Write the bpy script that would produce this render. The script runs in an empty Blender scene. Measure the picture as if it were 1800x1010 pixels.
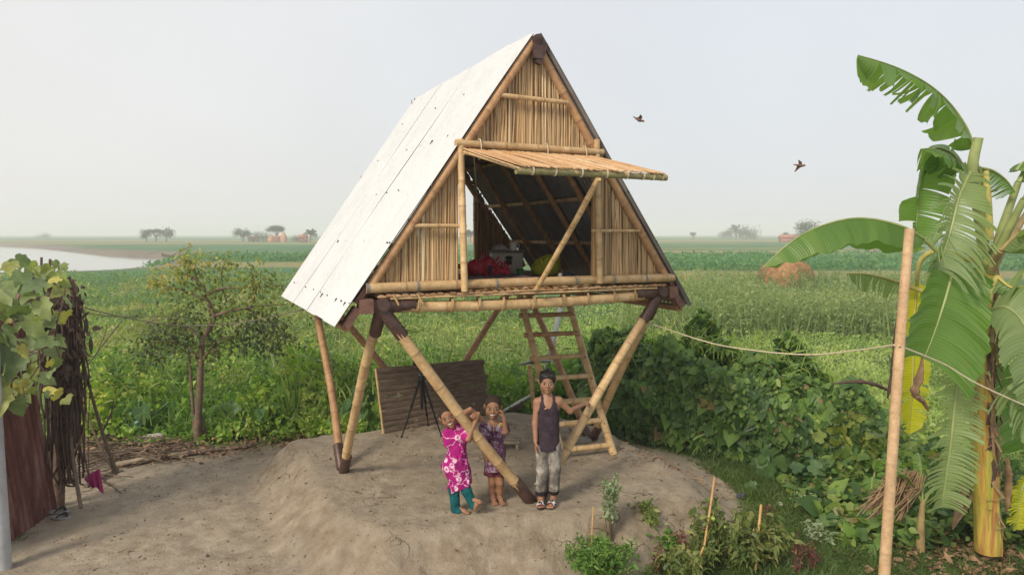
import bpy, math, random
import numpy as np
from mathutils import Vector, Matrix

rng = np.random.default_rng(11)
random.seed(11)
R = math.radians
SC = bpy.context.scene
COL = SC.collection

# ------------------------------------------------------------------ camera, sky, sun, exposure
PITCH = math.atan(93 / 1200)
CAM_H = 2.75
cam_d = bpy.data.cameras.new('camera'); cam_d.sensor_width = 36; cam_d.lens = 24
cam_d.clip_start = .05; cam_d.clip_end = 9000
cam = bpy.data.objects.new('camera', cam_d); COL.objects.link(cam)
cam.location = (0, 0, CAM_H); cam.rotation_euler = (math.pi / 2 - PITCH, 0, 0)
SC.camera = cam

SUN_EL, SUN_AZ = R(36), R(217)            # azimuth clockwise from +Y (the view direction): left, a little behind the camera
w = bpy.data.worlds.new('World'); SC.world = w; w.use_nodes = True
nt = w.node_tree; nt.nodes.clear()
def wn(t, **k):
    n = nt.nodes.new(t)
    for a, b in k.items(): setattr(n, a, b)
    return n
sky = wn('ShaderNodeTexSky', sky_type='NISHITA'); sky.sun_disc = False
sky.sun_elevation = SUN_EL; sky.sun_rotation = SUN_AZ; sky.air_density = 1.2; sky.dust_density = 5; sky.ozone_density = 1.0
tc = wn('ShaderNodeTexCoord'); sep = wn('ShaderNodeSeparateXYZ')
nt.links.new(tc.outputs['Generated'], sep.inputs[0])
cr = wn('ShaderNodeValToRGB')              # the luminous haze veil over the sky: creamier towards the sun, cooler away from it
cr.color_ramp.elements[0].position = .15; cr.color_ramp.elements[0].color = (.92, .905, .88, 1)
cr.color_ramp.elements[1].position = .62; cr.color_ramp.elements[1].color = (.80, .825, .87, 1)
mp = wn('ShaderNodeMapRange'); mp.inputs[1].default_value = -1; mp.inputs[2].default_value = 1
nt.links.new(sep.outputs[0], mp.inputs[0]); nt.links.new(mp.outputs[0], cr.inputs[0])
nz = wn('ShaderNodeTexNoise'); nz.inputs['Scale'].default_value = 2.2; nz.inputs['Detail'].default_value = 3
nt.links.new(tc.outputs['Generated'], nz.inputs[0])
nm = wn('ShaderNodeMapRange'); nm.inputs[1].default_value = .3; nm.inputs[2].default_value = .7; nm.inputs[3].default_value = 7.3; nm.inputs[4].default_value = 7.9
nt.links.new(nz.outputs[0], nm.inputs[0])
vs = wn('ShaderNodeVectorMath', operation='SCALE'); nt.links.new(cr.outputs[0], vs.inputs[0]); nt.links.new(nm.outputs[0], vs.inputs['Scale'])
mx = wn('ShaderNodeMix', data_type='RGBA'); mx.inputs[0].default_value = .86
nt.links.new(sky.outputs[0], mx.inputs[6]); nt.links.new(vs.outputs[0], mx.inputs[7])
bg = wn('ShaderNodeBackground'); bg.inputs[1].default_value = .1
out = wn('ShaderNodeOutputWorld'); nt.links.new(mx.outputs[2], bg.inputs[0]); nt.links.new(bg.outputs[0], out.inputs[0])

sun_d = bpy.data.lights.new('sun', 'SUN'); sun_d.energy = 2.4; sun_d.angle = R(15); sun_d.color = (1, .9, .74)
sun = bpy.data.objects.new('sun', sun_d); COL.objects.link(sun)
sdir = Vector((math.sin(SUN_AZ) * math.cos(SUN_EL), math.cos(SUN_AZ) * math.cos(SUN_EL), math.sin(SUN_EL)))
sun.rotation_euler = sdir.to_track_quat('Z', 'Y').to_euler(); sun.location = (-6, -4, 9)
vs_ = SC.view_settings; vs_.view_transform = 'Standard'; vs_.look = 'None'; vs_.exposure = 0.45; vs_.gamma = 1
SC.cycles.max_bounces = 6; SC.cycles.diffuse_bounces = 3; SC.cycles.transmission_bounces = 3; SC.cycles.transparent_max_bounces = 6
SC.cycles.volume_bounces = 3; SC.cycles.use_denoising = True

# ------------------------------------------------------------------ helpers
cP, sP = math.cos(PITCH), math.sin(PITCH)
def ray(u, v):
    x, y = (u - 900) / 1200, -(v - 505) / 1200
    return np.array([x, cP + y * sP, -sP + y * cP])
def at(u, v, Y=None, z=None):              # a pixel of the photograph to the point at distance Y, or at height z
    d = ray(u, v); t = Y / d[1] if Y is not None else (z - CAM_H) / d[2]
    return np.array([0, 0, CAM_H]) + d * t
A = np.array

ORIG = {}
def tag(o, label=None, cat=None, group=None, kind=None):
    if label: o['label'] = label
    if cat: o['category'] = cat
    if group: o['group'] = group
    if kind: o['kind'] = kind
    return o
def thing(name, loc, label, cat, group=None):
    o = bpy.data.objects.new(name, None); COL.objects.link(o); o.empty_display_size = .2
    o.location = loc; ORIG[o.name] = A(loc, float)
    return tag(o, label, cat, group)
def orig_of(p): return ORIG[p.name]

def link(name, me, m, parent, org=None):
    for x in (m if isinstance(m, (list, tuple)) else [m]): me.materials.append(x)
    o = bpy.data.objects.new(name, me); COL.objects.link(o)
    if parent is not None:
        o.parent = parent; ORIG[o.name] = orig_of(parent)
    else:
        o.location = org if org is not None else (0, 0, 0); ORIG[o.name] = A(org if org is not None else (0, 0, 0), float)
    return o

def npmesh(name, V, F, m, parent=None, t=None, n=None, smooth=True, mi=None, origin=True):
    """V (N,3) world points, F an (M,k) array or list of such; t, n per-vertex attributes."""
    V = np.asarray(V, np.float32)
    if isinstance(F, np.ndarray): F = [F]
    if parent is not None: org = orig_of(parent)
    elif origin and len(V): org = A([(V[:, 0].min() + V[:, 0].max()) / 2, (V[:, 1].min() + V[:, 1].max()) / 2, V[:, 2].min()])
    else: org = np.zeros(3)
    me = bpy.data.meshes.new(name)
    me.vertices.add(len(V)); me.vertices.foreach_set('co', (V - org).astype(np.float32).ravel())
    loops = np.concatenate([f.ravel() for f in F]).astype(np.int32)
    cnt = np.concatenate([np.full(len(f), f.shape[1], np.int32) for f in F])
    me.loops.add(len(loops)); me.loops.foreach_set('vertex_index', loops)
    st = np.concatenate([[0], np.cumsum(cnt)[:-1]]).astype(np.int32)
    me.polygons.add(len(cnt)); me.polygons.foreach_set('loop_start', st)
    try: me.polygons.foreach_set('loop_total', cnt)
    except Exception: pass
    if smooth: me.polygons.foreach_set('use_smooth', np.ones(len(cnt), bool))
    if mi is not None: me.polygons.foreach_set('material_index', np.asarray(mi, np.int32))
    me.update(calc_edges=True)
    for an, a in (('t', t), ('n', n)):
        if a is not None:
            at_ = me.attributes.new(an, 'FLOAT', 'POINT'); at_.data.foreach_set('value', np.asarray(a, np.float32))
    return link(name, me, m, parent, org)

class MB:
    def __init__(s): s.v = []; s.f = []; s.t = []; s.n = []; s.m = []
    def add(s, v, f, t=0., n=None, m=0):
        b = len(s.v); s.v += [tuple(x) for x in v]; s.f += [tuple(i + b for i in q) for q in f]
        s.t += [t] * len(v) if np.isscalar(t) else list(t)
        s.n += [0.] * len(v) if n is None else list(n); s.m += [m] * len(f)
    def tube(s, P, r, seg=8, cap=True, t=0., n=None, m=0, flat=1.):
        P = [A(p, float) for p in P]; k = len(P)
        rr = [r] * k if np.isscalar(r) else list(r)
        V = []; N = []
        T = [(P[min(i + 1, k - 1)] - P[max(i - 1, 0)]) for i in range(k)]
        T = [x / (np.linalg.norm(x) + 1e-12) for x in T]
        ref = A([0, 0, 1.]) if abs(T[0][2]) < .9 else A([1., 0, 0])
        u = np.cross(T[0], ref); u /= np.linalg.norm(u)
        for i in range(k):
            u = u - T[i] * np.dot(u, T[i]); u /= np.linalg.norm(u) + 1e-12; w_ = np.cross(T[i], u)
            for j in range(seg):
                a = 2 * math.pi * j / seg
                V.append(P[i] + rr[i] * (math.cos(a) * u + flat * math.sin(a) * w_))
                N.append(0. if n is None else n[i])
        F = []
        for i in range(k - 1):
            for j in range(seg):
                a, b = i * seg + j, i * seg + (j + 1) % seg
                F.append((a, b, b + seg, a + seg))
        if cap:
            F.append(tuple(range(seg))[::-1]); F.append(tuple((k - 1) * seg + j for j in range(seg)))
        s.add(V, F, t, N, m)
    def box(s, c, size, rot=None, t=0., m=0):
        h = A(size, float) / 2; V = []
        for x in (-1, 1):
            for y in (-1, 1):
                for z in (-1, 1):
                    p = A([x, y, z]) * h
                    if rot is not None: p = rot @ p
                    V.append(A(c, float) + p)
        s.add(V, [(0, 1, 3, 2), (4, 6, 7, 5), (0, 4, 5, 1), (2, 3, 7, 6), (0, 2, 6, 4), (1, 5, 7, 3)], t, None, m)
    def ball(s, c, r, seg=12, rings=8, rot=None, t=0., m=0):
        r = A([r] * 3 if np.isscalar(r) else r, float); V = []; F = []
        for i in range(rings + 1):
            th = math.pi * i / rings
            for j in range(seg):
                ph = 2 * math.pi * j / seg
                p = r * A([math.sin(th) * math.cos(ph), math.sin(th) * math.sin(ph), math.cos(th)])
                if rot is not None: p = rot @ p
                V.append(A(c, float) + p)
        for i in range(rings):
            for j in range(seg):
                a, b = i * seg + j, i * seg + (j + 1) % seg
                F.append((a, a + seg, b + seg, b))
        s.add(V, F, t, None, m)
    def grid(s, G, t=0., m=0, n=None):
        G = np.asarray(G, float); a, b = G.shape[:2]
        F = [(i * b + j, i * b + j + 1, (i + 1) * b + j + 1, (i + 1) * b + j) for i in range(a - 1) for j in range(b - 1)]
        s.add(G.reshape(-1, 3), F, t, n, m)
    def build(s, name, mats, parent=None, smooth=True):
        V = A(s.v, np.float32)
        byk = {}
        for f, m_ in zip(s.f, s.m): byk.setdefault(len(f), []).append((f, m_))
        F = [A([q[0] for q in L], np.int32) for L in byk.values()]
        mi = np.concatenate([A([q[1] for q in L]) for L in byk.values()])
        o = npmesh(name, V, F, mats, parent, t=s.t, n=s.n, smooth=smooth, mi=mi)
        if smooth:
            md = o.modifiers.new('edge', 'EDGE_SPLIT'); md.split_angle = R(50)
        return o

def basis(x=None, z=None):
    if x is not None:
        x = A(x, float) / np.linalg.norm(x); up = A([0, 0, 1.]) if abs(x[2]) < .95 else A([0, 1., 0])
        y = np.cross(up, x); y /= np.linalg.norm(y); return np.stack([x, y, np.cross(x, y)], 1)
    z = A(z, float) / np.linalg.norm(z); ref = A([1., 0, 0]) if abs(z[0]) < .9 else A([0, 1., 0])
    y = np.cross(z, ref); y /= np.linalg.norm(y); return np.stack([np.cross(y, z), y, z], 1)
def rotz(a): c, s = math.cos(a), math.sin(a); return A([[c, -s, 0], [s, c, 0], [0, 0, 1.]])
def rotx(a): c, s = math.cos(a), math.sin(a); return A([[1., 0, 0], [0, c, -s], [0, s, c]])
def roty(a): c, s = math.cos(a), math.sin(a); return A([[c, 0, s], [0, 1., 0], [-s, 0, c]])
def spline(P, n):
    P = A(P, float); k = len(P); out_ = []
    for q in np.linspace(0, k - 1, n):
        i = min(int(q), k - 2); f = q - i
        a, b, c, d = P[max(i - 1, 0)], P[i], P[i + 1], P[min(i + 2, k - 1)]
        out_.append(.5 * ((2 * b) + (c - a) * f + (2 * a - 5 * b + 4 * c - d) * f * f + (3 * b - a - 3 * c + d) * f ** 3))
    return A(out_)

# ------------------------------------------------------------------ materials
class NT:
    def __init__(s, name):
        s.m = bpy.data.materials.new(name); s.m.use_nodes = True; s.t = s.m.node_tree; s.t.nodes.clear()
        s.o = s.n('ShaderNodeOutputMaterial')
    def n(s, t, **k):
        x = s.t.nodes.new(t)
        for a, b in k.items():
            if hasattr(x, a): setattr(x, a, b)
        return x
    def l(s, a, b): s.t.links.new(a, b)
    def attr(s, name): return s.n('ShaderNodeAttribute', attribute_name=name).outputs['Fac']
    def coord(s): return s.n('ShaderNodeTexCoord').outputs['Object']
    def noise(s, scale, detail=4, rough=.6, vec=None, dist=0.):
        x = s.n('ShaderNodeTexNoise'); x.inputs['Scale'].default_value = scale; x.inputs['Detail'].default_value = detail
        x.inputs['Roughness'].default_value = rough; x.inputs['Distortion'].default_value = dist
        s.l(vec if vec is not None else s.coord(), x.inputs['Vector']); return x.outputs[0]
    def mapping(s, scale, vec=None):
        x = s.n('ShaderNodeMapping'); x.inputs['Scale'].default_value = scale
        s.l(vec if vec is not None else s.coord(), x.inputs[0]); return x.outputs[0]
    def ramp(s, fac, stops, interp='LINEAR'):
        x = s.n('ShaderNodeValToRGB'); e = x.color_ramp; e.interpolation = interp
        while len(e.elements) < len(stops): e.elements.new(.5)
        for el, (p, c) in zip(e.elements, stops):
            el.position = p; el.color = (c[0], c[1], c[2], 1) if not np.isscalar(c) else (c, c, c, 1)
        s.l(fac, x.inputs[0]); return x.outputs[0]
    def mix(s, fac, a, b, mode='MIX'):
        x = s.n('ShaderNodeMix', data_type='RGBA', blend_type=mode)
        for val, i in ((fac, 0), (a, 6), (b, 7)):
            if hasattr(val, 'links'): s.l(val, x.inputs[i])
            elif i == 0: x.inputs[0].default_value = val
            else: x.inputs[i].default_value = (val[0], val[1], val[2], 1)
        return x.outputs[2]
    def math(s, op, a, b=0.):
        x = s.n('ShaderNodeMath', operation=op)
        for val, i in ((a, 0), (b, 1)):
            if hasattr(val, 'links'): s.l(val, x.inputs[i])
            else: x.inputs[i].default_value = val
        return x.outputs[0]
    def bump(s, h, strength=.3, dist=.01):
        x = s.n('ShaderNodeBump'); x.inputs['Strength'].default_value = strength; x.inputs['Distance'].default_value = dist
        s.l(h, x.inputs['Height']); return x.outputs[0]
    def bsdf(s, col, rough=.7, metal=0., nrm=None, transl=0., spec=.4, translcol=None):
        b = s.n('ShaderNodeBsdfPrincipled')
        if hasattr(col, 'links'): s.l(col, b.inputs['Base Color'])
        else: b.inputs['Base Color'].default_value = (*col, 1)
        if hasattr(rough, 'links'): s.l(rough, b.inputs['Roughness'])
        else: b.inputs['Roughness'].default_value = rough
        b.inputs['Metallic'].default_value = metal; b.inputs['Specular IOR Level'].default_value = spec
        if nrm is not None: s.l(nrm, b.inputs['Normal'])
        res = b.outputs[0]
        if transl:
            t = s.n('ShaderNodeBsdfTranslucent'); c = translcol if translcol is not None else col
            if hasattr(c, 'links'): s.l(c, t.inputs[0])
            else: t.inputs[0].default_value = (*c, 1)
            mxs = s.n('ShaderNodeMixShader'); mxs.inputs[0].default_value = transl
            s.l(res, mxs.inputs[1]); s.l(t.outputs[0], mxs.inputs[2]); res = mxs.outputs[0]
        s.l(res, s.o.inputs[0]); return s.m

def leaf_mat(name, stops, transl=.35, rough=.5, gain=1.6, nscale=3.):
    s = NT(name); c = s.ramp(s.attr('t'), [(q, tuple(min(.6, x * k) for x, k in zip(cc, (1.3, 1.3, 1.15)))) for q, cc in stops])
    v = s.ramp(s.noise(nscale, 3), [(.3, .68), (.7, 1.32)]); c = s.mix(1., c, v, 'MULTIPLY')
    y = s.mix(1., c, (1.15 * gain, 1.25 * gain, .55 * gain), 'MULTIPLY')
    return s.bsdf(c, rough, transl=transl, spec=.35, translcol=y)
def plain(name, col, rough=.6, metal=0., var=.25, scale=12., bump=0., spec=.4):
    s = NT(name); nzz = s.noise(scale, 5)
    c = s.mix(s.ramp(nzz, [(.3, 0.), (.7, 1.)]), tuple(x * (1 - var) for x in col), tuple(min(1, x * (1 + var)) for x in col))
    return s.bsdf(c, rough, metal, s.bump(nzz, bump, .01) if bump else None, spec=spec)
def bamboo_mat(name, dark, mid, light, node=(.16, .09, .045)):
    s = NT(name); co = s.coord()
    f = s.noise(9., 6, .65, s.mapping((1, 1, 1), co)); g = s.noise(60., 4, .7, co)
    c = s.ramp(f, [(.28, dark), (.5, mid), (.72, light)])
    st_ = s.noise(2.6, 5, .7, co, .6); c = s.mix(s.math('MULTIPLY', s.ramp(st_, [(.5, 0.), (.68, 1.)]), .5), c, tuple(.55 * x + .04 for x in mid))
    c = s.mix(s.math('MULTIPLY', s.ramp(g, [(.5, 0.), (.72, 1.)]), .45), c, tuple(x * .5 for x in dark))
    tv = s.ramp(s.attr('t'), [(0, (.72, .68, .62)), (.5, (1, 1, 1)), (1, (1.22, 1.2, 1.12))]); c = s.mix(1., c, tv, 'MULTIPLY')
    c = s.mix(s.math('MULTIPLY', s.attr('n'), .5), c, node)
    return s.bsdf(c, .52, nrm=s.bump(g, .25, .004), spec=.3)

M = {}
M['bamboo'] = bamboo_mat('bamboo', (.36, .225, .105), (.56, .38, .195), (.68, .49, .28))
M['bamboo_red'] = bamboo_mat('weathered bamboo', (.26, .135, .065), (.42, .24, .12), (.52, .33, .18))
M['bamboo_green'] = bamboo_mat('green bamboo', (.15, .13, .06), (.24, .215, .09), (.33, .29, .14))
M['pole'] = bamboo_mat('smooth pole', (.38, .235, .125), (.52, .34, .19), (.64, .45, .27))
s = NT('reed')
co = s.coord(); st = s.mapping((60, 60, 2.2), co); f = s.noise(1., 4, .6, st)
c = s.ramp(s.attr('t'), [(0, (.16, .095, .045)), (.2, (.34, .215, .105)), (.45, (.50, .345, .18)), (.62, (.55, .34, .15)), (.8, (.6, .46, .27)), (1, (.68, .55, .37))])
c = s.mix(1., c, s.ramp(f, [(.3, .72), (.7, 1.15)]), 'MULTIPLY')
M['reed'] = s.bsdf(c, .6, nrm=s.bump(f, .3, .004), spec=.3)
s = NT('split bamboo')
co = s.coord(); f = s.noise(1., 4, .6, s.mapping((14, 14, 14), co))
c = s.ramp(s.attr('t'), [(0, (.30, .15, .065)), (.35, (.46, .26, .12)), (.7, (.54, .35, .19)), (1, (.6, .44, .28))])
c = s.mix(1., c, s.ramp(f, [(.3, .75), (.7, 1.12)]), 'MULTIPLY'); M['split'] = s.bsdf(c, .55, spec=.3)
M['steel'] = plain('rusty primer steel', (.075, .04, .032), .42, .0, .35, 14, .15)
M['steel_block'] = plain('red oxide steel', (.17, .085, .06), .6, 0, .3, 16, .1)
s = NT('galvanised roofing')
co = s.coord(); f = s.noise(2.5, 5, .6, co); g = s.noise(1., 3, .5, s.mapping((30, 30, 1.5), co))
c = s.ramp(f, [(.3, (.50, .51, .515)), (.7, (.56, .565, .565))]); c = s.mix(s.ramp(g, [(.5, 0.), (.85, .5)]), c, (.38, .385, .39)); c = s.mix(s.math('MULTIPLY', s.ramp(s.noise(11., 5, .7, co), [(.66, 0.), (.78, 1.)]), .18), c, (.3, .28, .26))
geo = s.n('ShaderNodeNewGeometry')
M['tin'] = s.bsdf(c, .42, nrm=s.bump(f, .08, .01), spec=.5)
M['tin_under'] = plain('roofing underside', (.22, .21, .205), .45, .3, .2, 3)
M['screw'] = plain('screw', (.08, .07, .06), .4, .6)
M['rope'] = plain('rope', (.6, .5, .36), .8, 0, .2, 40)
M['wire'] = plain('thin line', (.16, .13, .1), .7)
M['lash'] = plain('lashing cane', (.42, .28, .13), .7, 0, .3, 30)
# ------------------------------------------------------------------ terrain
def poly_sd(X, Y, P):                       # signed distance to a polygon, negative inside
    P = A(P, float)[:, :2]; d = np.full(X.shape, 1e9); ins = np.zeros(X.shape, bool)
    for i in range(len(P)):
        a, b = P[i], P[(i + 1) % len(P)]; e = b - a
        wx, wy = X - a[0], Y - a[1]; t = np.clip((wx * e[0] + wy * e[1]) / (e @ e), 0, 1)
        d = np.minimum(d, np.hypot(wx - t * e[0], wy - t * e[1]))
        c = (a[1] > Y) != (b[1] > Y)
        with np.errstate(divide='ignore', invalid='ignore'):
            ins ^= c & (X < (b[0] - a[0]) * (Y - a[1]) / (b[1] - a[1] + 1e-12) + a[0])
    return np.where(ins, -d, d)
def ss(a, b, x): t = np.clip((x - a) / (b - a), 0, 1); return t * t * (3 - 2 * t)
_G = rng.random((256, 256))
def vnoise(X, Y):
    xi, yi = np.floor(X).astype(int), np.floor(Y).astype(int); fx, fy = X - xi, Y - yi
    fx, fy = fx * fx * (3 - 2 * fx), fy * fy * (3 - 2 * fy); g = lambda a, b: _G[a % 256, b % 256]
    return (g(xi, yi) * (1 - fx) + g(xi + 1, yi) * fx) * (1 - fy) + (g(xi, yi + 1) * (1 - fx) + g(xi + 1, yi + 1) * fx) * fy
def fbm(X, Y, sc, o=4):
    v = 0; a = .5
    for i in range(o): v = v + a * vnoise(X * sc + 17.3 * i, Y * sc + 5.1 * i); sc *= 2.03; a *= .5
    return v
RIM = [at(u, v, z=0) for u, v in ((512, 772), (528, 815), (560, 868), (612, 918), (680, 944), (760, 934), (860, 915), (1000, 905), (1110, 892), (1190, 878), (1228, 862),
        (1215, 835), (1165, 806), (1120, 783), (1085, 765), (1060, 748), (980, 730), (900, 722), (780, 738), (650, 757), (570, 762))]
WATER_Z = -2.0
RIVER = [at(u, v, z=WATER_Z) for u, v in ((-500, 503), (-100, 494), (60, 489), (115, 488), (172, 484), (232, 473), (272, 460), (286, 455.5), (297, 453.5), (290, 452),
        (262, 452), (200, 450), (140, 446.5), (95, 442), (60, 437.5), (25, 434), (-40, 431), (-500, 428))]
YARD = [(-9, 2), (-9, 9.2), (-6.6, 9.6), (-5.2, 9.9), (-3.9, 10.1), (-3, 10.1), (-1.5, 10.2), (.2, 10.4)] + [tuple(at(u, v, z=-.36)[:2]) for u, v in
        ((1075, 762), (1130, 782), (1195, 805), (1255, 832), (1300, 862), (1312, 900), (1275, 935), (1190, 955), (1140, 975), (1120, 1015), (1120, 1100))] + [(1.0, 2)]
def fields(X, Y):
    mound = poly_sd(X, Y, RIM); river = poly_sd(X, Y, RIVER); yard = poly_sd(X, Y, YARD)
    mound = mound + .16 * (fbm(X, Y, 1.6) - .5)
    return mound, river, yard
def height(X, Y):
    X = np.asarray(X, float); Y = np.asarray(Y, float)
    mound, river, yard = fields(X, Y)
    near = -.42 + .08 * ss(-1, 3, X) - .05 * ss(-2, -6, X)
    z = near + (-.95 - near) * ss(.3, 5.5, yard) * ss(6.5, 10.5, Y) 
    z = z + .10 * (fbm(X, Y, .35) - .5) * ss(4, 15, Y)
    far = ss(60, 400, Y); z = z + far * .15
    # far bank of the river is a mud cliff, the near bank a soft slope
    farside = ss(0, 1, (Y - 150) / 60) * (X < -20)
    bank = (WATER_Z - .25) * (1 - ss(0, 1, river / (7 + 3 * farside))) + z * ss(0, 1, river / (7 + 3 * farside))
    z = np.where(river < 0, WATER_Z - .3 - .6 * np.clip(-river / 8, 0, 1), bank)
    m_ = np.clip((mound + .10) / .66, 0, 1); m = 1 - (m_ * m_ * (3 - 2 * m_)) ** .85
    er = np.exp(-((mound - .22) / .22) ** 2); m = np.clip(m + er * (.42 * (fbm(X, Y, 2.6, 4) - .48) + .18 * (fbm(X, Y, 8., 3) - .48)), 0, 1)
    top = -.0 - .02 * fbm(X, Y, .8) + .02
    z = z * (1 - m) + top * m
    flat = 1 - ss(7, 12, Y)
    z = z + flat * (.06 * (fbm(X, Y, 2.2, 4) - .5) * ss(-.2, .4, mound) + .030 * (fbm(X, Y, 5., 4) - .5) + .014 * (fbm(X, Y, 17, 3) - .5))
    return z
def zg(x, y): return float(height(A([x], float), A([y], float))[0])

# ground sheet: fine underfoot, coarser towards the horizon
tans = np.concatenate([np.linspace(-3.2, -.95, 50)[:-1], np.linspace(-.95, .95, 400), np.linspace(.95, 3.2, 50)[1:]])
ys = np.concatenate([np.linspace(1.0, 3.6, 14)[:-1], np.exp(np.linspace(math.log(3.6), math.log(14), 300))[:-1], np.exp(np.linspace(math.log(14), math.log(3500), 300))])
TT, YY = np.meshgrid(tans, ys); XX = TT * (YY + .5)
ZZ = height(XX, YY); nb, na = XX.shape
idx = np.arange(nb * na).reshape(nb, na)
Fq = np.stack([idx[:-1, :-1], idx[:-1, 1:], idx[1:, 1:], idx[1:, :-1]], -1).reshape(-1, 4)
md_, rv_, yd_ = fields(XX, YY)
soil = np.maximum(1 - ss(-.15, .25, yd_ + .5 * (fbm(XX, YY, 1.5) - .5)), 1 - ss(.35, .75, md_))
mud = np.where(rv_ < 14, 1 - ss(3, 12, rv_ + 5 * (fbm(XX, YY, .05) - .5)), 0)
# straw-coloured stubble strips between the crops
rowY = YY + 4 * (fbm(XX, YY, .02) - .5) + .02 * XX
straw = np.zeros_like(XX)
for a_, b_, side in ((77, 92, -1), (58, 70, 1), (128, 160, 1), (175, 186, 1), (330, 420, 0), (250, 300, -1)):
    q = ss(a_ - 2, a_ + 2, rowY) * (1 - ss(b_ - 3, b_ + 3, rowY))
    if side: q = q * (ss(-2, 2, side * (XX - 2)))
    straw = np.maximum(straw, q)
straw = np.maximum(straw, .8 * ss(.55, .75, fbm(XX, YY, .016)) * ss(100, 200, YY))
s = NT('ground')
geo = s.n('ShaderNodeNewGeometry').outputs['Position']
n1 = s.noise(.9, 6, .6, geo); n2 = s.noise(5., 6, .65, geo); n3 = s.noise(38., 5, .7, geo)
earth = s.ramp(n2, [(.28, (.20, .158, .112)), (.48, (.295, .242, .178)), (.70, (.39, .33, .25))])
earth = s.mix(s.ramp(n1, [(.42, 0.), (.62, .55)]), earth, (.30, .25, .185))
earth = s.mix(s.ramp(s.noise(1.7, 4, .6, geo), [(.52, 0.), (.72, .5)]), earth, (.205, .18, .15))
earth = s.mix(s.ramp(n3, [(.6, 0.), (.78, .4)]), earth, (.1, .07, .05))
vor = s.n('ShaderNodeTexVoronoi', feature='DISTANCE_TO_EDGE'); vor.inputs['Scale'].default_value = 1.5; vor.inputs['Randomness'].default_value = 1
wv = s.n('ShaderNodeVectorMath', operation='ADD'); wn3 = s.n('ShaderNodeTexNoise'); wn3.inputs['Scale'].default_value = 3.; wn3.inputs['Detail'].default_value = 5
s.l(geo, wn3.inputs[0]); s.l(geo, wv.inputs[0]); s.l(wn3.outputs[1], wv.inputs[1]); s.l(wv.outputs[0], vor.inputs['Vector'])
crack = s.ramp(vor.outputs[0], [(0., 1.), (.009, 0.)])
flank = s.n('ShaderNodeAttribute', attribute_name='flank').outputs['Fac']
crack = s.math('MULTIPLY', crack, s.ramp(s.math('ADD', s.noise(.8, 3, .5, geo), s.math('MULTIPLY', flank, .06)), [(.55, 0.), (.60, 1.)]))
earth = s.mix(s.math('MULTIPLY', flank, s.ramp(s.noise(4., 5, .7, geo), [(.4, 0.), (.65, .75)])), earth, (.175, .13, .085))
earth = s.mix(s.math('MULTIPLY', crack, .8), earth, (.05, .035, .025))
pk = s.ramp(s.noise(13., 4, .6, geo), [(.63, 0.), (.70, .6)]); earth = s.mix(pk, earth, (.15, .115, .08))
green = s.ramp(s.noise(.5, 7, .7, geo), [(.3, (.045, .075, .02)), (.5, (.08, .125, .035)), (.7, (.12, .16, .055))])
farg = s.ramp(s.noise(.06, 8, .72, s.mapping((1, .35, 1), geo)), [(.32, (.05, .125, .05)), (.5, (.07, .16, .062)), (.68, (.115, .195, .075))])
sepy = s.n('ShaderNodeSeparateXYZ'); s.l(geo, sepy.inputs[0])
ff = s.n('ShaderNodeMapRange'); ff.inputs[1].default_value = 25; ff.inputs[2].default_value = 60; s.l(sepy.outputs[1], ff.inputs[0])
veg = s.mix(ff.outputs[0], green, farg)
veg = s.mix(s.math('MULTIPLY', s.attr('n'), .9), veg, s.ramp(n1, [(.3, (.2, .19, .075)), (.7, (.3, .26, .12))]))
colr = s.mix(s.attr('t'), veg, earth)
sd = s.n('ShaderNodeAttribute', attribute_name='mud').outputs['Fac']
colr = s.mix(sd, colr, s.ramp(s.noise(.15, 6, .6, geo), [(.3, (.13, .11, .09)), (.7, (.24, .2, .155))]))
n15 = s.noise(15., 5, .65, geo, .4)
hb = s.math('ADD', s.math('ADD', s.math('MULTIPLY', n2, .6), s.math('MULTIPLY', n15, .4)), s.math('SUBTRACT', s.math('MULTIPLY', n3, .35), s.math('MULTIPLY', crack, .8)))
M['ground'] = s.bsdf(colr, .95, nrm=s.bump(hb, .8, .04), spec=.15)
ground = npmesh('ground', np.stack([XX, YY, ZZ], -1).reshape(-1, 3), Fq, M['ground'], t=soil.ravel(), n=straw.ravel(), origin=False)
a_ = ground.data.attributes.new('mud', 'FLOAT', 'POINT'); a_.data.foreach_set('value', mud.ravel().astype(np.float32))
a_ = ground.data.attributes.new('flank', 'FLOAT', 'POINT'); a_.data.foreach_set('value', np.exp(-((md_ - .18) / .25) ** 2).ravel().astype(np.float32))
tag(ground, kind='structure')

s = NT('river water')
geo = s.n('ShaderNodeNewGeometry').outputs['Position']
M['water'] = s.bsdf((.20, .20, .18), .06, nrm=s.bump(s.noise(.5, 3, .5, s.mapping((1, .25, 1), geo)), .03, .05), spec=.9)
rp = A(RIVER); c0 = rp[:, :2].mean(0)
V = [(x, y, WATER_Z) for x, y in ((-900, 40), (60, 40), (60, 420), (-900, 420))]
tag(npmesh('river', V, A([[0, 1, 2, 3]]), M['water'], origin=False), kind='structure')

# the hazy air over the plain
mb = MB(); mb.box((0, 1500, 12), (9600, 4200, 32)); hz = mb.build('haze', bpy.data.materials.new('haze'), smooth=False)
hm = hz.data.materials[0]; hm.use_nodes = True; hm.node_tree.nodes.clear()
pv = hm.node_tree.nodes.new('ShaderNodeVolumePrincipled'); pv.inputs['Color'].default_value = (.97, .985, 1, 1); pv.inputs['Density'].default_value = .0011
pv.inputs['Anisotropy'].default_value = .0
ho = hm.node_tree.nodes.new('ShaderNodeOutputMaterial'); hm.node_tree.links.new(pv.outputs[0], ho.inputs['Volume'])
tag(hz, kind='stuff')
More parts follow.
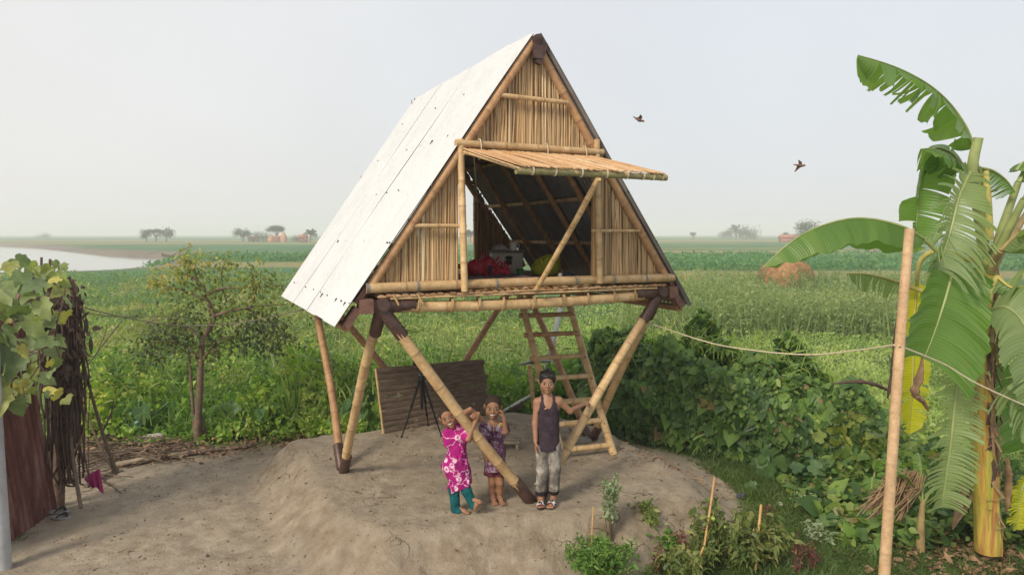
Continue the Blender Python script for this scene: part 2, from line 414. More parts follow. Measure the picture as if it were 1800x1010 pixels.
# ------------------------------------------------------------------ the bamboo hut
FP = A([.22, 6.88]); WD = A([.896, .4436]); DD = A([-.4436, .896])
def H(s_, k, z): p = FP + s_ * WD + k * DD; return A([p[0], p[1], z])
WV, DV, ZV = A([*WD, 0]), A([*DD, 0]), A([0, 0, 1.])
DEPTH = 3.55; SLOPE = 1.40
def zsheet(s_): return 4.735 - SLOPE * abs(s_)
NRM = {-1: (-SLOPE * WV + ZV) / math.hypot(1, SLOPE), 1: (SLOPE * WV + ZV) / math.hypot(1, SLOPE)}
hut = thing('bamboo_hut', H(0, DEPTH / 2, 0), 'raised A-frame bamboo hut with corrugated tin roof standing on four splayed pairs of poles', 'hut')
GEN = MB

def bamboo_pts(p0, p1, r, bend=.012, step=.3, r1=None, knob=1.07):
    p0, p1 = A(p0, float), A(p1, float); L = np.linalg.norm(p1 - p0); ax = (p1 - p0) / L
    B = basis(x=ax); r1 = r if r1 is None else r1
    pos = [0.]; x = random.uniform(.05, step)
    nodes = []
    while x < L - .03: nodes.append(x); x += step * random.uniform(.75, 1.25)
    ph = random.uniform(0, 6.28); am = bend * L * .5; am2 = bend * L * .35; ph2 = random.uniform(0, 6.28)
    xs = [0.]; 
    for q in nodes: xs += [q - .022, q - .006, q, q + .006, q + .022]
    xs = sorted(set([x for x in xs if 0 <= x < L] + [L]))
    xs = sorted(set(xs + [L * i / 8 for i in range(1, 8)]))
    P, RR, N = [], [], []
    for x in xs:
        f = x / L; off = am * math.sin(math.pi * f); off2 = am2 * math.sin(2 * math.pi * f + ph)
        P.append(p0 + ax * x + B[:, 1] * (off * math.cos(ph)) + B[:, 2] * (off * math.sin(ph)) + (B[:, 1] * math.cos(ph2) + B[:, 2] * math.sin(ph2)) * off2 * .4 * math.sin(math.pi * f))
        d = min([abs(x - q) for q in nodes] + [1]); rr = r + (r1 - r) * f
        RR.append(rr * (knob if d < .004 else (1.035 if d < .008 else (.985 if d < .03 else 1.))))
        N.append(1. if d < .004 else (.55 if d < .008 else 0.))
    return P, RR, N
def bamboo(mb, p0, p1, r, t=None, seg=10, m=0, **k):
    P, RR, N = bamboo_pts(p0, p1, r, **k)
    mb.tube(P, RR, seg, t=random.uniform(.25, .75) if t is None else t, n=N, m=m)
def pole(name, p0, p1, r, m='bamboo', parent=None, t=None, **k):
    mb = MB(); bamboo(mb, p0, p1, r, t, **k); return mb.build(name, M[m], parent)
def sleeve(parent, p0, p1, r, name='steel_sleeve', m='steel'):
    mb = MB(); p0, p1 = A(p0, float), A(p1, float); L = np.linalg.norm(p1 - p0); a = (p1 - p0) / L
    mb.tube([p0, p0 + a * .008, p0 + a * (L - .006), p1], [r * .97, r, r, r * .97], 16)
    B = basis(x=a)
    for f in (.35, .7):
        for q in (.6, 2.4, 4.):
            c = p0 + a * L * f + (B[:, 1] * math.cos(q) + B[:, 2] * math.sin(q)) * r; mb.ball(c, .007, 6, 4)
    return mb.build(name, M[m], parent)

ZB = 2.10
CFL, CFR, CBL, CBR = H(-1.576, 0, ZB), H(1.576, 0, ZB), H(-1.576, DEPTH, ZB), H(1.70, DEPTH + .12, ZB)
FTF, FTL, FTR, FTB = A([.235, 6.87, .02]), A([-1.975, 7.77, .02]), A([1.06, 9.05, .0]), A([-1.23, 9.98, .02])
# legs: from each corner two poles run to the feet in the middle of the sides
for top, foot, off in ((CFL, FTF, -.05), (CFL, FTL, .06), (CFR, FTF, .05), (CFR, FTR, .06), (CBL, FTL, -.06), (CBL, FTB, .05), (CBR, FTB, -.05), (CBR, FTR, -.06)):
    d_ = (foot - top); L = np.linalg.norm(d_); u_ = d_ / L
    side = np.cross(u_, ZV); side /= np.linalg.norm(side)
    tp = top + side * 0 + A([0, 0, -.02]); lateral = (top - foot); lateral[2] = 0; lateral /= np.linalg.norm(lateral)
    ft = foot + lateral * .055
    r_ = .055 if top is CFL and foot is FTF else .05
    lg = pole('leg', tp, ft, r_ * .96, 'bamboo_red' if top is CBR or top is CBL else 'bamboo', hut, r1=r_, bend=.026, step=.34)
    u_ = (ft - tp) / np.linalg.norm(ft - tp)
    sleeve(lg, tp - u_ * .02, tp + u_ * .34, r_ + .008); sleeve(lg, ft - u_ * .30, ft + u_ * .01, r_ + .008)
# floor beams, sagging a little between their steel corner joints
def beam(a, b, sag, r=.052):
    mb = MB(); a, b = A(a, float), A(b, float); P, RR, N = bamboo_pts(a, b, r, bend=0., step=.36)
    L = np.linalg.norm(b - a); P = [p - ZV * sag * 4 * (np.linalg.norm(p - a) / L) * (1 - np.linalg.norm(p - a) / L) for p in P]
    mb.tube(P, RR, 12, t=.62, n=N); o = mb.build('floor_beam', M['bamboo'], hut); u_ = (b - a) / L
    sleeve(o, a - u_ * .1, a + u_ * .32, r + .008); sleeve(o, b + u_ * .1, b - u_ * .32, r + .008); return o
fb = beam(CFL, CFR, .045); beam(CBL, H(1.576, DEPTH, ZB), .03); beam(CFL + ZV * .02, CBL + ZV * .02, .02); beam(CFR + ZV * .02, H(1.576, DEPTH, ZB) + ZV * .02, .02)
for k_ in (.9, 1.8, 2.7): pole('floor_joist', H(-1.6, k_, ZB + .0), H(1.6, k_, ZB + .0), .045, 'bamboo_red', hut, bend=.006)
mb = MB()                                    # a second beam seen just under the front one
bamboo(mb, H(-1.5, .1, ZB - .035), H(1.5, .1, ZB - .05), .045, .3, bend=.008); mb.build('floor_joist', M['bamboo_red'], hut)
# cane lashings and the thin batten along the front beam
mb = MB()
bamboo(mb, H(-1.5, -.045, ZB + .068), H(1.52, -.045, ZB + .062), .012, .6, bend=.004, seg=6); bt = mb.build('batten', M['bamboo'], hut)
for s_ in (-1.23, -.9, -.62, -.36, -.02, .33, .62, .95, 1.22):
    zz = ZB - .045 * 4 * ((s_ + 1.576) / 3.15) * (1 - (s_ + 1.576) / 3.15)
    mb = MB()
    for dk in (0, .012):
        P = [H(s_ + dk + .01 * math.cos(a * .7), .062 * math.cos(a), zz + .012 + .072 * math.sin(a)) for a in np.linspace(0, 2 * math.pi, 13)]
        mb.tube(P, .006, 5, cap=False)
    mb.build('lashing', M['lash'], fb)
for s_ in (-1.45, -1.22): mb = MB(); mb.tube([H(s_ - .03, -.06, ZB + .11), H(s_ + .02, -.07, ZB + .01)], .011, 6); mb.build('floor_peg', M['lash'], fb)
# steel angle blocks at the corners carrying the rafters
for sg, c in ((-1, CFL), (1, CFR)):
    mb = MB(); mb.box(c + WV * sg * .15 + A([0, 0, .01]) - DV * .02, (.12, .13, .13), np.stack([WV, DV, ZV], 1))
    sl = basis(x=WV * sg * 1 - ZV * 1.4)
    mb.box(c + WV * sg * .27 - ZV * .09 + DV * .03, (.2, .11, .07), sl); mb.box(c + WV * sg * .18 + ZV * .1 + DV * .02, (.16, .06, .05), sl)
    mb.build('corner_block', M['steel_block'], hut)
    mb = MB(); mb.tube([c + WV * sg * .31 - ZV * .18 + DV * .01, c + WV * sg * .31 - ZV * .18 + DV * 3.5], .04, 8, t=.2); mb.build('eaves_purlin', M['bamboo_red'], hut)

# floor of split bamboo, round side up, running from front to back
mb = MB(); x = -1.62
while x < 1.62:
    wdt = random.uniform(.05, .085); x += wdt * .5
    k0 = -.055 + random.uniform(-.012, .012); z0 = ZB + .085 + random.uniform(-.004, .004); tt = random.uniform(.1, .8)
    ring = [(math.cos(a) * wdt * .49, math.sin(a) * wdt * .34) for a in np.linspace(0, math.pi, 6)]
    V = [H(x + a, k, z0 + b) for k in (k0, DEPTH) for a, b in ring]; nn = len(ring)
    F = [(i, i + 1, i + 1 + nn, i + nn) for i in range(nn - 1)] + [tuple(range(nn))[::-1]]
    mb.add(V, F, tt); x += wdt * .5
flo = mb.build('floor_deck', M['split'], hut)
ZF = ZB + .112

# gable frames, front and back
def zraft(s_): return 4.565 - SLOPE * abs(s_)
def reeds(name, s0, s1, zb, ztop, k, up=.095, tone=0.):
    mb = MB()
    for layer in range(3):
        x = s0 + .004
        while x < s1:
            rr = random.uniform(.005, .0105); lean = random.gauss(0, .012 if layer == 0 else .03)
            if random.random() < .06: lean = random.choice((-1, 1)) * random.uniform(.04, .12)
            if abs(x) > .9: lean += -.05 * np.sign(x) * random.random() * (abs(x) - .9)
            zt = min(ztop, zraft(x) + up + random.uniform(-.03, .02)); z0 = zb + random.uniform(-.01, .01)
            if zt - z0 > .05:
                hgt = zt - z0; xt = x + lean * hgt
                if zraft(xt) + up + .015 < zt: xt = x - abs(lean) * hgt * np.sign(x)
                xt = np.clip(xt, s0, s1)
                kk = k + layer * .016 + random.uniform(0, .01)
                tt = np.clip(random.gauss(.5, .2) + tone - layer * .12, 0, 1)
                if random.random() < .05: tt = random.uniform(.58, .66)
                if random.random() < .12: tt = random.uniform(.05, .25)
                mid = (x + xt) / 2 + random.gauss(0, .006)
                mb.tube([H(x, kk, z0), H(mid, kk + random.uniform(-.006, .006), (z0 + zt) / 2), H(xt, kk, zt)], [rr, rr, rr * random.uniform(.6, .95)], 5, cap=False, t=tt)
            x += rr * (1.25 if layer == 0 else 1.45)
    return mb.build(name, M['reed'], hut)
SL, SRR, ZH = -.805, .725, 3.60
reeds('reed_wall', -1.62, SL, 2.27, 9, .03); reeds('reed_wall', SRR, 1.60, 2.27, 9, .03); reeds('reed_wall', -.78, .78, ZH - .03, 9, .03)
def rafter(sg, k, m='bamboo_red', r=.046):
    dz = .055 if k == 0 else 0
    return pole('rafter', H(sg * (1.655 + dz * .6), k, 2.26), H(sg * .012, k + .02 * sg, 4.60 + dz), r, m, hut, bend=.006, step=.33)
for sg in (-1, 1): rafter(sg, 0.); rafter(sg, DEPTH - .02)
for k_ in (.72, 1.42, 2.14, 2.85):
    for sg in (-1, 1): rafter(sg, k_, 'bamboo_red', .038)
sill = pole('sill', H(-1.72, -.03, 2.27), H(1.75, -.03, 2.27), .047, 'bamboo', hut, t=.3, bend=.004, step=.42)
M['tie'] = plain('wire tie', (.3, .28, .27), .5, .4)
for s_ in (-1.72, -1.25, -.45, .45, .93, 1.35):
    mb = MB()
    for dk in (0, .01, .02): mb.tube([H(s_ + dk, -.03 + .05 * math.cos(a), 2.27 + .05 * math.sin(a)) for a in np.linspace(0, 2 * math.pi, 11)], .004, 4, cap=False)
    mb.build('wire_tie', M['tie'], sill)
pole('window_head', H(SL - .05, -.045, ZH), H(SRR + .06, -.045, ZH), .036, 'bamboo', hut, t=.3, bend=.005)
pole('window_post', H(SL + .02, -.075, 2.21), H(SL, -.04, ZH + .04), .034, 'bamboo', hut, t=.8, bend=.006)
pole('window_post', H(SRR + .02, -.075, 2.24), H(SRR - .01, -.04, ZH + .13), .034, 'bamboo', hut, t=.35, bend=.006)
pole('wall_rail', H(-1.26, -.03, 2.83), H(SL + .05, -.045, 2.83), .02, 'bamboo', hut, t=.5, bend=.006)
pole('wall_rail', H(SRR - .06, -.045, 2.79), H(1.28, -.03, 2.79), .018, 'bamboo', hut, t=.4, bend=.006)
pole('wall_rail', H(-.40, -.035, 4.085), H(.36, -.035, 4.075), .023, 'bamboo', hut, t=.4, bend=.004)
# back gable with a doorway in it
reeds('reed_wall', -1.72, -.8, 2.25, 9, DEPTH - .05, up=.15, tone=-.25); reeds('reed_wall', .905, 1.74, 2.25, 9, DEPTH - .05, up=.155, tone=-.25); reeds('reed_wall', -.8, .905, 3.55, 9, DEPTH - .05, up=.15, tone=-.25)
pole('sill', H(-1.72, DEPTH + .03, 2.27), H(1.72, DEPTH + .03, 2.27), .045, 'bamboo_red', hut, bend=.004)
pole('window_head', H(-.85, DEPTH + .03, 3.54), H(.96, DEPTH + .03, 3.54), .034, 'bamboo_red', hut)
pole('window_post', H(.905, DEPTH + .02, 2.21), H(.905, DEPTH + .03, 3.57), .032, 'bamboo', hut); pole('window_post', H(-.8, DEPTH + .02, 2.21), H(-.8, DEPTH + .03, 3.57), .032, 'bamboo_red', hut)
# purlins and the ridge pole
for sg in (-1, 1):
    for q in (.35, .72, 1.1, 1.48):
        n_ = NRM[sg]; a = H(sg * q, .055, zsheet(q)) - n_ * .034; b = H(sg * q, DEPTH, zsheet(q)) - n_ * .034
        mb = MB(); bamboo(mb, a, b, .027, random.uniform(.3, .7), bend=.003); mb.build('purlin', M['bamboo'], hut)
rp_ = pole('ridge_pole', H(0, -.02, 4.60), H(0, DEPTH, 4.60), .05, 'bamboo_red', hut, bend=.003)
sleeve(rp_, H(0, -.09, 4.635), H(0, .3, 4.635), .058)
mb = MB(); mb.box(H(0, -.06, 4.56), (.1, .06, .2), np.stack([WV, DV, ZV], 1)); mb.box(H(.045, -.05, 4.52), (.07, .05, .22), basis(x=WV * .58 - ZV * .2)); mb.build('ridge_bracket', M['steel'], rp_)

# roofing: seven overlapping corrugated sheets a side
def sheet(sg, k0, k1, idx, smax0, smax1):
    pitch = .076; nk = int((k1 - k0) / pitch * 8) + 1; ks = np.linspace(k0, k1, nk)
    q = np.linspace(.012, 1, 26)
    rng_ = random.uniform(-.004, .004)
    G = np.zeros((2, len(q), nk, 3))
    for j, k in enumerate(ks):
        kf = k / DEPTH
        smax = smax0 + rng_
        for i, f in enumerate(q):
            s_ = f * smax; cz = .0125 * math.sin(2 * math.pi * k / pitch)
            kk = k - (k / 3.58) * .40 * max(0, f) ** 1.0 * (1 if sg < 0 else .25)
            base = H(sg * s_, kk, zsheet(s_)); wob = .004 * math.sin(3.1 * k + 5 * f) + .003 * math.sin(9 * f + idx)
            p = base + NRM[sg] * (cz + idx % 2 * .004 + wob + .012)
            G[0, i, j] = p; G[1, i, j] = p - NRM[sg] * .0016
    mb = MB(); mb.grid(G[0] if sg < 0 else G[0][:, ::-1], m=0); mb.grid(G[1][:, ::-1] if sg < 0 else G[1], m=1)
    e = len(q)
    for row, fl in ((0, 0), (e - 1, 1)):
        E = np.stack([G[0, row], G[1, row]]); mb.grid(E if fl else E[::-1], m=0)
    for cc in (0, nk - 1):
        E = np.stack([G[0, :, cc], G[1, :, cc]]); mb.grid(E, m=0); 
    for qs in (.35, .72, 1.1, 1.48, 1.86):            # roofing screws with dark washers
        for kcrest in np.arange(math.ceil(k0 / pitch - .25) + .25, k1 / pitch, 1):
            if (int(kcrest) % 3) and qs < 1.8: continue
            if qs < 1.8 and (int(kcrest) % 2): continue
            if qs > 1.8 and (int(kcrest) % 3): continue
            k = kcrest * pitch; f = qs / smax0; kk = k - (k / 3.58) * .40 * f * (1 if sg < 0 else .25)
            if random.random() < .25: continue
            c = H(sg * qs, kk, zsheet(qs)) + NRM[sg] * .024 + WV * random.uniform(-.02, .02)
            along = (WV * sg - ZV * SLOPE); along /= np.linalg.norm(along)
            mb.tube([c - NRM[sg] * .006, c, c + NRM[sg] * .007], [.009, .009, .005], 7, m=2)
            if random.random() < .35: mb.tube([c + along * .0, c + along * random.uniform(.02, .05) - NRM[sg] * .002], [.008, .003], 5, m=2)
    return mb.build('roof_sheet', [M['tin'], M['tin_under'], M['screw']], hut)
kcs = np.linspace(-.07, 3.60, 8)
for sg in (-1, 1):
    for i in range(7): sheet(sg, kcs[i] - (.04 if i else 0), kcs[i + 1] + .03 * (i < 6), i, 1.995, 1.995)
# ridge screws standing up along the ridge
# top-hung awning, propped open
AE, AH = 1.16, ZH - .055
def AW(s_, e, dz=0): return H(s_, -.06 - e, AH - .26 * e / AE + dz)
aw = thing_part = None
mb = MB(); x = -.79
while x < .66:
    rr = random.uniform(.007, .015); tt = random.uniform(.2, 1.0)
    e0, e1 = random.uniform(-.02, .03), AE + random.uniform(-.03, .03); ln = random.gauss(0, .02)
    mb.tube([AW(x, e0, random.uniform(0, .01)), AW(x + ln / 2, e1 / 2, random.uniform(.0, .016)), AW(x + ln, e1, random.uniform(0, .008))], [rr, rr, rr * .8], 5, t=tt, flat=.7)
    x += rr * 1.5
awn = mb.build('awning', M['split'], hut)
pole('awning_rail', AW(-.80, AE - .03, -.04), AW(.695, AE - .03, -.04), .028, 'bamboo_green', awn, t=.5, bend=.01, step=.22)
pole('awning_rail', AW(-.79, .02, -.03), AW(.70, .02, -.03), .022, 'bamboo', awn)
for s_ in (-.78, -.25, .25, .67): pole('awning_batten', AW(s_, 0, -.022), AW(s_, AE, -.022), .015, 'bamboo', awn)
for s_ in (-.66, -.45, -.2, .05, .26, .43, .54, .64):
    c = AW(s_, AE - .03, -.03); mb = MB()
    for dk in (0, .009): mb.tube([c + WV * dk + DV * .034 * math.cos(a) + ZV * .038 * math.sin(a) for a in np.linspace(0, 6.283, 10)], .003, 4, cap=False)
    mb.build('lashing', M['rope'], awn)
for s_ in (-.62, .1, .55):
    c = AW(s_, 0, .01); mb = MB(); mb.tube([c + ZV * .1 * math.sin(a) + DV * .05 * math.cos(a) for a in np.linspace(0, 6.283, 10)], .005, 4, cap=False); mb.build('lashing', M['rope'], awn)
pp = at(928, 514, Y=6.78); pole('awning_prop', H(-.02, -.10, 2.21), AW(-.03, AE - .02, -.07), .026, 'bamboo', hut, t=.75, bend=.012, step=.2)
mb = MB(); mb.tube([AW(-.7, .05, -.03), H(.35, 2.2, 2.95), H(.62, 2.9, 2.6)], .005, 5); mb.build('guy_line', M['rope'], hut)

# ------------------------------------------------------------------ ladder
lad = thing('ladder', (.95, 8.25, 0), 'bamboo ladder with round rungs leaning up into the floor of the hut', 'ladder')
LB, RB = A([.62, 8.12, .0]), A([1.275, 8.36, .0]); LT, RT = A([.06, 9.13, 2.10]), A([.71, 9.30, 2.10])
RT[0] = .70
def ladder_rail(a, b):
    mb = MB(); bamboo(mb, a, b, .05, .6, r1=.043, bend=.012, step=.36); o = mb.build('rail', M['bamboo'], lad)
    mb = MB(); d = (b - a)
    for i in range(8):
        f = .055 + i * .125; c = a + d * f; mb.ball(c - A([.0, .046, .01]), .011, 6, 4)
    mb.build('peg', M['screw'], o); return o
ladder_rail(LB, LT); ladder_rail(RB, RT)
for i in range(8):
    f = .055 + i * .125 + (.01 if i % 2 else 0); a, b = LB + (LT - LB) * f, RB + (RT - RB) * f; e = (b - a) / np.linalg.norm(b - a)
    pole('rung', a - e * (.08 if i > 2 else .02) + A([0, -.01, 0]), b - e * .0 + A([0, -.01, 0]), .036 if i < 3 else .031, 'bamboo' if i < 5 else 'bamboo_red', lad, t=.65 - i * .05, bend=.01, step=.3)
# ------------------------------------------------------------------ foliage
TMPL = {
 'diamond': (A([[0, 0, 0], [.42, .5, .06], [1, 0, -.06], [.42, -.5, .06]]), A([[0, 2, 1], [0, 3, 2]])),
 'oval': (A([[0, 0, 0], [.25, .40, .05], [.6, .42, .04], [1, 0, -.1], [.6, -.42, .04], [.25, -.40, .05], [.45, 0, -.02]]), A([[6, 1, 0], [6, 2, 1], [6, 3, 2], [6, 4, 3], [6, 5, 4], [6, 0, 5]])),
 'heart': (A([[0, 0, 0], [-.14, .28, .03], [.1, .54, .04], [.45, .42, .02], [1, 0, -.14], [.45, -.42, .02], [.1, -.54, .04], [-.14, -.28, .03], [.35, 0, -.05]]),
           A([[8, 1, 0], [8, 2, 1], [8, 3, 2], [8, 4, 3], [8, 5, 4], [8, 6, 5], [8, 7, 6], [8, 0, 7]])),
 'lobed': (A([[0, 0, 0], [-.17, .16, .03], [-.16, .36, .02], [.06, .52, -.03], [.2, .46, .04], [.42, .56, -.05], [.56, .36, .04], [.72, .30, .0], [1.0, 0, -.2], [.72, -.30, .0], [.56, -.36, .04], [.42, -.56, -.05], [.2, -.46, .04], [.06, -.52, -.03], [-.16, -.36, .02], [-.17, -.16, .03], [.35, 0, -.07]]),
           A([[16, (i + 1) % 16, i] for i in range(16)])),
 'blade': (A([[0, .5, 0], [0, -.5, 0], [.35, .42, 0], [.35, -.42, 0], [.7, .26, 0], [.7, -.26, 0], [1, 0, 0]]), A([[0, 1, 3], [0, 3, 2], [2, 3, 5], [2, 5, 4], [4, 5, 6]])),
}
def unit(a): return a / (np.linalg.norm(a, axis=-1, keepdims=True) + 1e-9)
def leaves_geo(pos, axis, nrm, L, Wd, shape='diamond', bend=0.):
    T, F = TMPL[shape]; n = len(pos); axis = unit(axis); side = unit(np.cross(nrm, axis)); nn = np.cross(axis, side)
    L = np.broadcast_to(L, n)[:, None, None]; Wd = np.broadcast_to(Wd, n)[:, None, None]
    V = pos[:, None] + L * T[None, :, 0:1] * axis[:, None] + Wd * T[None, :, 1:2] * side[:, None] + L * T[None, :, 2:3] * nn[:, None]
    b = np.broadcast_to(bend, n)[:, None]
    V[:, :, 2] -= b * L[:, :, 0] * T[None, :, 0] ** 2
    Fo = (F[None] + (np.arange(n) * len(T))[:, None, None]).reshape(-1, 3)
    return V.reshape(-1, 3), Fo, len(T)
class LB_:
    """gathers leaves, then links them as one mesh"""
    def __init__(s): s.V = []; s.F = []; s.t = []; s.k = 0; s.mi = []
    def leaves(s, pos, axis, nrm, L, Wd, shape='diamond', bend=0., t=None, m=0):
        if len(pos) == 0: return
        V, F, k = leaves_geo(pos, axis, nrm, L, Wd, shape, bend)
        s.V.append(V); s.F.append(F + s.k); s.k += len(V); t = rng.random(len(pos)) if t is None else np.broadcast_to(t, len(pos)); s.t.append(np.repeat(t, k))
        s.mi.append(np.full(len(F), m))
    def mb(s, b, m=0):
        tri = []
        for f in b.f:
            for i in range(1, len(f) - 1): tri.append((f[0], f[i], f[i + 1]))
        s.V.append(A(b.v, float)); s.F.append(A(tri, int) + s.k); s.k += len(b.v); s.t.append(A(b.t, float)); s.mi.append(np.full(len(tri), m))
    def build(s, name, mats, parent=None, smooth=False, **k):
        return npmesh(name, np.concatenate(s.V), np.concatenate(s.F).astype(np.int32), mats, parent, t=np.concatenate(s.t), smooth=smooth, mi=np.concatenate(s.mi), **k)
def rdir(n, up=0.):
    v = rng.normal(size=(n, 3)); v[:, 2] += up; return unit(v)

M['weed'] = leaf_mat('weed leaves', [(0, (.035, .075, .02)), (.4, (.085, .17, .035)), (.75, (.18, .27, .055)), (1, (.32, .33, .09))])
M['crop'] = leaf_mat('crop leaves', [(0, (.055, .10, .035)), (.45, (.10, .165, .055)), (.75, (.19, .225, .08)), (1, (.26, .22, .10))], nscale=.8)
M['grass'] = leaf_mat('grass blades', [(0, (.05, .095, .022)), (.5, (.085, .15, .035)), (1, (.17, .2, .07))])
M['lightgrass'] = leaf_mat('light green growth', [(0, (.11, .18, .05)), (.5, (.19, .265, .085)), (1, (.29, .33, .14))], nscale=.6)
M['tallweed'] = leaf_mat('grey green stalks', [(0, (.085, .135, .055)), (.5, (.16, .205, .095)), (.85, (.26, .28, .15)), (1, (.33, .28, .15))])
M['far'] = leaf_mat('far crop', [(0, (.035, .11, .045)), (.5, (.058, .15, .06)), (1, (.1, .19, .08))], nscale=.3)
M['vine'] = leaf_mat('vine leaves', [(0, (.032, .07, .026)), (.4, (.07, .13, .042)), (.7, (.13, .205, .055)), (.93, (.21, .26, .075)), (1, (.2, .14, .07))], rough=.45)
M['dry'] = plain('dead leaf', (.24, .15, .085), .85, 0, .45, 9); M['drydark'] = plain('withered leaf', (.075, .045, .035), .85, 0, .4, 9)
M['bark'] = plain('bark', (.15, .10, .07), .9, 0, .4, 14, .5); M['twig'] = plain('twig', (.12, .085, .06), .9, 0, .35, 20)

def sampleY(n, y0, y1): u = rng.random(n); return 1 / (1 / y0 - u * (1 / y0 - 1 / y1))
def ok_land(X, Y, margin=1.):
    m, r, y = fields(X, Y); return (r > margin) & (m > .5)
def edge_yard(X, Y): return poly_sd(X, Y, YARD)

# lush weeds from the back of the yard outwards
def weed_patch(name, n, y0, y1, x0, x1, hfun, size, shape, mat, kind='stuff', gap=.25, cl=.10, mask=None, upw=.4, tshift=0., wr=(.35, .6), bend=.15):
    Y = sampleY(n, y0, y1); X = (x0 + (x1 - x0) * rng.random(n)) * Y
    # leaves gather in clumps
    cx = np.round(X / (.3 + .02 * Y)); cy = np.round(Y / (.3 + .03 * Y)); hsh = np.abs(np.sin(cx * 12.9898 + cy * 78.233) * 43758.5453) % 1
    k = ok_land(X, Y) & (edge_yard(X, Y) > .15)
    if mask is not None: k &= mask(X, Y)
    X, Y, hsh = X[k], Y[k], hsh[k]; n = len(X)
    h = hfun(X, Y) * (.55 + .9 * fbm(X, Y, .8) ** 1.2) * (.6 + .7 * hsh)
    q = rng.random(n) ** .6; Z = height(X, Y) + h * q
    ax = rdir(n, upw); ax[:, 2] += .2; sc = size * (.6 + .8 * rng.random(n)) * (.75 + .25 * (Y / y0) ** .8)
    nr = rdir(n, 1.2)
    b = LB_(); t = np.clip(.38 * hsh + .95 * (fbm(X, Y, .22) - .5) + .30 + .34 * rng.random(n) + tshift, 0, 1)
    b.leaves(np.stack([X, Y, Z], 1), ax, nr, sc, sc * rng.uniform(wr[0], wr[1], n), shape, bend, t)
    return tag(b.build(name, mat), kind=kind)
weed_patch('weeds', 34000, 10.2, 16.5, -.85, .16, lambda X, Y: .22 + 1.05 * ss(.1, 1.4, edge_yard(X, Y)) * np.clip(3.2 * (fbm(X, Y, .75) - .33), .08, 1.35), .095, 'oval', M['weed'], wr=(.4, .75))
weed_patch('weeds', 5200, 10.4, 15, -.85, .14, lambda X, Y: .2 + 1.0 * ss(.1, 1.4, edge_yard(X, Y)) * np.clip(3.2 * (fbm(X, Y, .75) - .33), .08, 1.35), .17, 'heart', M['weed'], wr=(.6, .85), tshift=-.15)
weed_patch('weeds', 3600, 10.4, 14, -.85, .1, lambda X, Y: .3 + .6 * ss(.2, 1.4, edge_yard(X, Y)), .34, 'blade', M['grass'], upw=1.6, wr=(.05, .09), bend=.35)
weed_patch('grass', 30000, 11.5, 28, -.25, .25, lambda X, Y: .30 + 0 * X, .24, 'blade', M['lightgrass'], upw=1.3, wr=(.07, .13), bend=.3, tshift=-.1, mask=lambda X, Y: (X > -2.6 - .05 * Y) | (Y > 14))
weed_patch('bean_crop', 74000, 14, 62, -.9, .02, lambda X, Y: .15 + .75 * fbm(X, Y, .55) ** 1.5, .15, 'oval', M['crop'], tshift=-.05)
weed_patch('weeds', 34000, 11, 40, .0, .95, lambda X, Y: .12 + .4 * fbm(X, Y, .6), .11, 'diamond', M['lightgrass'], tshift=.1)
weed_patch('grass', 24000, 9.3, 26, .1, .95, lambda X, Y: .28 + 0 * X, .2, 'blade', M['lightgrass'], upw=1.2, wr=(.07, .12), bend=.3)
weed_patch('potato_crop', 45000, 60, 130, -.9, .9, lambda X, Y: .5 + 0 * X, .45, 'diamond', M['far'], mask=lambda X, Y: (((X < 0) & (Y > 92)) | ((X > 0) & (Y > 70))) & (np.abs(Y - 144) > 14) & ~((Y < 92) & (X < 2)) & (Y < 127), wr=(.5, .8))

# tall seeding weeds standing in the middle distance on the right
n = 5200; Y = sampleY(n, 24, 50); X = (.16 + .55 * rng.random(n)) * Y; k = (fbm(X, Y, .12) > .36); X, Y = X[k], Y[k]; n = len(X)
Z = height(X, Y); h = rng.uniform(.6, 1.5, n) * (.6 + .8 * fbm(X, Y, .15)); b = LB_()
ln = rng.normal(0, .12, (n, 3)); ln[:, 2] = 1
tv = np.clip(.3 * rng.random(n) + .8 * fbm(X, Y, .1) - .1, 0, 1)
b.leaves(np.stack([X, Y, Z], 1), ln, A([[0, -1, .2]]).repeat(n, 0) + rng.normal(0, .3, (n, 3)), h, .05 + .0008 * Y, 'blade', .03, tv)
for i in range(11):
    f = rng.uniform(.25, 1., n); p = np.stack([X, Y, Z], 1) + unit(ln) * (h * f)[:, None] + rng.normal(0, .06, (n, 3))
    b.leaves(p, rdir(n, .7), rdir(n, .5), rng.uniform(.1, .22, n), rng.uniform(.05, .09, n), 'diamond', .1, np.clip(tv + rng.normal(0, .12, n), 0, 1))
tag(b.build('tall_weeds', M['tallweed']), kind='stuff')
# reedy stems behind the hut
n = 420; Y = rng.uniform(12, 19, n); X = rng.uniform(-.36, .3, n) * Y; Z = height(X, Y); h = rng.uniform(.9, 2.0, n); b = LB_(); ln = rng.normal(0, .13, (n, 3)); ln[:, 2] = 1
b.leaves(np.stack([X, Y, Z], 1), ln, rng.normal(0, 1, (n, 3)) + A([0, -2, 0]), h, .022, 'blade', .06)
for i in range(7):
    f = rng.uniform(.4, 1., n); p = np.stack([X, Y, Z], 1) + unit(ln) * (h * f)[:, None]
    b.leaves(p, rdir(n, .5), rdir(n, .5), rng.uniform(.1, .3, n), .03, 'diamond', .2)
tag(b.build('tall_weeds', M['tallweed']), kind='stuff')

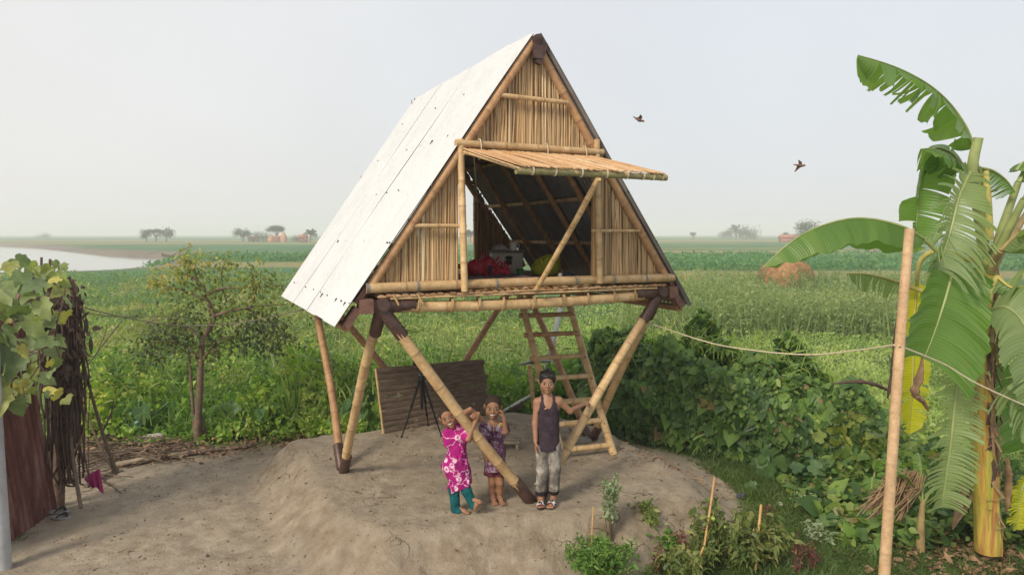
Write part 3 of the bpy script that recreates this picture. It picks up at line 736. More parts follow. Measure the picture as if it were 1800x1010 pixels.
# the vine-smothered thicket right of the hut
def hedge_front(X): return 10.35 - .78 * np.clip(X - 1.3, 0, 2.1) - .12 * np.clip(X - 3.4, 0, 4)
def hedge_h(X): return 1.32 * ss(.75, 1.6, X) * (1 - ss(3.9, 6.0, X)) + .18
def hedge(n, shape, size, mat, b, tsh=0., jit=.1):
    X = rng.uniform(.95, 5.9, n); a = rng.beta(1.15, 1.7, n) * math.pi
    bump = .30 + 1.25 * fbm(X * 1.0, a * 1.3, 1.7, 4); hh_ = hedge_h(X) * bump; dp = 1.15 * (.6 + .4 * hedge_h(X) / 1.5) * (.62 + .7 * fbm(X, a * 1.4, 1.7, 4))
    yc = hedge_front(X) + 1.15; rr = 1 - np.abs(rng.normal(0, jit, n)); 
    Yp = yc - dp * np.cos(a) * rr; Zp = height(X, yc - dp) + hh_ * np.sin(a) ** .7 * rr
    nr = np.stack([rng.normal(0, .45, n), -np.cos(a) + rng.normal(0, .4, n), np.sin(a) * .9 + .25 + rng.normal(0, .35, n)], 1)
    ax = np.stack([rng.normal(0, .8, n), -np.cos(a) * .5 + rng.normal(0, .5, n), -.55 - .4 * np.abs(np.cos(a)) + rng.normal(0, .4, n)], 1)
    sc = size * rng.uniform(.55, 1.35, n); t = np.clip(.15 + .55 * rng.random(n) ** 1.2 + .5 * (fbm(X, a * 1.2, 1.3) - .45) + tsh, 0, 1)
    t = np.where(rng.random(n) < .025, 1., np.minimum(t, .92))
    b.leaves(np.stack([X, Yp, Zp], 1), ax, nr, sc, sc * rng.uniform(.75, 1.05, n), shape, .08, t)
b = LB_(); hedge(14000, 'heart', .115, None, b, tsh=.03); hedge(900, 'heart', .185, None, b, tsh=-.02, jit=.06); hedge(12000, 'oval', .075, None, b, tsh=.16, jit=.08)
hedge(9000, 'heart', .13, None, b, tsh=-.25, jit=.5)
n = 500; X = rng.uniform(1.2, 5.2, n); Yh = hedge_front(X) + rng.uniform(.3, 1.6, n); Zh = height(X, Yh) + hedge_h(X) * rng.uniform(.8, 1.1, n)
b.leaves(np.stack([X, Yh, Zh], 1), rdir(n, 1.4), rdir(n, 0), rng.uniform(.15, .45, n), .016, 'blade', .2, .85)
o = b.build('vine_thicket', M['vine']); tag(o, 'dark green mound of creeping heart-leaved vines growing to the right of the hut', 'hedge')

# low broad-leaved growth between the thicket and the banana
b = LB_()
for n, shape, lo, hi, z0, z1 in ((1900, 'heart', .07, .17, .03, .42), (2600, 'oval', .04, .09, .02, .5), (220, 'heart', .2, .3, .05, .4)):
    X = rng.uniform(2.7, 6.4, n); Y = rng.uniform(6.4, 9.2, n); k = (X > 3.25 + .55 * np.clip(Y - 8.3, -3, 0) * -.15 + .35 * (fbm(X, Y, 1.3) - .5)) & (edge_yard(X, Y) > .55); X, Y = X[k], Y[k]; n = len(X)
    rise = ss(0, 1.6, X - 3.1); Z = height(X, Y) + rng.uniform(z0, z1, n) * (.25 + .9 * rise) * (.5 + fbm(X, Y, 1.2))
    L_ = rng.uniform(lo, hi, n); b.leaves(np.stack([X, Y, Z], 1), rdir(n, -.2) * A([1, 1, .5]), rdir(n, 1.6), L_, L_ * rng.uniform(.7, 1, n), shape, .15, np.clip(rng.random(n) ** .8, 0, .99))
tag(b.build('ground_cover', M['vine']), kind='stuff')
# yellow-green pumpkin vine climbing at the thicket's end
for cx, cy, n, sc_, lab in ((4.55, 8.55, 170, .14, 'yellow-green vine with broad lobed leaves at the right end of the dark thicket'), (3.55, 8.45, 60, .17, 'low squash plant with pale veined leaves spreading at the foot of the thicket')):
    b = LB_(); n1 = n; p = np.stack([cx + rng.normal(0, .28, n1), cy + rng.normal(0, .2, n1), np.zeros(n1)], 1); p[:, 2] = height(p[:, 0], p[:, 1]) + rng.uniform(.05, .8 if n > 100 else .3, n1)
    L_ = rng.uniform(.6, 1.3, n1) * sc_; b.leaves(p, rdir(n1, -.6), rdir(n1, 1.) + A([-.3, -.8, 0]), L_, L_ * .9, 'lobed', .15, np.clip(rng.normal(.55, .25, n1), 0, 1))
    mbv = MB()
    for i in range(6):
        q = p[rng.integers(n1)]; mbv.tube([A([cx, cy, zg(cx, cy)]), (A([cx, cy, zg(cx, cy)]) + q) / 2 + rng.normal(0, .1, 3), q], .009, 5, t=.6)
    b.mb(mbv)
    tag(b.build('squash_vine', leaf_mat('squash leaves', [(0, (.05, .09, .03)), (.5, (.12, .17, .045)), (1, (.24, .25, .06))] if n > 100 else [(0, (.03, .07, .03)), (1, (.09, .15, .06))])), lab, 'vine')

# grass on the right, thinning out over the bare earth
def turf(name, n, X, Y, L0, L1, mat, keep):
    k = keep(X, Y); X, Y = X[k], Y[k]; n = len(X); b = LB_()
    ax = rdir(n, 1.0); L_ = rng.uniform(L0, L1, n)
    b.leaves(np.stack([X, Y, height(X, Y) - .004], 1), ax, rdir(n, .4), L_, rng.uniform(.005, .011, n), 'blade', rng.uniform(.1, .6, n), np.clip(rng.random(n) * .7 + .5 * (fbm(X, Y, .9) - .4), 0, 1))
    return tag(b.build(name, mat), kind='stuff')
M['turf'] = leaf_mat('turf', [(0, (.035, .065, .02)), (.5, (.065, .105, .03)), (.85, (.12, .15, .05)), (1, (.24, .19, .09))])
n = 95000; Y = sampleY(n, 4.6, 9.6); X = rng.uniform(.8, 6.6, n)
turf('grass', n, X, Y, .05, .17, M['turf'], lambda X, Y: (edge_yard(X, Y) + .5 * (fbm(X, Y, 1.5) - .5) > .08) & (rng.random(len(X)) < .45 + .9 * ss(.3, 1.1, fbm(X, Y, 1.1) * 1.6)))
n = 9000; a = rng.random(n); X = 2.35 + 1.0 * a + rng.normal(0, .35, n); Y = 8.75 - 1.3 * a + rng.normal(0, .28, n)
turf('grass', n, X, Y, .08, .24, M['turf'], lambda X, Y: edge_yard(X, Y) > -.05)
n = 2400; X = rng.uniform(-5.6, -4.3, n); Y = rng.uniform(5.6, 7.2, n)
turf('grass', n, X, Y, .04, .13, M['turf'], lambda X, Y: fbm(X, Y, 1.7) > .5 + .16 * (X + 5.4))

# litter of dry leaves and twigs
def litter(name, n, X, Y, s0, s1, mat, dz=.012):
    b = LB_(); Z = height(X, Y) + rng.uniform(0, dz, n); L_ = rng.uniform(s0, s1, n)
    b.leaves(np.stack([X, Y, Z], 1), rdir(n) * A([1, 1, .25]), rdir(n, 1.5), L_, L_ * rng.uniform(.15, .6, n), 'oval', rng.uniform(-.3, .3, n)); return tag(b.build(name, mat), kind='stuff')
n = 1900; X = rng.uniform(-6.5, -.6, n); Y = 10.15 + rng.normal(0, .28, n) - .3 * (X < -4); litter('leaf_litter', n, X, Y, .03, .11, M['dry'], .14)
n = 1300; X = rng.normal(4.5, .55, n); Y = rng.normal(6.25, .5, n); litter('leaf_litter', n, X, Y, .03, .13, M['dry'], .04)
n = 500; X = rng.normal(1.9, .55, n); Y = rng.normal(8.4, .4, n); litter('leaf_litter', n, X, Y, .02, .07, M['dry'], .015)
n = 900; X = rng.uniform(-5, 2.6, n); Y = rng.uniform(5, 10, n); litter('twig_litter', n, X, Y, .015, .05, M['drydark'], .004)

n = 1500; X = rng.uniform(-5, 3, n); Y = rng.uniform(5, 10, n); k = rng.random(n) < .15 + 1.2 * ss(.45, .65, fbm(X, Y, 1.1)); X, Y = X[k], Y[k]; n = len(X)
b = LB_(); L_ = rng.uniform(.03, .12, n); b.leaves(np.stack([X, Y, height(X, Y) + .004], 1), rdir(n) * A([1, 1, .06]), rdir(n, 3), L_, .004, 'blade', 0.); tag(b.build('straw_litter', plain('straw bits', (.42, .33, .19), .8, 0, .4, 8)), kind='stuff')
n = 2600; X = rng.uniform(-5, 3.2, n); Y = rng.uniform(4.8, 10, n); mbp = MB()
for x, y in zip(X, Y):
    r = random.uniform(.004, .011) * (2.2 if random.random() < .05 else 1); mbp.ball((x, y, zg(x, y) + r * .3), (r, r * random.uniform(.6, 1), r * .6), 6, 4, rotz(random.uniform(0, 3)))
tag(mbp.build('gravel', plain('clods of earth', (.24, .19, .135), .95, 0, .4, 6)), kind='stuff')
# ------------------------------------------------------------------ banana plants
def banana_mat(name, a, b, c, transl=.3):
    s = NT(name); co = s.coord()
    st = s.math('SINE', s.math('MULTIPLY', s.attr('n'), 260.)); st2 = s.math('SINE', s.math('MULTIPLY', s.attr('n'), 83.))
    col = s.ramp(s.math('ADD', s.math('MULTIPLY', s.attr('t'), .75), s.math('MULTIPLY', s.noise(2.5, 3, .5, co), .25)), [(.15, a), (.5, b), (.85, c)])
    col = s.mix(s.math('MULTIPLY', s.math('ADD', st, 1.), .07), col, tuple(min(1, 1.9 * x) for x in b))
    br = s.math('MULTIPLY', s.ramp(s.noise(5., 5, .7, co), [(.62, 0.), (.74, 1.)]), .4); col = s.mix(br, col, (.22, .15, .05))
    hb = s.math('ADD', st, s.math('MULTIPLY', st2, .8))
    y = s.mix(1., col, (1.9, 1.9, .8), 'MULTIPLY')
    return s.bsdf(col, .36, nrm=s.bump(hb, .3, .004), transl=transl, spec=.4, translcol=y)
M['banana'] = banana_mat('banana leaf', (.07, .145, .03), (.13, .235, .052), (.23, .31, .085), .42)
M['banana_pale'] = banana_mat('pale banana leaf', (.13, .19, .075), (.20, .27, .115), (.28, .34, .16), .4)
M['banana_yellow'] = banana_mat('yellowing banana leaf', (.28, .32, .02), (.5, .47, .03), (.5, .36, .06), .35)
M['rib'] = plain('leaf stalk', (.26, .30, .11), .45, 0, .25, 6); M['rib_yellow'] = plain('yellow leaf stalk', (.42, .36, .10), .45, 0, .25, 6)
M['rib_brown'] = plain('browning leaf stalk', (.33, .24, .11), .55, 0, .35, 7)
s = NT('banana stem'); co = s.coord(); f = s.noise(1., 5, .62, s.mapping((16, 16, .8), co)); g = s.noise(1., 5, .7, s.mapping((22, 22, 2.2), co))
c = s.ramp(f, [(.3, (.24, .12, .05)), (.42, (.42, .21, .06)), (.52, (.48, .37, .07)), (.62, (.33, .33, .06)), (.74, (.40, .27, .09)), (.85, (.2, .12, .06))])
c = s.mix(s.ramp(g, [(.52, 0.), (.72, .85)]), c, (.11, .065, .04)); M['stem'] = s.bsdf(c, .5, nrm=s.bump(f, .5, .02), spec=.4)

def banana_leaf(plant, mid, wmax, sides=(1, 1), S=None, fold=(.3, .3), droop=.6, tear=.25, gap=.12, shear=.35, mat='banana', rib='rib', petiole=None, pr=.03, t0=.5, prof=None, dangle=.25, n=60, nm='leaf', ribr=.014):
    P = spline(mid, n); seg = np.linalg.norm(np.diff(P, axis=0), axis=1); arc = np.concatenate([[0], np.cumsum(seg)]); Lt = arc[-1]
    T = unit(np.gradient(P, axis=0))
    if S is None:
        Sv = np.cross(T, A([0, 0, 1.])); Sv = unit(Sv)
    else:
        Sv = A(S, float)[None].repeat(n, 0); Sv = unit(Sv - T * (Sv * T).sum(1, keepdims=True))
    Nv = np.cross(Sv, T); Nv *= np.sign(Nv[:, 2:3].mean() + 1e-6) if S is None else 1
    prof = prof or (lambda f: (min(1, (f / .16) ** .6) if f < .16 else 1.) * (1 - max(0, (f - .72) / .28) ** 2.2))
    mb = MB(); m = 6
    def pt(f, side, q, off):
        x = np.clip(f, 0, 1) * (n - 1); i = min(int(x), n - 2); a = x - i
        L3 = lambda Z: Z[i] * (1 - a) + Z[i + 1] * a
        w_ = wmax * max(.02, prof(np.clip(f, 0, 1)))
        p = L3(P).copy(); sv, nv = L3(Sv), L3(Nv); ang = fold[0 if side < 0 else 1] + off
        steps = 5; d = w_ * q / steps
        for k in range(steps):
            an = ang + droop * q * (k + .5) / steps
            dirv = side * sv * math.cos(an) - nv * math.sin(an); p = p + dirv * d
        return p + L3(T) * shear * w_ * q * q * .6 + nv * wmax * .05 * q * (math.sin(31 * f + 2 * side) + .6 * math.sin(67 * f + side))
    tmax = .5 if callable(tear) else tear
    for side in (-1, 1):
        if not sides[0 if side < 0 else 1]: continue
        cuts = [0.]
        while cuts[-1] < .985: cuts.append(min(1., cuts[-1] + (random.uniform(.012, .035) if random.random() < (tear(cuts[-1]) if callable(tear) else tear) else random.uniform(.07, .22))))
        for a, b_ in zip(cuts[:-1], cuts[1:]):
            tl = tear((a + b_) / 2) if callable(tear) else tear; off = random.gauss(0, dangle) if tl > .02 else 0.
            g = gap * random.random() if tl > .02 else 0.; k = max(3, int((b_ - a) * n) + 1)
            qend = 1 - (random.uniform(0, .3) if tl > .3 else 0); jag = [random.uniform(0, .07 if tl > .02 else .02) for _ in range(k)]
            G = [[pt((a + (b_ - a) * (g * (j / m) + (1 - 2 * g * (j / m)) * i / (k - 1))) , side, (qend - jag[i]) * j / m, off * (j / m)) for j in range(m + 1)] for i in range(k)]
            Nn = [(a + (b_ - a) * i / (k - 1)) * Lt + .03 * j / m for i in range(k) for j in range(m + 1)]
            mb.grid(G, t=float(np.clip(t0 + random.gauss(0, .07), 0, 1)), n=Nn)
    lf = mb.build(nm, M[mat], plant)
    mb = MB()
    if petiole is not None:
        Q = spline(list(petiole) + [mid[0]], 14); mb.tube(list(Q), list(np.linspace(pr, pr * .62, 14)), 8, t=.5)
    mb.tube(list(P), list(np.linspace(pr * .62 if petiole is not None else ribr, .004, n)), 7, t=.5, flat=.8)
    mb.build('midrib', M[rib], lf); return lf
def pxs(L): return [at(u, v, Y=y) for u, v, y in L]

BY = 6.25; b0 = at(1737, 962, Y=BY); b0[2] = zg(b0[0], b0[1]) - .02
ban = thing('banana_plant', b0, 'tall banana plant with tattered arching green leaves and yellow-orange stem', 'banana plant')
st_ = pxs([(1738, 968, BY), (1734, 880, BY), (1729, 780, BY), (1727, 680, BY), (1728, 590, BY + .02), (1731, 520, BY + .04), (1734, 455, BY + .05)])
mb = MB(); Q = spline(st_, 40); 
mb.tube(list(Q), [(.112 - .042 * i / 39) * (1 + .05 * math.sin(i * .9)) for i in range(40)], 18, t=.5)
for a_, r0, i0, i1 in ((2.6, .05, 0, 30), (.4, .055, 2, 26), (4.2, .05, 6, 36), (5.3, .045, 0, 20), (1.5, .05, 14, 38)):       # overlapping sheaths
    o_ = A([math.cos(a_), math.sin(a_), 0]); mb.tube([Q[i] + o_ * (.08 - .04 * i / 39) for i in range(i0, i1)], [r0 * (1 - .5 * (i - i0) / (i1 - i0)) for i in range(i0, i1)], 9, t=.5, flat=.7)
mb.build('stem', M['stem'], ban)
mb = MB()                                     # dry sheath rags down the stem and round the throat
for i in range(80):
    q = Q[random.choice(list(range(2, 39)) + list(range(26, 39)) * 2)]; a = random.uniform(-1.6, .9); d = A([math.cos(a), math.sin(a), 0])
    p = q + d * .085; L = random.uniform(.15, .5); wdt = random.uniform(.012, .045); sd_ = np.cross(d, ZV)
    C = [p, p + d * .03 - ZV * L * .4, p + d * random.uniform(.02, .1) - ZV * L * .8 + sd_ * random.uniform(-.05, .05), p + d * random.uniform(.0, .1) - ZV * L + sd_ * random.uniform(-.08, .08)]
    mb.grid([[c - sd_ * wdt * (1 - .25 * j), c + d * .01, c + sd_ * wdt * (1 - .25 * j)] for j, c in enumerate(C)], t=random.random())
mb.build('dry_sheath', M['dry'], ban)
mb = MB()
for i in range(16):
    q = Q[random.choice(list(range(12, 39)))]; a = random.uniform(-1.8, .9); d = A([math.cos(a), math.sin(a), 0]); p = q + d * .08; L = random.uniform(.12, .3); wdt = random.uniform(.015, .035); sd_ = np.cross(d, ZV)
    C = [p, p + d * .03 - ZV * L * .5, p + d * .02 - ZV * L]; mb.grid([[c - sd_ * wdt, c + d * .012, c + sd_ * wdt] for c in C], t=random.random())
mb.build('dry_sheath', M['drydark'], ban)
TH = at(1735, 470, Y=BY + .05)
# the great arching leaf at the top
banana_leaf(ban, pxs([(1712, 262, 6.2), (1698, 225, 6.15), (1672, 186, 6.1), (1640, 155, 6.0), (1600, 130, 5.95), (1558, 112, 5.9), (1508, 97, 5.85)]), .30, fold=(1.05, .75), droop=.45, tear=lambda f: .9 if .4 < f < .78 else .06, gap=.25, petiole=[TH, at(1728, 370, Y=6.25)], t0=.6, dangle=.4, shear=.3)
mb = MB()
# the leaf arching out to the left behind the pole
banana_leaf(ban, pxs([(1625, 420, 6.15), (1590, 400, 6.1), (1545, 387, 6.05), (1500, 384, 6.0), (1455, 393, 5.95), (1410, 412, 5.9), (1372, 440, 5.85), (1342, 470, 5.8)]), .27, fold=(.75, 1.2), droop=.3, tear=.0, petiole=[TH - ZV * .15, at(1680, 470, Y=6.2)], t0=.5, dangle=0, shear=.4, prof=lambda f: (min(1, (f / .12) ** .6) if f < .12 else 1.) * (1 - max(0, (f - .55) / .45) ** 1.7))
# shredded leaf folding over towards the camera, its far end whole
CAMS = A([1, .05, 0])
banana_leaf(ban, pxs([(1706, 300, 6.0), (1686, 345, 5.8), (1672, 400, 5.72), (1660, 440, 5.7), (1650, 475, 5.68)]), .42, S=CAMS, fold=(.5, .45), droop=.7, tear=.95, gap=.35, petiole=[TH, at(1726, 360, Y=6.2), at(1716, 305, Y=6.1)], mat='banana_pale', t0=.55, dangle=.22, shear=1.3, prof=lambda f: (.35 + .65 * min(1, f / .3)) * (1 - .35 * max(0, (f - .8) / .2)))
banana_leaf(ban, pxs([(1676, 462, 5.78), (1668, 500, 5.7), (1655, 545, 5.66), (1640, 590, 5.64), (1624, 630, 5.62)]), .43, S=CAMS, fold=(.38, .12), droop=.35, tear=.0, petiole=[TH - ZV * .05, at(1706, 440, Y=6.0)], t0=.35, dangle=.0, shear=.75, prof=lambda f: .62 + .38 * min(1, f / .55))
banana_leaf(ban, pxs([(1716, 466, 5.98), (1700, 480, 5.9), (1690, 498, 5.84), (1684, 520, 5.8)]), .28, S=A([1, .1, .25]), sides=(0, 1), fold=(.1, .1), droop=.5, tear=.8, gap=.25, t0=.3, dangle=.25, shear=.8)
# pale fringed leaf hanging down by the stem
banana_leaf(ban, pxs([(1696, 610, 6.0), (1684, 660, 5.93), (1677, 720, 5.9), (1670, 790, 5.88), (1661, 850, 5.88), (1655, 892, 5.9)]), .265, S=CAMS, fold=(.25, .25), droop=.35, tear=1.0, gap=.35, petiole=[at(1728, 590, Y=6.25), at(1710, 590, Y=6.1)], mat='banana_pale', t0=.6, dangle=.16, shear=.55, n=90, prof=lambda f: .75 + .25 * min(1, f / .2) - .35 * max(0, (f - .8) / .2))
# yellow dying leaf behind the pole
banana_leaf(ban, pxs([(1612, 492, 6.5), (1607, 560, 6.5), (1605, 640, 6.48), (1602, 710, 6.48), (1598, 762, 6.5)]), .15, S=CAMS, fold=(.1, .2), droop=.4, tear=.3, gap=.2, petiole=[TH, at(1660, 440, Y=6.4), at(1620, 455, Y=6.5)], mat='banana_yellow', rib='rib_yellow', t0=.4, dangle=.15)
# folded leaf behind the top, hanging left
banana_leaf(ban, pxs([(1700, 300, 6.35), (1672, 268, 6.4), (1640, 262, 6.45), (1626, 300, 6.48), (1616, 350, 6.5), (1610, 400, 6.5), (1606, 445, 6.5)]), .27, S=A([.9, .2, .5]), fold=(.1, .35), droop=.6, tear=.35, gap=.15, petiole=[TH, at(1728, 380, Y=6.35)], t0=.42, dangle=.22, sides=(1, 1), shear=.4)
banana_leaf(ban, pxs([(1700, 296, 6.3), (1670, 275, 6.25), (1640, 262, 6.2), (1618, 262, 6.18)]), .22, fold=(.5, .9), droop=.4, tear=.15, t0=.45, dangle=.2)
# shredded leaf falling to the right of the crown
banana_leaf(ban, pxs([(1722, 295, 6.1), (1745, 300, 6.1), (1768, 316, 6.1), (1785, 338, 6.1)]), .30, S=A([.3, .25, -1]), sides=(0, 1), fold=(.0, .1), droop=.3, tear=1., gap=.3, petiole=[TH, at(1726, 350, Y=6.2)], t0=.35, dangle=.2, shear=.2)
# small drooping fringe out on the left
banana_leaf(ban, pxs([(1590, 500, 6.4), (1560, 490, 6.4), (1525, 482, 6.4), (1488, 480, 6.4)]), .20, S=A([0, .2, -1]), sides=(0, 1), fold=(.0, .1), droop=.25, tear=.9, gap=.3, petiole=[TH - ZV * .3, at(1650, 520, Y=6.35)], mat='banana_pale', rib='rib_yellow', t0=.3, dangle=.25, shear=-.1)
# stalks rising and running out of the frame on the right, with their leaves
for Lp, wd_, rb, mt_ in (([(1790, 320, 6.2), (1815, 275, 6.2), (1850, 215, 6.2), (1900, 190, 6.2), (1960, 215, 6.2)], .3, 'rib', 'banana'),
        ([(1800, 350, 6.0), (1850, 290, 5.9), (1910, 280, 5.8), (1970, 330, 5.8)], .3, 'rib', 'banana'),
        ([(1805, 375, 6.5), (1850, 345, 6.7), (1910, 360, 6.8), (1960, 420, 6.9)], .3, 'rib_brown', 'banana'),
        ([(1760, 440, 6.0), (1800, 405, 5.9), (1850, 410, 5.8), (1900, 470, 5.7)], .28, 'rib_brown', 'banana_pale')):
    c = pxs(Lp); banana_leaf(ban, c, wd_, fold=(.4, .4), droop=.5, tear=.3, petiole=[TH - ZV * .1, TH * .5 + c[0] * .5 + A([0, 0, -.02])], rib=rb, mat=mt_, pr=.045)
banana_leaf(ban, pxs([(1786, 300, 6.15), (1798, 285, 6.2), (1815, 280, 6.3)]), .12, fold=(.3, .3), droop=.4, tear=.0, t0=.4)
banana_leaf(ban, pxs([(1752, 485, 6.1), (1778, 505, 6.0), (1805, 500, 5.9)]), .13, fold=(.9, .9), droop=.4, tear=.5, petiole=[TH - ZV * .95, at(1735, 540, Y=6.12)], rib='rib_yellow', t0=.4, pr=.04)
# broad hanging leaves by the right edge
banana_leaf(ban, pxs([(1740, 545, 6.05), (1770, 540, 5.9), (1800, 570, 5.8), (1822, 640, 5.72), (1835, 720, 5.7)]), .42, S=A([.75, 0, .55]), fold=(.15, .25), droop=.35, tear=.6, gap=.12, petiole=[at(1728, 600, Y=6.2), at(1728, 565, Y=6.12)], mat='banana_pale', t0=.5, dangle=.13, shear=.6)
banana_leaf(ban, pxs([(1785, 660, 6.0), (1810, 690, 5.9), (1835, 740, 5.85)]), .42, S=A([1, 0, .2]), fold=(.2, .2), droop=.3, tear=.1, mat='banana_pale', t0=.45, shear=.6)
banana_leaf(ban, pxs([(1745, 640, 6.4), (1765, 690, 6.35), (1785, 745, 6.3), (1800, 790, 6.3)]), .30, S=A([1, 0, .3]), fold=(.1, .1), droop=.3, tear=.15, t0=.2)
banana_leaf(ban, pxs([(1810, 560, 6.9), (1790, 530, 6.9), (1770, 560, 6.85), (1760, 600, 6.8)]), .26, S=A([1, 0, .2]), fold=(.2, .2), droop=.3, tear=.05, t0=.6)
banana_leaf(ban, pxs([(1810, 830, 5.9), (1796, 860, 5.9), (1790, 900, 5.9), (1788, 930, 5.9)]), .17, S=CAMS, fold=(.2, .2), droop=.5, tear=.9, gap=.3, mat='banana_yellow', t0=.25, dangle=.2)
# cut-off stalk and a yellow stalk in the crown
mb = MB(); mb.tube(pxs([(1730, 440, 6.25), (1718, 360, 6.1), (1708, 300, 6.0), (1713, 270, 5.98), (1720, 242, 5.96)]), [.05, .045, .045, .043, .04], 10); mb.build('cut_stalk', M['rib'], ban)
mb = MB(); mb.tube(pxs([(1738, 420, 6.15), (1736, 360, 6.1), (1733, 300, 6.1)]), [.04, .035, .025], 8); mb.build('leaf_stalk', M['rib_yellow'], ban)
# withered leaves hanging
def withered(P, wd_, mat='dry'):
    mb = MB(); Q = spline(P, 26)
    for i in range(25):
        d = Q[min(i + 1, 25)] - Q[i]
    w_ = [wd_ * math.sin(math.pi * min(.96, max(.06, i / 25))) ** .6 * random.uniform(.7, 1.2) for i in range(26)]
    mb.tube(list(Q), w_, 8, t=.5, flat=.45); return mb.build('withered_leaf', M[mat], ban)
withered(pxs([(1622, 625, 5.62), (1617, 660, 5.64), (1608, 690, 5.66), (1622, 705, 5.66), (1632, 722, 5.66)]), .055, 'dry')
withered(pxs([(1570, 690, 6.6), (1540, 676, 6.6), (1505, 670, 6.6), (1466, 674, 6.6)]), .045, 'drydark'); withered(pxs([(1560, 700, 6.5), (1572, 640, 6.5), (1580, 570, 6.5), (1590, 530, 6.5)]), .05, 'drydark')
for _ in range(9):
    u = random.uniform(1680, 1780); v = random.uniform(780, 850); yy = random.uniform(6.2, 6.6); withered(pxs([(u, v, yy), (u + random.uniform(-12, 12), v + 40, yy), (u + random.uniform(-25, 25), v + 95, yy - .05)]), random.uniform(.03, .06))

# young banana shoots beside the pole
def shoot(px, Yd, h, lf, label, mat='banana', stemcol='rib_brown'):
    p = at(px[0], px[1], Y=Yd); p[2] = zg(p[0], p[1]); sh = thing('banana_shoot', p, label, 'banana plant', 'young banana shoots')
    mb = MB(); top = p + A([.0, 0, h]); mb.tube([p - ZV * .02, p + ZV * h * .5 + A([-.01, 0, 0]), top], [.045, .035, .022], 10); mb.build('stem', M[stemcol], sh)
    for dx, dy, dz, wd_ in lf:
        e = top + A([dx, dy, dz]); banana_leaf(sh, [top + (e - top) * .25 + ZV * .06, top + (e - top) * .6 + ZV * .1, e], wd_, fold=(.3, .3), droop=.5, tear=.08, petiole=[top - ZV * .05], pr=.014, mat=mat, ribr=.008, t0=.6)
shoot((1622, 885), 6.45, .52, ((-.42, -.1, .32, .07), (.2, -.2, .25, .08), (.05, .2, .4, .07)), 'young banana shoot with pale stem and narrow leaves just right of the bamboo pole')
shoot((1535, 820), 7.2, .42, ((.02, -.1, .30, .08), (-.16, -.28, .04, .11), (.15, .1, .22, .08)), 'small bright green banana shoot with one broad leaf just left of the bamboo pole', stemcol='rib')
# dry skirt of dead fibres by the shoot
p = at(1585, 838, Y=6.5); fb_ = MB()
for i in range(90):
    a = p + A([random.uniform(-.12, .2), random.uniform(-.1, .1), random.uniform(-.03, .08)]); fb_.tube([a, a + A([-.1 * random.random() - .03, -.03, -.12]), a + A([-.22 + random.uniform(-.1, .1), random.uniform(-.1, .1), -.34 + random.uniform(-.1, .1)])], .006, 4, t=random.random())
fb_.tube([p - ZV * .42, p + A([.12, 0, .05])], [.02, .015], 6)
tag(fb_.build('dead_frond', M['dry']), 'brown dead banana frond drooping beside the lower part of the bamboo pole', 'dead frond')

# ------------------------------------------------------------------ the bamboo pole on the right and the lines
p0 = at(1552, 1016, Y=4.75); p0[2] = zg(p0[0], p0[1]) - .1; top = at(1599, 402, Y=4.95); base = p0 + (p0 - top) * 0
mb = MB(); P, RR, N = bamboo_pts(p0, top, .042, bend=.012, step=.33, r1=.033, knob=1.06); mb.tube(P, RR, 14, t=.5, n=[x * .45 for x in N])
o = mb.build('bamboo_pole', M['pole']); tag(o, 'tall weathered bamboo pole standing alone in front of the banana plant', 'pole')
def line(name, P, r, m, label, cat='rope', n=24): 
    mb = MB(); mb.tube(list(spline(P, n)), r, 5); return tag(mb.build(name, M[m]), label, cat)
tie = at(1572, 606, Y=4.88)
line('rope', [H(1.45, .25, 1.8), at(1240, 600, Y=7.0), at(1330, 616, Y=6.4), at(1420, 623, Y=5.9), at(1500, 616, Y=5.4), tie], .006, 'rope', 'pale rope sagging from the hut leg to the bamboo pole')
line('rope', [tie + A([.02, -.02, 0]), at(1660, 640, Y=5.2), at(1720, 675, Y=5.3), at(1830, 725, Y=5.5)], .006, 'rope', 'pale rope running from the bamboo pole past the banana stem to the right')
line('washing_line', [at(128, 535, Y=8.0), at(220, 558, Y=8.4), at(320, 572, Y=8.8), at(420, 567, Y=9.0), at(515, 548, Y=9.1), at(560, 535, Y=9.2)], .007, 'wire', 'thin dark line strung from the vine-covered post to the hut corner', 'line')
line('washing_line', [at(128, 545, Y=8.0), at(200, 556, Y=9), at(300, 556, Y=9.6), at(352, 560, Y=10.3)], .006, 'wire', 'thin dark line strung from the vine-covered post to the small tree', 'line')

# ------------------------------------------------------------------ trees
def limb(mb, pts, r0, r1, t=.5): Q = spline(pts, max(6, 4 * len(pts))); mb.tube(list(Q), list(np.linspace(r0, r1, len(Q))), 8, t=t)
TY = 10.3
tb = at(346, 783, Y=TY); tb[2] = zg(tb[0], tb[1]) - .05
tr = thing('small_tree', tb, 'small open-crowned tree with leaning branches at the back of the yard', 'tree')
X_ = lambda u, v, dy=0: at(u, v, Y=TY + dy)
mb = MB()
limb(mb, [tb, X_(348, 740), X_(351, 690), X_(353, 640), X_(356, 600), X_(372, 570)], .062, .04)
limb(mb, [tb + A([.12, .05, 0]), X_(362, 770, .1), X_(349, 720, .05)], .06, .025); limb(mb, [tb + A([-.06, .1, 0]), X_(338, 700, .1), X_(334, 640, .15), X_(330, 600, .2)], .03, .015)
br = []
def B_(pts, r0=.03, r1=.007): P = [X_(*p) for p in pts]; limb(mb, P, r0, r1); br.append(spline(P, 20))
B_([(372, 570), (376, 552), (366, 530), (358, 508), (345, 492), (322, 480)], .045, .01); B_([(374, 556), (400, 548), (440, 540), (505, 534)], .03); B_([(362, 522), (385, 508), (430, 505), (500, 502)], .022)
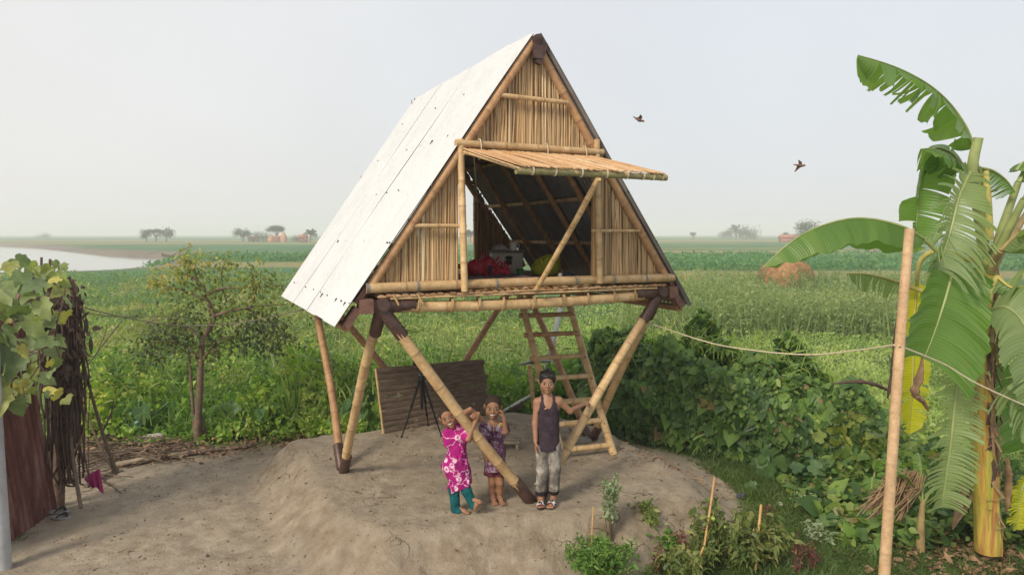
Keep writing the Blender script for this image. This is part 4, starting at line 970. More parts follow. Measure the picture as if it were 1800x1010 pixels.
B_([(353, 640), (365, 620), (385, 598), (410, 590)], .03); B_([(353, 640), (335, 615), (305, 600), (270, 600)], .03); B_([(358, 600), (330, 575), (300, 560), (262, 565)], .022); B_([(345, 492), (340, 470), (330, 456)], .012); B_([(366, 530), (320, 510), (280, 500)], .015)
B_([(430, 541), (470, 560, .2), (500, 590, .3)], .018); B_([(410, 548), (395, 520, .3), (390, 480, .4), (398, 455, .5)], .014); B_([(440, 540), (450, 510, -.2), (440, 470, -.2)], .012)
mb.build('trunk', M['bark'], tr)
b = LB_()
def spray(c, n, sp, size, t, spm=(1, 1, .7)):
    p = c + rng.normal(0, 1, (n, 3)) * sp * A(spm); L_ = rng.uniform(.6, 1.3, n) * size
    b.leaves(p, rdir(n, -.2), rdir(n, .8), L_, L_ * rng.uniform(.45, .75, n), 'oval', .2, np.clip(rng.normal(t, .16, n), 0, 1))
for Bq in br:
    for i in range(4, 20): spray(Bq[i], 11, .11, .065, .6)
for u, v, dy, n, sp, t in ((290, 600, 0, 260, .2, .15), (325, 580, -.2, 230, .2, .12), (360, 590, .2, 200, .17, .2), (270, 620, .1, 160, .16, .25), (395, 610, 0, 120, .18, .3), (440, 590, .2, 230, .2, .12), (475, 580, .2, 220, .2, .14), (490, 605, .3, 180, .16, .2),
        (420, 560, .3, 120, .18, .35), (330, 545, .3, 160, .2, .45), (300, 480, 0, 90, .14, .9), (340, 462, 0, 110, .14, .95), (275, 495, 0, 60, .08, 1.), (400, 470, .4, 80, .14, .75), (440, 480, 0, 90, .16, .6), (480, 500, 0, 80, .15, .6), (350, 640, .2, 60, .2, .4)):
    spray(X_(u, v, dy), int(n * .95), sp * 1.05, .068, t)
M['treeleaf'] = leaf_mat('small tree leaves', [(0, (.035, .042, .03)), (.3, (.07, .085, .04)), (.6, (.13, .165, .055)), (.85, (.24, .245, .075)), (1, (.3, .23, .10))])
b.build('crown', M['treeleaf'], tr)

M['fartree'] = leaf_mat('far tree leaves', [(0, (.03, .05, .03)), (.6, (.05, .075, .035)), (1, (.08, .10, .045))], nscale=.2)
def far_tree(u, vtop, vbase, Yd, wpx, label, kind='broad', name='tree'):
    p = at(u, vbase, Y=Yd); p[2] = zg(p[0], p[1]) - .1; h = at(u, vtop, Y=Yd)[2] - p[2]; wd_ = wpx / 1200 * Yd
    t = thing(name, p, label, 'tree', 'trees far across the plain'); mb = MB(); b = LB_()
    if kind == 'palm':
        limb(mb, [p, p + ZV * h * .35 + A([.1, 0, 0]), p + ZV * h * .6], .035 * h, .025 * h); c0 = p + ZV * h * .55
        for i in range(26):
            a = random.uniform(0, 6.28); el = random.uniform(-.3, 1.2); L = h * .45 * random.uniform(.7, 1.1); d = A([math.cos(a) * math.cos(el), math.sin(a) * math.cos(el), math.sin(el)])
            for f in np.linspace(.15, 1, 9):
                q = c0 + d * L * f - ZV * L * .35 * f * f; n_ = 4
                b.leaves(q[None].repeat(n_, 0), rdir(n_, -.3) + d * .8, rdir(n_, .6), h * .10, h * .03, 'diamond', .2)
    else:
        limb(mb, [p, p + A([.03 * h, 0, h * .3]), p + A([.0, 0, h * .6])], .05 * h, .02 * h)
        nb_ = 9 if kind == 'broad' else 12
        for i in range(nb_):
            if kind == 'umbrella': c = p + A([random.uniform(-.5, .5) * wd_, random.uniform(-.4, .4) * wd_, h * random.uniform(.78, .97)]); sp = .10 * wd_
            elif kind == 'bush': c = p + A([random.uniform(-.42, .42) * wd_, random.uniform(-.3, .3) * wd_, h * random.uniform(.2, .75)]); sp = .13 * wd_
            else: c = p + A([random.uniform(-.34, .34) * wd_, random.uniform(-.3, .3) * wd_, h * random.uniform(.42, .88)]); sp = .12 * wd_
            limb(mb, [p + A([0, 0, h * .35]), (p + A([0, 0, h * .5]) + c) / 2, c], .018 * h, .006 * h); n = 150
            b.leaves(c + rng.normal(0, 1, (n, 3)) * sp * A([1, 1, .75]), rdir(n), rdir(n, .6), .075 * h * rng.uniform(.6, 1.3, n), .05 * h, 'diamond', .1, np.clip(rng.random(n) * .6 + .4 * (i % 3) / 2, 0, 1))
    mb.build('trunk', M['bark'], t); b.build('crown', M['fartree'], t); return t
for a in ((257, 404, 421, 330, 22, 'leftmost of three small trees standing on the far river bank'), (274, 404, 421, 335, 20, 'middle one of three small trees on the far river bank', 'umbrella'), (292, 401, 421, 330, 26, 'rightmost and roundest of three trees on the far river bank'),
        (427, 400, 421, 340, 30, 'dark round tree at the left end of the distant farmstead'), (462, 406, 422, 340, 36, 'low spreading tree left of the hay cones', 'bush'), (487, 399, 422, 350, 26, 'flat-topped tree above the distant hay cones', 'umbrella'), (522, 414, 423, 330, 30, 'low dark bush between hay cone and palm', 'bush'),
        (545, 397, 424, 310, 36, 'bushy dark palm left of the roof edge', 'palm'), (581, 399, 424, 310, 34, 'second dark palm partly behind the roof edge', 'palm'), (827, 398, 424, 310, 26, 'palm seen through the back doorway of the hut', 'palm'),
        (1276, 403, 413, 560, 24, 'faint low tree in the haze left of the hazy grove', 'bush'), (1312, 393, 414, 520, 40, 'hazy rounded grove tree right of the roof', 'bush'), (1294, 390, 414, 520, 9, 'thin hazy palm beside the rounded grove', 'palm'),
        (1420, 389, 412, 330, 44, 'grey-green tree rising behind the tip of the arching banana leaf'), (1383, 405, 413, 330, 18, 'small dark bush beside the distant red-brown house', 'bush'), (1490, 404, 420, 340, 60, 'wide bluish clump of trees under the arching banana leaf', 'bush'), (1784, 380, 402, 330, 30, 'hazy round tree behind the banana stalks'), (1218, 405, 413, 480, 6, 'tiny lone palm on the horizon', 'palm'),
        (76, 410, 416, 600, 26, 'low hazy bush on the horizon beyond the river', 'bush')): far_tree(*a)

# distant hay cones, houses and a figure
M['hay'] = plain('hay', (.34, .18, .08), .95, 0, .3, 3, .6); M['hayfar'] = plain('distant hay', (.5, .26, .14), .95, 0, .2, .6); M['redwall'] = plain('rusty tin wall', (.4, .15, .10), .8, 0, .25, .5); M['mudwall'] = plain('pale wall', (.5, .42, .34), .9, 0, .15, .5)
def cone_stack(u, vt, vb, Yd, wpx, label):
    p = at(u, vb, Y=Yd); p[2] = zg(p[0], p[1]); h = at(u, vt, Y=Yd)[2] - p[2]; r = wpx / 2400 * Yd; mb = MB()
    mb.tube([p, p + ZV * h * .35, p + ZV * h * .6, p + ZV * h * .82, p + ZV * h], [r * .85, r, r * .72, r * .3, r * .05], 14); tag(mb.build('haystack', M['hayfar']), label, 'haystack', 'hay cones at the distant farmstead')
cone_stack(476, 412, 423, 325, 11, 'shorter reddish hay cone at the distant farmstead'); cone_stack(499, 405, 423, 325, 12, 'taller pointed hay cone at the distant farmstead'); cone_stack(831, 411, 424, 320, 9, 'hay cone seen through the back doorway')
def house(u, vt, vb, Yd, wpx, wallm, label):
    p = at(u, vb, Y=Yd); p[2] = zg(p[0], p[1]) - .1; h = at(u, vt, Y=Yd)[2] - p[2]; wd_ = wpx / 1200 * Yd
    hs = thing('farm_house', p, label, 'house', 'distant farm houses'); mb = MB(); mb.box(p + ZV * h * .32, (wd_, wd_ * .6, h * .64)); mb.build('wall', M[wallm], hs, smooth=False)
    mb = MB(); a, c_ = wd_ * .56, wd_ * .38
    V = [p + A(q) for q in ((-a, -c_, h * .6), (a, -c_, h * .6), (a, c_, h * .6), (-a, c_, h * .6), (-a * .95, 0, h), (a * .95, 0, h))]; mb.add(V, [(0, 1, 5, 4), (2, 3, 4, 5), (0, 4, 3), (1, 2, 5), (0, 3, 2, 1)]); mb.build('roof', M['redwall'], hs, smooth=False)
    mb = MB(); mb.box(p + A([wd_ * .1, -wd_ * .301, h * .25]), (wd_ * .14, .08, h * .5)); mb.build('door', M['bark'], hs, smooth=False)
house(487, 414, 423, 340, 14, 'redwall', 'low red-brown house between the two hay cones'); house(533, 412, 423, 330, 14, 'redwall', 'small red house left of the bushy palm'); house(446, 415, 422, 345, 16, 'mudwall', 'pale low house beside the dark round tree')
house(1386, 412, 421, 320, 28, 'redwall', 'red-brown house under the grey-green tree on the right'); house(1533, 430, 439, 150, 11, 'mudwall', 'tiny shed in the field under the arching banana leaf')
mb = MB(); p = at(1437, 441, Y=145); p[2] = zg(p[0], p[1]); mb.tube([p + A([-.12, 0, 0]), p + A([-.08, 0, .5]), p + A([0, 0, .85])], [.08, .1, .14], 8); mb.tube([p + A([.14, 0, 0]), p + A([.08, 0, .5]), p + A([0, 0, .85])], [.08, .1, .14], 8)
mb.tube([p + ZV * .8, p + ZV * 1.15, p + ZV * 1.4, p + ZV * 1.5], [.17, .2, .2, .07], 10); mb.ball(p + ZV * 1.62, .12); 
for sg in (-1, 1): mb.tube([p + A([sg * .18, 0, 1.38]), p + A([sg * .26, 0, 1.1]), p + A([sg * .22, -.1, .8])], [.06, .05, .045], 8)
tag(mb.build('person', plain('dark clothes', (.08, .06, .06), .9)), 'tiny far-off person standing in the field on the right', 'person')
# rounded haystack in the field
p = at(1381, 497, Y=50); p[2] = zg(p[0], p[1]) - .05; mb = MB(); hh_ = at(1381, 457, Y=50)[2] - p[2]; rx_ = 50 / 1200 * 50
G = []
for i in range(29):
    f = i / 28; a = f * math.pi / 2; row = []
    for j in range(57):
        ph = 2 * math.pi * j / 56; k = 1 + .10 * (fbm(A([3 + 2 * math.cos(ph)]), A([2 * math.sin(ph) + 3 * f]), 1.4)[0] - .5) * 2
        row.append(p + A([rx_ * math.cos(ph) * math.cos(a) ** .72 * k, rx_ * .9 * math.sin(ph) * math.cos(a) ** .72 * k, hh_ * math.sin(a) ** .92 * (1 + .04 * (k - 1))]))
    G.append(row)
mb.grid(G); b = LB_(); b.mb(mb); n = 5000; a = np.arcsin(rng.random(n) ** 1.); ph = rng.uniform(0, 6.28, n)
pp_ = p + np.stack([rx_ * np.cos(ph) * np.cos(a) ** .72, rx_ * .9 * np.sin(ph) * np.cos(a) ** .72, hh_ * np.sin(a) ** .92], 1)
b.leaves(pp_, rdir(n, -.5), unit(pp_ - p) + rng.normal(0, .3, (n, 3)), rng.uniform(.12, .4, n), .03, 'blade', .3)
tag(b.build('haystack', M['hay'], smooth=True), 'rounded brown haystack in the green field behind the arching banana leaf', 'haystack')
p = at(1205, 485, Y=56); p[2] = zg(p[0], p[1]) - .1; mb = MB(); mb.ball(p, (1.6, .9, .55), 24, 12); tag(mb.build('soil_heap', M['hay']), 'low reddish heap of soil just right of the roof edge', 'heap')
# boat drawn up on the mud bank
p = at(307, 448, Y=128); p[2] = zg(p[0], p[1]); mb = MB(); bt = thing('rowing_boat', p, 'dark wooden boat with a slanting pole drawn up on the muddy river bank', 'boat')
G = [[p + A([-2.4 + 4.8 * f, y * .7 * math.sin(math.pi * min(.97, max(.03, f))) ** .6, .12 + z + .5 * (2 * f - 1) ** 2]) for y, z in ((-1, .55), (-.8, .15), (0, 0), (.8, .15), (1, .55))] for f in np.linspace(0, 1, 13)]
mb.grid(G); mb.build('hull', M['bark'], bt); mb = MB(); mb.tube([p + A([-.8, 0, .5]), at(336, 432, Y=128)], .12, 6); mb.build('mooring_pole', M['bark'], bt)

# ------------------------------------------------------------------ left edge: tin fence, grey post, vine, sticks
M['rust'] = None
s = NT('rusty red sheet'); co = s.coord(); f = s.noise(1., 6, .7, s.mapping((5, 5, .8), co)); g = s.noise(7., 5, .6, co)
c = s.ramp(f, [(.3, (.06, .022, .02)), (.48, (.12, .045, .038)), (.66, (.24, .13, .11))]); c = s.mix(s.ramp(g, [(.6, 0.), (.75, .5)]), c, (.25, .19, .16)); M['rust'] = s.bsdf(c, .75, nrm=s.bump(g, .2, .01), spec=.25)
M['greypost'] = plain('grey tin', (.36, .37, .38), .7, 0, .25, 5, .1)
fa, fb2 = at(12, 958, z=-.47), at(100, 896, z=-.47); ta, tb2 = A([-5.42, 6.62, 2.0]), A([-5.40, 7.45, 2.0])
tf = thing('tin_fence', (fa + fb2) / 2, 'rusty dark red corrugated tin fence panel leaning at the left edge', 'fence')
mb = MB(); nk = 120; outn = A([1, -.12, .1])
G = [[fa + (fb2 - fa) * q + ((ta + (tb2 - ta) * q) - (fa + (fb2 - fa) * q)) * r + outn * .011 * math.sin(2 * math.pi * q * .78 / .076) for q in np.linspace(0, 1, nk)] for r in np.linspace(0, 1, 14)]
mb.grid(G); mb.grid([[p - outn * .003 for p in row][::-1] for row in G]); mb.build('tin_panel', M['rust'], tf)
mb = MB(); G = [[A([-5.42 - .2 * r, 6.1, -.5]) + A([-.05, .55, 0]) * q + ZV * 2.55 * r + outn * .011 * math.sin(2 * math.pi * q * .55 / .076) for q in np.linspace(0, 1, 160)] for r in np.linspace(0, 1, 8)]
mb.grid(G); mb.build('tin_panel', M['greypost'], tf)
gp0 = at(6, 990, Y=6.35); mb = MB(); mb.tube([gp0 - ZV * .1, gp0 + A([-.01, .0, 1.2]), gp0 + A([-.03, .05, 2.6])], .07, 14); tag(mb.build('fence_post', M['greypost']), 'grey post at the left edge in front of the red tin fence', 'post')
pg0 = at(96, 845, Y=7.9); pg0[2] = zg(pg0[0], pg0[1]) - .05; pgt = at(118, 490, Y=7.9)
vp = thing('vine_post', pg0, 'wooden post smothered in dead brown vines left of the yard', 'post')
mb = MB(); mb.tube([pg0, (pg0 + pgt) / 2 + A([-.02, 0, 0]), pgt], [.085, .08, .07], 12, t=.4); mb.tube([at(30, 520, Y=7.4), at(95, 532, Y=7.7), at(140, 548, Y=8)], .05, 10); mb.build('post', M['bark'], vp)
b = LB_(); mbv = MB()
for i in range(150):
    u0 = random.gauss(112, 15); v0 = random.uniform(490, 640); y = 7.85 + random.uniform(-.2, .15); L = random.uniform(60, 330)
    mbv.tube(list(spline(pxs([(u0, v0, y), (u0 + random.gauss(0, 7), v0 + L * .35, y), (u0 + random.gauss(2, 9), v0 + L * .7, y), (u0 + random.gauss(2, 12), min(850, v0 + L), y)]), 9)), random.uniform(.004, .014), 5, t=random.random())
b.mb(mbv); n = 420; u = rng.normal(112, 15, n); v = rng.uniform(485, 700, n) 
pp_ = A([at(a, c, Y=7.8 + rng.uniform(-.2, .15)) for a, c in zip(u, v)]); b.leaves(pp_, rdir(n, -1.5), rdir(n), rng.uniform(.06, .17, n), rng.uniform(.03, .09, n), 'oval', .2)
b.build('dead_vine', M['drydark'], vp, smooth=True)
for u, v in ((152, 575), (143, 592), (133, 598), (160, 610)):
    c = at(u, v, Y=7.9); mb = MB(); mb.tube([c + ZV * .12, c + ZV * .07, c, c - ZV * .08], [.006, .03, .035, .006], 7, flat=.5); mb.tube([c + ZV * .12, at(128, 520, Y=7.9)], .005, 5); mb.build('withered_pod', M['drydark'], vp)
gv = thing('gourd_vine', at(40, 700, Y=6.9), 'gourd vine with big pale lobed leaves climbing over the fence at the left edge', 'vine')
ORIG[gv.name] = A(gv.location)
b = LB_(); spots = []
for (u, v, s_) in ((20, 500, .30), (60, 500, .26), (88, 488, .22), (105, 510, .22), (30, 545, .3), (75, 540, .24), (15, 590, .3), (60, 575, .30), (45, 610, .32), (82, 600, .24), (95, 618, .24), (25, 640, .3), (40, 680, .32), (12, 665, .26), (30, 712, .26), (8, 620, .3), (108, 490, .2), (5, 540, .3), (50, 520, .2), (70, 555, .2), (18, 468, .2), (40, 458, .18), (0, 700, .3), (55, 655, .26), (88, 565, .2), (120, 530, .14), (38, 490, .24), (10, 515, .26)):
    p = at(u, v, Y=6.55 + random.uniform(-.35, .5)); spots.append(p)
P_ = A(spots); n = len(P_); ax = rng.normal(0, .45, (n, 3)) + A([.35, -.45, -.7]); nr = rng.normal(0, .35, (n, 3)) + A([.25, -.8, .6])
sz = A([.30, .26, .22, .22, .3, .24, .3, .30, .32, .24, .24, .3, .32, .26, .26, .3, .2, .3, .2, .2, .2, .18, .3, .26, .2, .14, .24, .26]) * .76
b.leaves(P_ - unit(ax) * (sz * .35)[:, None], ax, nr, sz, sz * .92, 'lobed', .12, rng.uniform(.25, .8, n))
n2 = 60; q = A([at(random.uniform(0, 118), random.uniform(455, 700), Y=6.6 + random.uniform(-.3, .6)) for _ in range(n2)]); b.leaves(q, rdir(n2, -.5), rdir(n2, .8) + A([0, -.6, 0]), rng.uniform(.07, .16, n2), rng.uniform(.07, .14, n2), 'lobed', .2, rng.uniform(.3, 1., n2))
M['gourd'] = leaf_mat('gourd leaves', [(0, (.07, .10, .055)), (.4, (.11, .15, .075)), (.7, (.17, .20, .075)), (1, (.34, .30, .09))], nscale=9., transl=.3)
b.build('foliage', M['gourd'], gv); mb = MB()
for i in range(16): mb.tube(list(spline([spots[i] + A([0, .1, .05]), (spots[i] + spots[(i * 7 + 3) % len(spots)]) / 2 + A([0, .12, random.uniform(-.15, .1)]), spots[(i * 7 + 3) % len(spots)] + A([0, .1, 0])], 10)), .007, 5)
for u, v0, v1 in ((73, 452, 490), (88, 455, 500), (60, 470, 520)): mb.tube([at(u, v0, Y=7), at(u - 1, v1, Y=7)], .012, 6)
mb.build('stem', M['twig'], gv)
# leaning sticks and brushwood by the post
for k, (P, r, lab) in enumerate((([(142, 892, 7.3), (128, 800, 7.6), (122, 720, 7.8), (118, 640, 7.9)], .022, 'dead stick leaning on the vine post nearest the fence'), ([(205, 832, 8.3), (180, 760, 8.3), (160, 690, 8.2), (140, 610, 8.1)], .026, 'long dark stick slanting from the post to the ground by the brushwood'), ([(200, 828, 8.35), (172, 775, 8.5), (150, 715, 8.6), (148, 680, 8.6)], .016, 'thin forked stick behind the pink cloth'), ([(118, 690, 8.5), (170, 620, 9.3), (215, 562, 9.9)], .014, 'thin pale stick slanting up to the right of the vine post'))):
    mb = MB(); mb.tube(list(spline(pxs(P), 14)), list(np.linspace(r, r * .5, 14)), 7, t=.4)
    q = pxs(P)[1]; mb.tube([q, q + A([.1, .05, .25]), q + A([.13, .05, .42])], [r * .5, r * .4, r * .2], 5); tag(mb.build('stick', M['twig']), lab, 'stick')
b = MB()
for i in range(150):
    u = random.uniform(125, 320); v = random.uniform(772, 812) if u > 190 else random.uniform(760, 850); p = at(u, v, z=-.42); p[2] = zg(p[0], p[1]) + random.uniform(.0, .12); a = random.gauss(.15, .5); L = random.uniform(.15, .55)
    b.tube([p - A([math.cos(a), math.sin(a), random.uniform(-.15, .15)]) * L, p + A([0, 0, random.uniform(0, .05)]), p + A([math.cos(a), math.sin(a), random.uniform(-.1, .2)]) * L], random.uniform(.004, .011), 5, t=random.random())
tag(b.build('brushwood', M['twig']), kind='stuff')
# ------------------------------------------------------------------ people: bodies grown from one smooth distance field each
class SDF:
    def __init__(s, lo, hi, h):
        s.lo = A(lo, float); s.h = h; s.n = np.ceil((A(hi, float) - s.lo) / h).astype(int) + 1
        s.f = np.full(s.n, 9., np.float32)
    def win(s, lo, hi):
        a = np.clip(np.floor((A(lo) - s.lo) / s.h).astype(int), 0, s.n); b = np.clip(np.ceil((A(hi) - s.lo) / s.h).astype(int) + 1, 0, s.n)
        sl = tuple(slice(i, j) for i, j in zip(a, b)); ax = [s.lo[i] + s.h * np.arange(a[i], b[i]) for i in range(3)]
        return sl, np.stack(np.meshgrid(*ax, indexing='ij'), -1)
    def put(s, d, sl, k, mode):
        a = s.f[sl]
        if mode == 'add':
            hh = np.maximum(k - np.abs(a - d), 0) / max(k, 1e-6); s.f[sl] = np.minimum(a, d) - hh * hh * k * .25
        else:
            d = -d; hh = np.maximum(k - np.abs(a - d), 0) / max(k, 1e-6); s.f[sl] = np.maximum(a, d) + hh * hh * k * .25
    def cap(s, p, q, r0, r1=None, k=.02, mode='add', flat=None):
        p, q = A(p, float), A(q, float); r1 = r0 if r1 is None else r1; m = max(r0, r1) + k + 3 * s.h
        sl, X = s.win(np.minimum(p, q) - m, np.maximum(p, q) + m)
        if X.size == 0: return
        e = q - p; t = np.clip(((X - p) @ e) / (e @ e + 1e-12), 0, 1); v = X - p - t[..., None] * e
        d = np.sqrt((v ** 2).sum(-1)) - (r0 + (r1 - r0) * t); s.put(d.astype(np.float32), sl, k, mode)
    def chain(s, P, Rr, k=.015, mode='add'):
        for i in range(len(P) - 1): s.cap(P[i], P[i + 1], Rr[i], Rr[i + 1], k, mode)
    def ell(s, c, r, Rm=None, k=.02, mode='add'):
        c, r = A(c, float), A(r, float); m = max(r) + k + 3 * s.h; sl, X = s.win(c - m, c + m)
        if X.size == 0: return
        v = X - c
        if Rm is not None: v = v @ Rm
        k0 = np.sqrt(((v / r) ** 2).sum(-1)); k1 = np.sqrt(((v / r ** 2) ** 2).sum(-1)) + 1e-9
        s.put((k0 * (k0 - 1) / k1).astype(np.float32), sl, k, mode)
    def cut(s, p, nrm):                       # keep the side the normal points away from
        sl, X = s.win(s.lo, s.lo + s.h * s.n); s.f = np.maximum(s.f, ((X - A(p)) @ A(nrm)).astype(np.float32))
    def mesh(s):
        f = s.f; S = f < 0; n = A(f.shape) - 1
        cnt = np.zeros(n, np.int8); acc = np.zeros((*n, 3), np.float32)
        cor = [(i, j, k) for i in (0, 1) for j in (0, 1) for k in (0, 1)]
        g = lambda Z, c: Z[c[0]:c[0] + n[0], c[1]:c[1] + n[1], c[2]:c[2] + n[2]]
        for c0 in cor:
            for ax in range(3):
                if c0[ax]: continue
                c1 = list(c0); c1[ax] = 1; a, b = g(f, c0), g(f, c1); x = g(S, c0) != g(S, c1)
                t = np.where(x, a / np.where(x, a - b, 1), 0); cnt += x
                for d in range(3): acc[..., d] += np.where(x, c0[d] + (t if d == ax else 0), 0)
        act = cnt > 0; idx = np.full(n, -1, np.int32); idx[act] = np.arange(act.sum())
        V = s.lo + s.h * (np.argwhere(act) + acc[act] / cnt[act][:, None]); F = []
        for ax in range(3):
            o = [i for i in range(3) if i != ax]
            a = S[tuple(slice(0, -1) if i == ax else slice(1, -1) for i in range(3))]; b = S[tuple(slice(1, None) if i == ax else slice(1, -1) for i in range(3))]
            for flip, mk in ((0, a & ~b), (1, ~a & b)):
                q = np.argwhere(mk)
                if not len(q): continue
                q[:, o] += 1
                def ci(d0, d1): z = q.copy(); z[:, o[0]] -= d0; z[:, o[1]] -= d1; return idx[z[:, 0], z[:, 1], z[:, 2]]
                Q = np.stack([ci(1, 1), ci(0, 1), ci(0, 0), ci(1, 0)], 1)
                if flip ^ (ax == 1): Q = Q[:, ::-1]
                F.append(Q)
        return V.astype(np.float32), np.concatenate(F).astype(np.int32)

def skinmat(name, rough=.5):
    s = NT(name); c = s.n('ShaderNodeAttribute', attribute_name='col').outputs['Color']; v = s.ramp(s.noise(30., 4, .6), [(.3, .88), (.7, 1.1)])
    return s.bsdf(s.mix(1., c, v, 'MULTIPLY'), rough, spec=.35)
M['skin'] = skinmat('skin')
M['hair_black'] = plain('black hair', (.012, .01, .01), .5, 0, .4, 60, .3, spec=.3); M['hair_crop'] = plain('cropped hair', (.035, .022, .018), .8, 0, .35, 90, .2, spec=.2)
def body_part(name, sd, mat, parent, t=None): V, F = sd.mesh(); return npmesh(name, V, F, mat, parent)

def head_frame(c, hs, fwd, up):
    fwd, up = A(fwd, float), A(up, float); up /= np.linalg.norm(up); fwd = fwd - up * (fwd @ up); fwd /= np.linalg.norm(fwd)
    return A(c, float), hs, np.stack([np.cross(fwd, up), fwd, up], 1)
def add_head(sd, hf, smile):
    c, hs, B = hf; W = lambda x, y, z: c + B @ (A([x, y, z]) * hs)
    E = lambda p, r, k=.02, mode='add': sd.ell(W(*p), A(r) * hs, B, k, mode); k = hs * .1
    E((0, -.05, .14), (.355, .42, .36), k); E((0, .08, -.15), (.285, .29, .33), k); E((0, .25, -.40), (.10, .10, .085), k * .9)
    for sx in (-1, 1):
        E((sx * .17, .21, -.14), (.125, .13, .13), k); E((sx * .365, -.04, -.03), (.045, .10, .135), k * .3); E((sx * .385, .02, .02), (.03, .05, .07), k * .2)
        E((sx * .22, .03, -.30), (.08, .15, .1), k)
        E((sx * .145, .41, .0), (.085, .06, .05), k * .4, 'sub'); E((sx * .145, .315, -.002), (.078, .07, .06), k * .15)
        sd.cap(W(sx * .07, .355, .085), W(sx * .22, .315, .09), .030 * hs, .026 * hs, k * .5)
        E((sx * .045, .395, -.115), (.042, .05, .035), k * .35)
    sd.cap(W(0, .36, .04), W(0, .425, -.105), .030 * hs, .046 * hs, k * .4)
    wd_ = .15 if smile else .10
    for dz in (-.232, -.285): sd.cap(W(-wd_, .30 if smile else .325, dz + (.03 if smile else 0)), W(0, .375, dz), .018 * hs, .026 * hs, k * .25); sd.cap(W(wd_, .30 if smile else .325, dz + (.03 if smile else 0)), W(0, .375, dz), .018 * hs, .026 * hs, k * .25)
def paint(o, hf, tone, smile, V, extra=None):
    c, hs, B = hf; q = ((V - c) @ B) / hs; n = len(V); base = A(tone)
    C = np.tile(base, (n, 1)) * (.93 + .14 * rng.random((n, 1)) * 0)
    x, y, z = q.T; face = (y > .12) & (np.abs(x) < .5) & (np.abs(z) < .6)
    def mixc(m, col): C[:] = C * (1 - m[:, None]) + A(col) * m[:, None]
    soft = lambda d, w=.25: np.clip((1 - d) / w, 0, 1) * face
    mixc(.35 * soft(np.hypot((np.abs(x) - .145) / .15, (z + .0) / .10), .6), base * .5)                    # darker skin round the eyes
    mixc(.9 * soft(np.hypot((np.abs(x) - .145) / .088, (z - .02 * 0) / (.030 if smile else .034))), (.42, .40, .37))
    mixc(soft(np.hypot((np.abs(x) - .145) / .046, z / .042), .4), (.012, .008, .006))
    mixc(.9 * soft(np.hypot((np.abs(x) - .145) / .10, (z - .047) / .016), .5), (.012, .008, .007))
    zb = .115 - 1.2 * np.maximum(np.abs(np.abs(x) - .15) - .03, 0) ** 1.3
    mixc(.85 * soft(np.hypot((np.abs(x) - .155) / .115, (z - zb) / .026), .5), (.015, .01, .008))
    zm = z + .258 - (.9 if smile else .0) * x * x
    if smile:
        mixc(.8 * soft(np.hypot(x / .19, zm / .065), .3), (.28, .09, .07)); mixc(.95 * soft(np.hypot(x / .145, (zm - .003) / .032), .3), (.62, .6, .54))
    else:
        mixc(.6 * soft(np.hypot(x / .115, zm / .05), .4), (.26, .10, .085)); mixc(.7 * soft(np.hypot(x / .11, zm / .010), .5), (.06, .025, .02))
    for sx in (-1, 1): mixc(.7 * soft(np.hypot((x - sx * .03) / .018, (z + .145) / .012), .5), (.03, .015, .01))
    if extra: extra(C, V)
    a = o.data.color_attributes.new('col', 'FLOAT_COLOR', 'POINT'); a.data.foreach_set('color', np.concatenate([C, np.ones((n, 1))], 1).astype(np.float32).ravel())
def hair(hf, parent, mat, thick, front, low, bounds, h, tuft=0.):
    c, hs, B = hf; W = lambda x, y, z: c + B @ (A([x, y, z]) * hs); sd = SDF(*bounds, h)
    sd.ell(W(0, -.05, .145), A([.36 + thick, .425 + thick, .365 + thick * 1.3]) * hs, B, .005)
    if tuft:
        for i in range(60):
            a = random.uniform(0, 6.28); r = random.random() ** .5 * .34; p = A([r * math.cos(a), r * math.sin(a) - .03, .145 + .36 * math.sqrt(max(0, 1 - (r / .42) ** 2))])
            sd.cap(W(*p), W(p[0] * 1.15, p[1] * 1.1 + .05, p[2] + tuft * random.uniform(.3, 1)), .03 * hs, .012 * hs, .01 * hs)
        for i in range(9): x = (i - 4) * .065; sd.cap(W(x, .26, .40), W(x + .03, .36 - abs(x) * .25, .27 + .04 * (i % 2) + abs(x) * .05), .035 * hs, .02 * hs, .02 * hs)
    # hairline: cut away the face and below the ears
    sd.ell(W(0, .52, front - .42), A([.40, .42, .42]) * hs, B, .012, 'sub')
    sd.ell(W(0, .25, -.62 + low), A([.7, .42, .42]) * hs, B, .01, 'sub'); sd.ell(W(0, -.2, -.80 + low), A([.8, .9, .55]) * hs, B, .01, 'sub')
    for sx in (-1, 1): sd.ell(W(sx * .4, .0, -.05), A([.1, .11, .15]) * hs, B, .01, 'sub')
    return body_part('hair', sd, mat, parent)
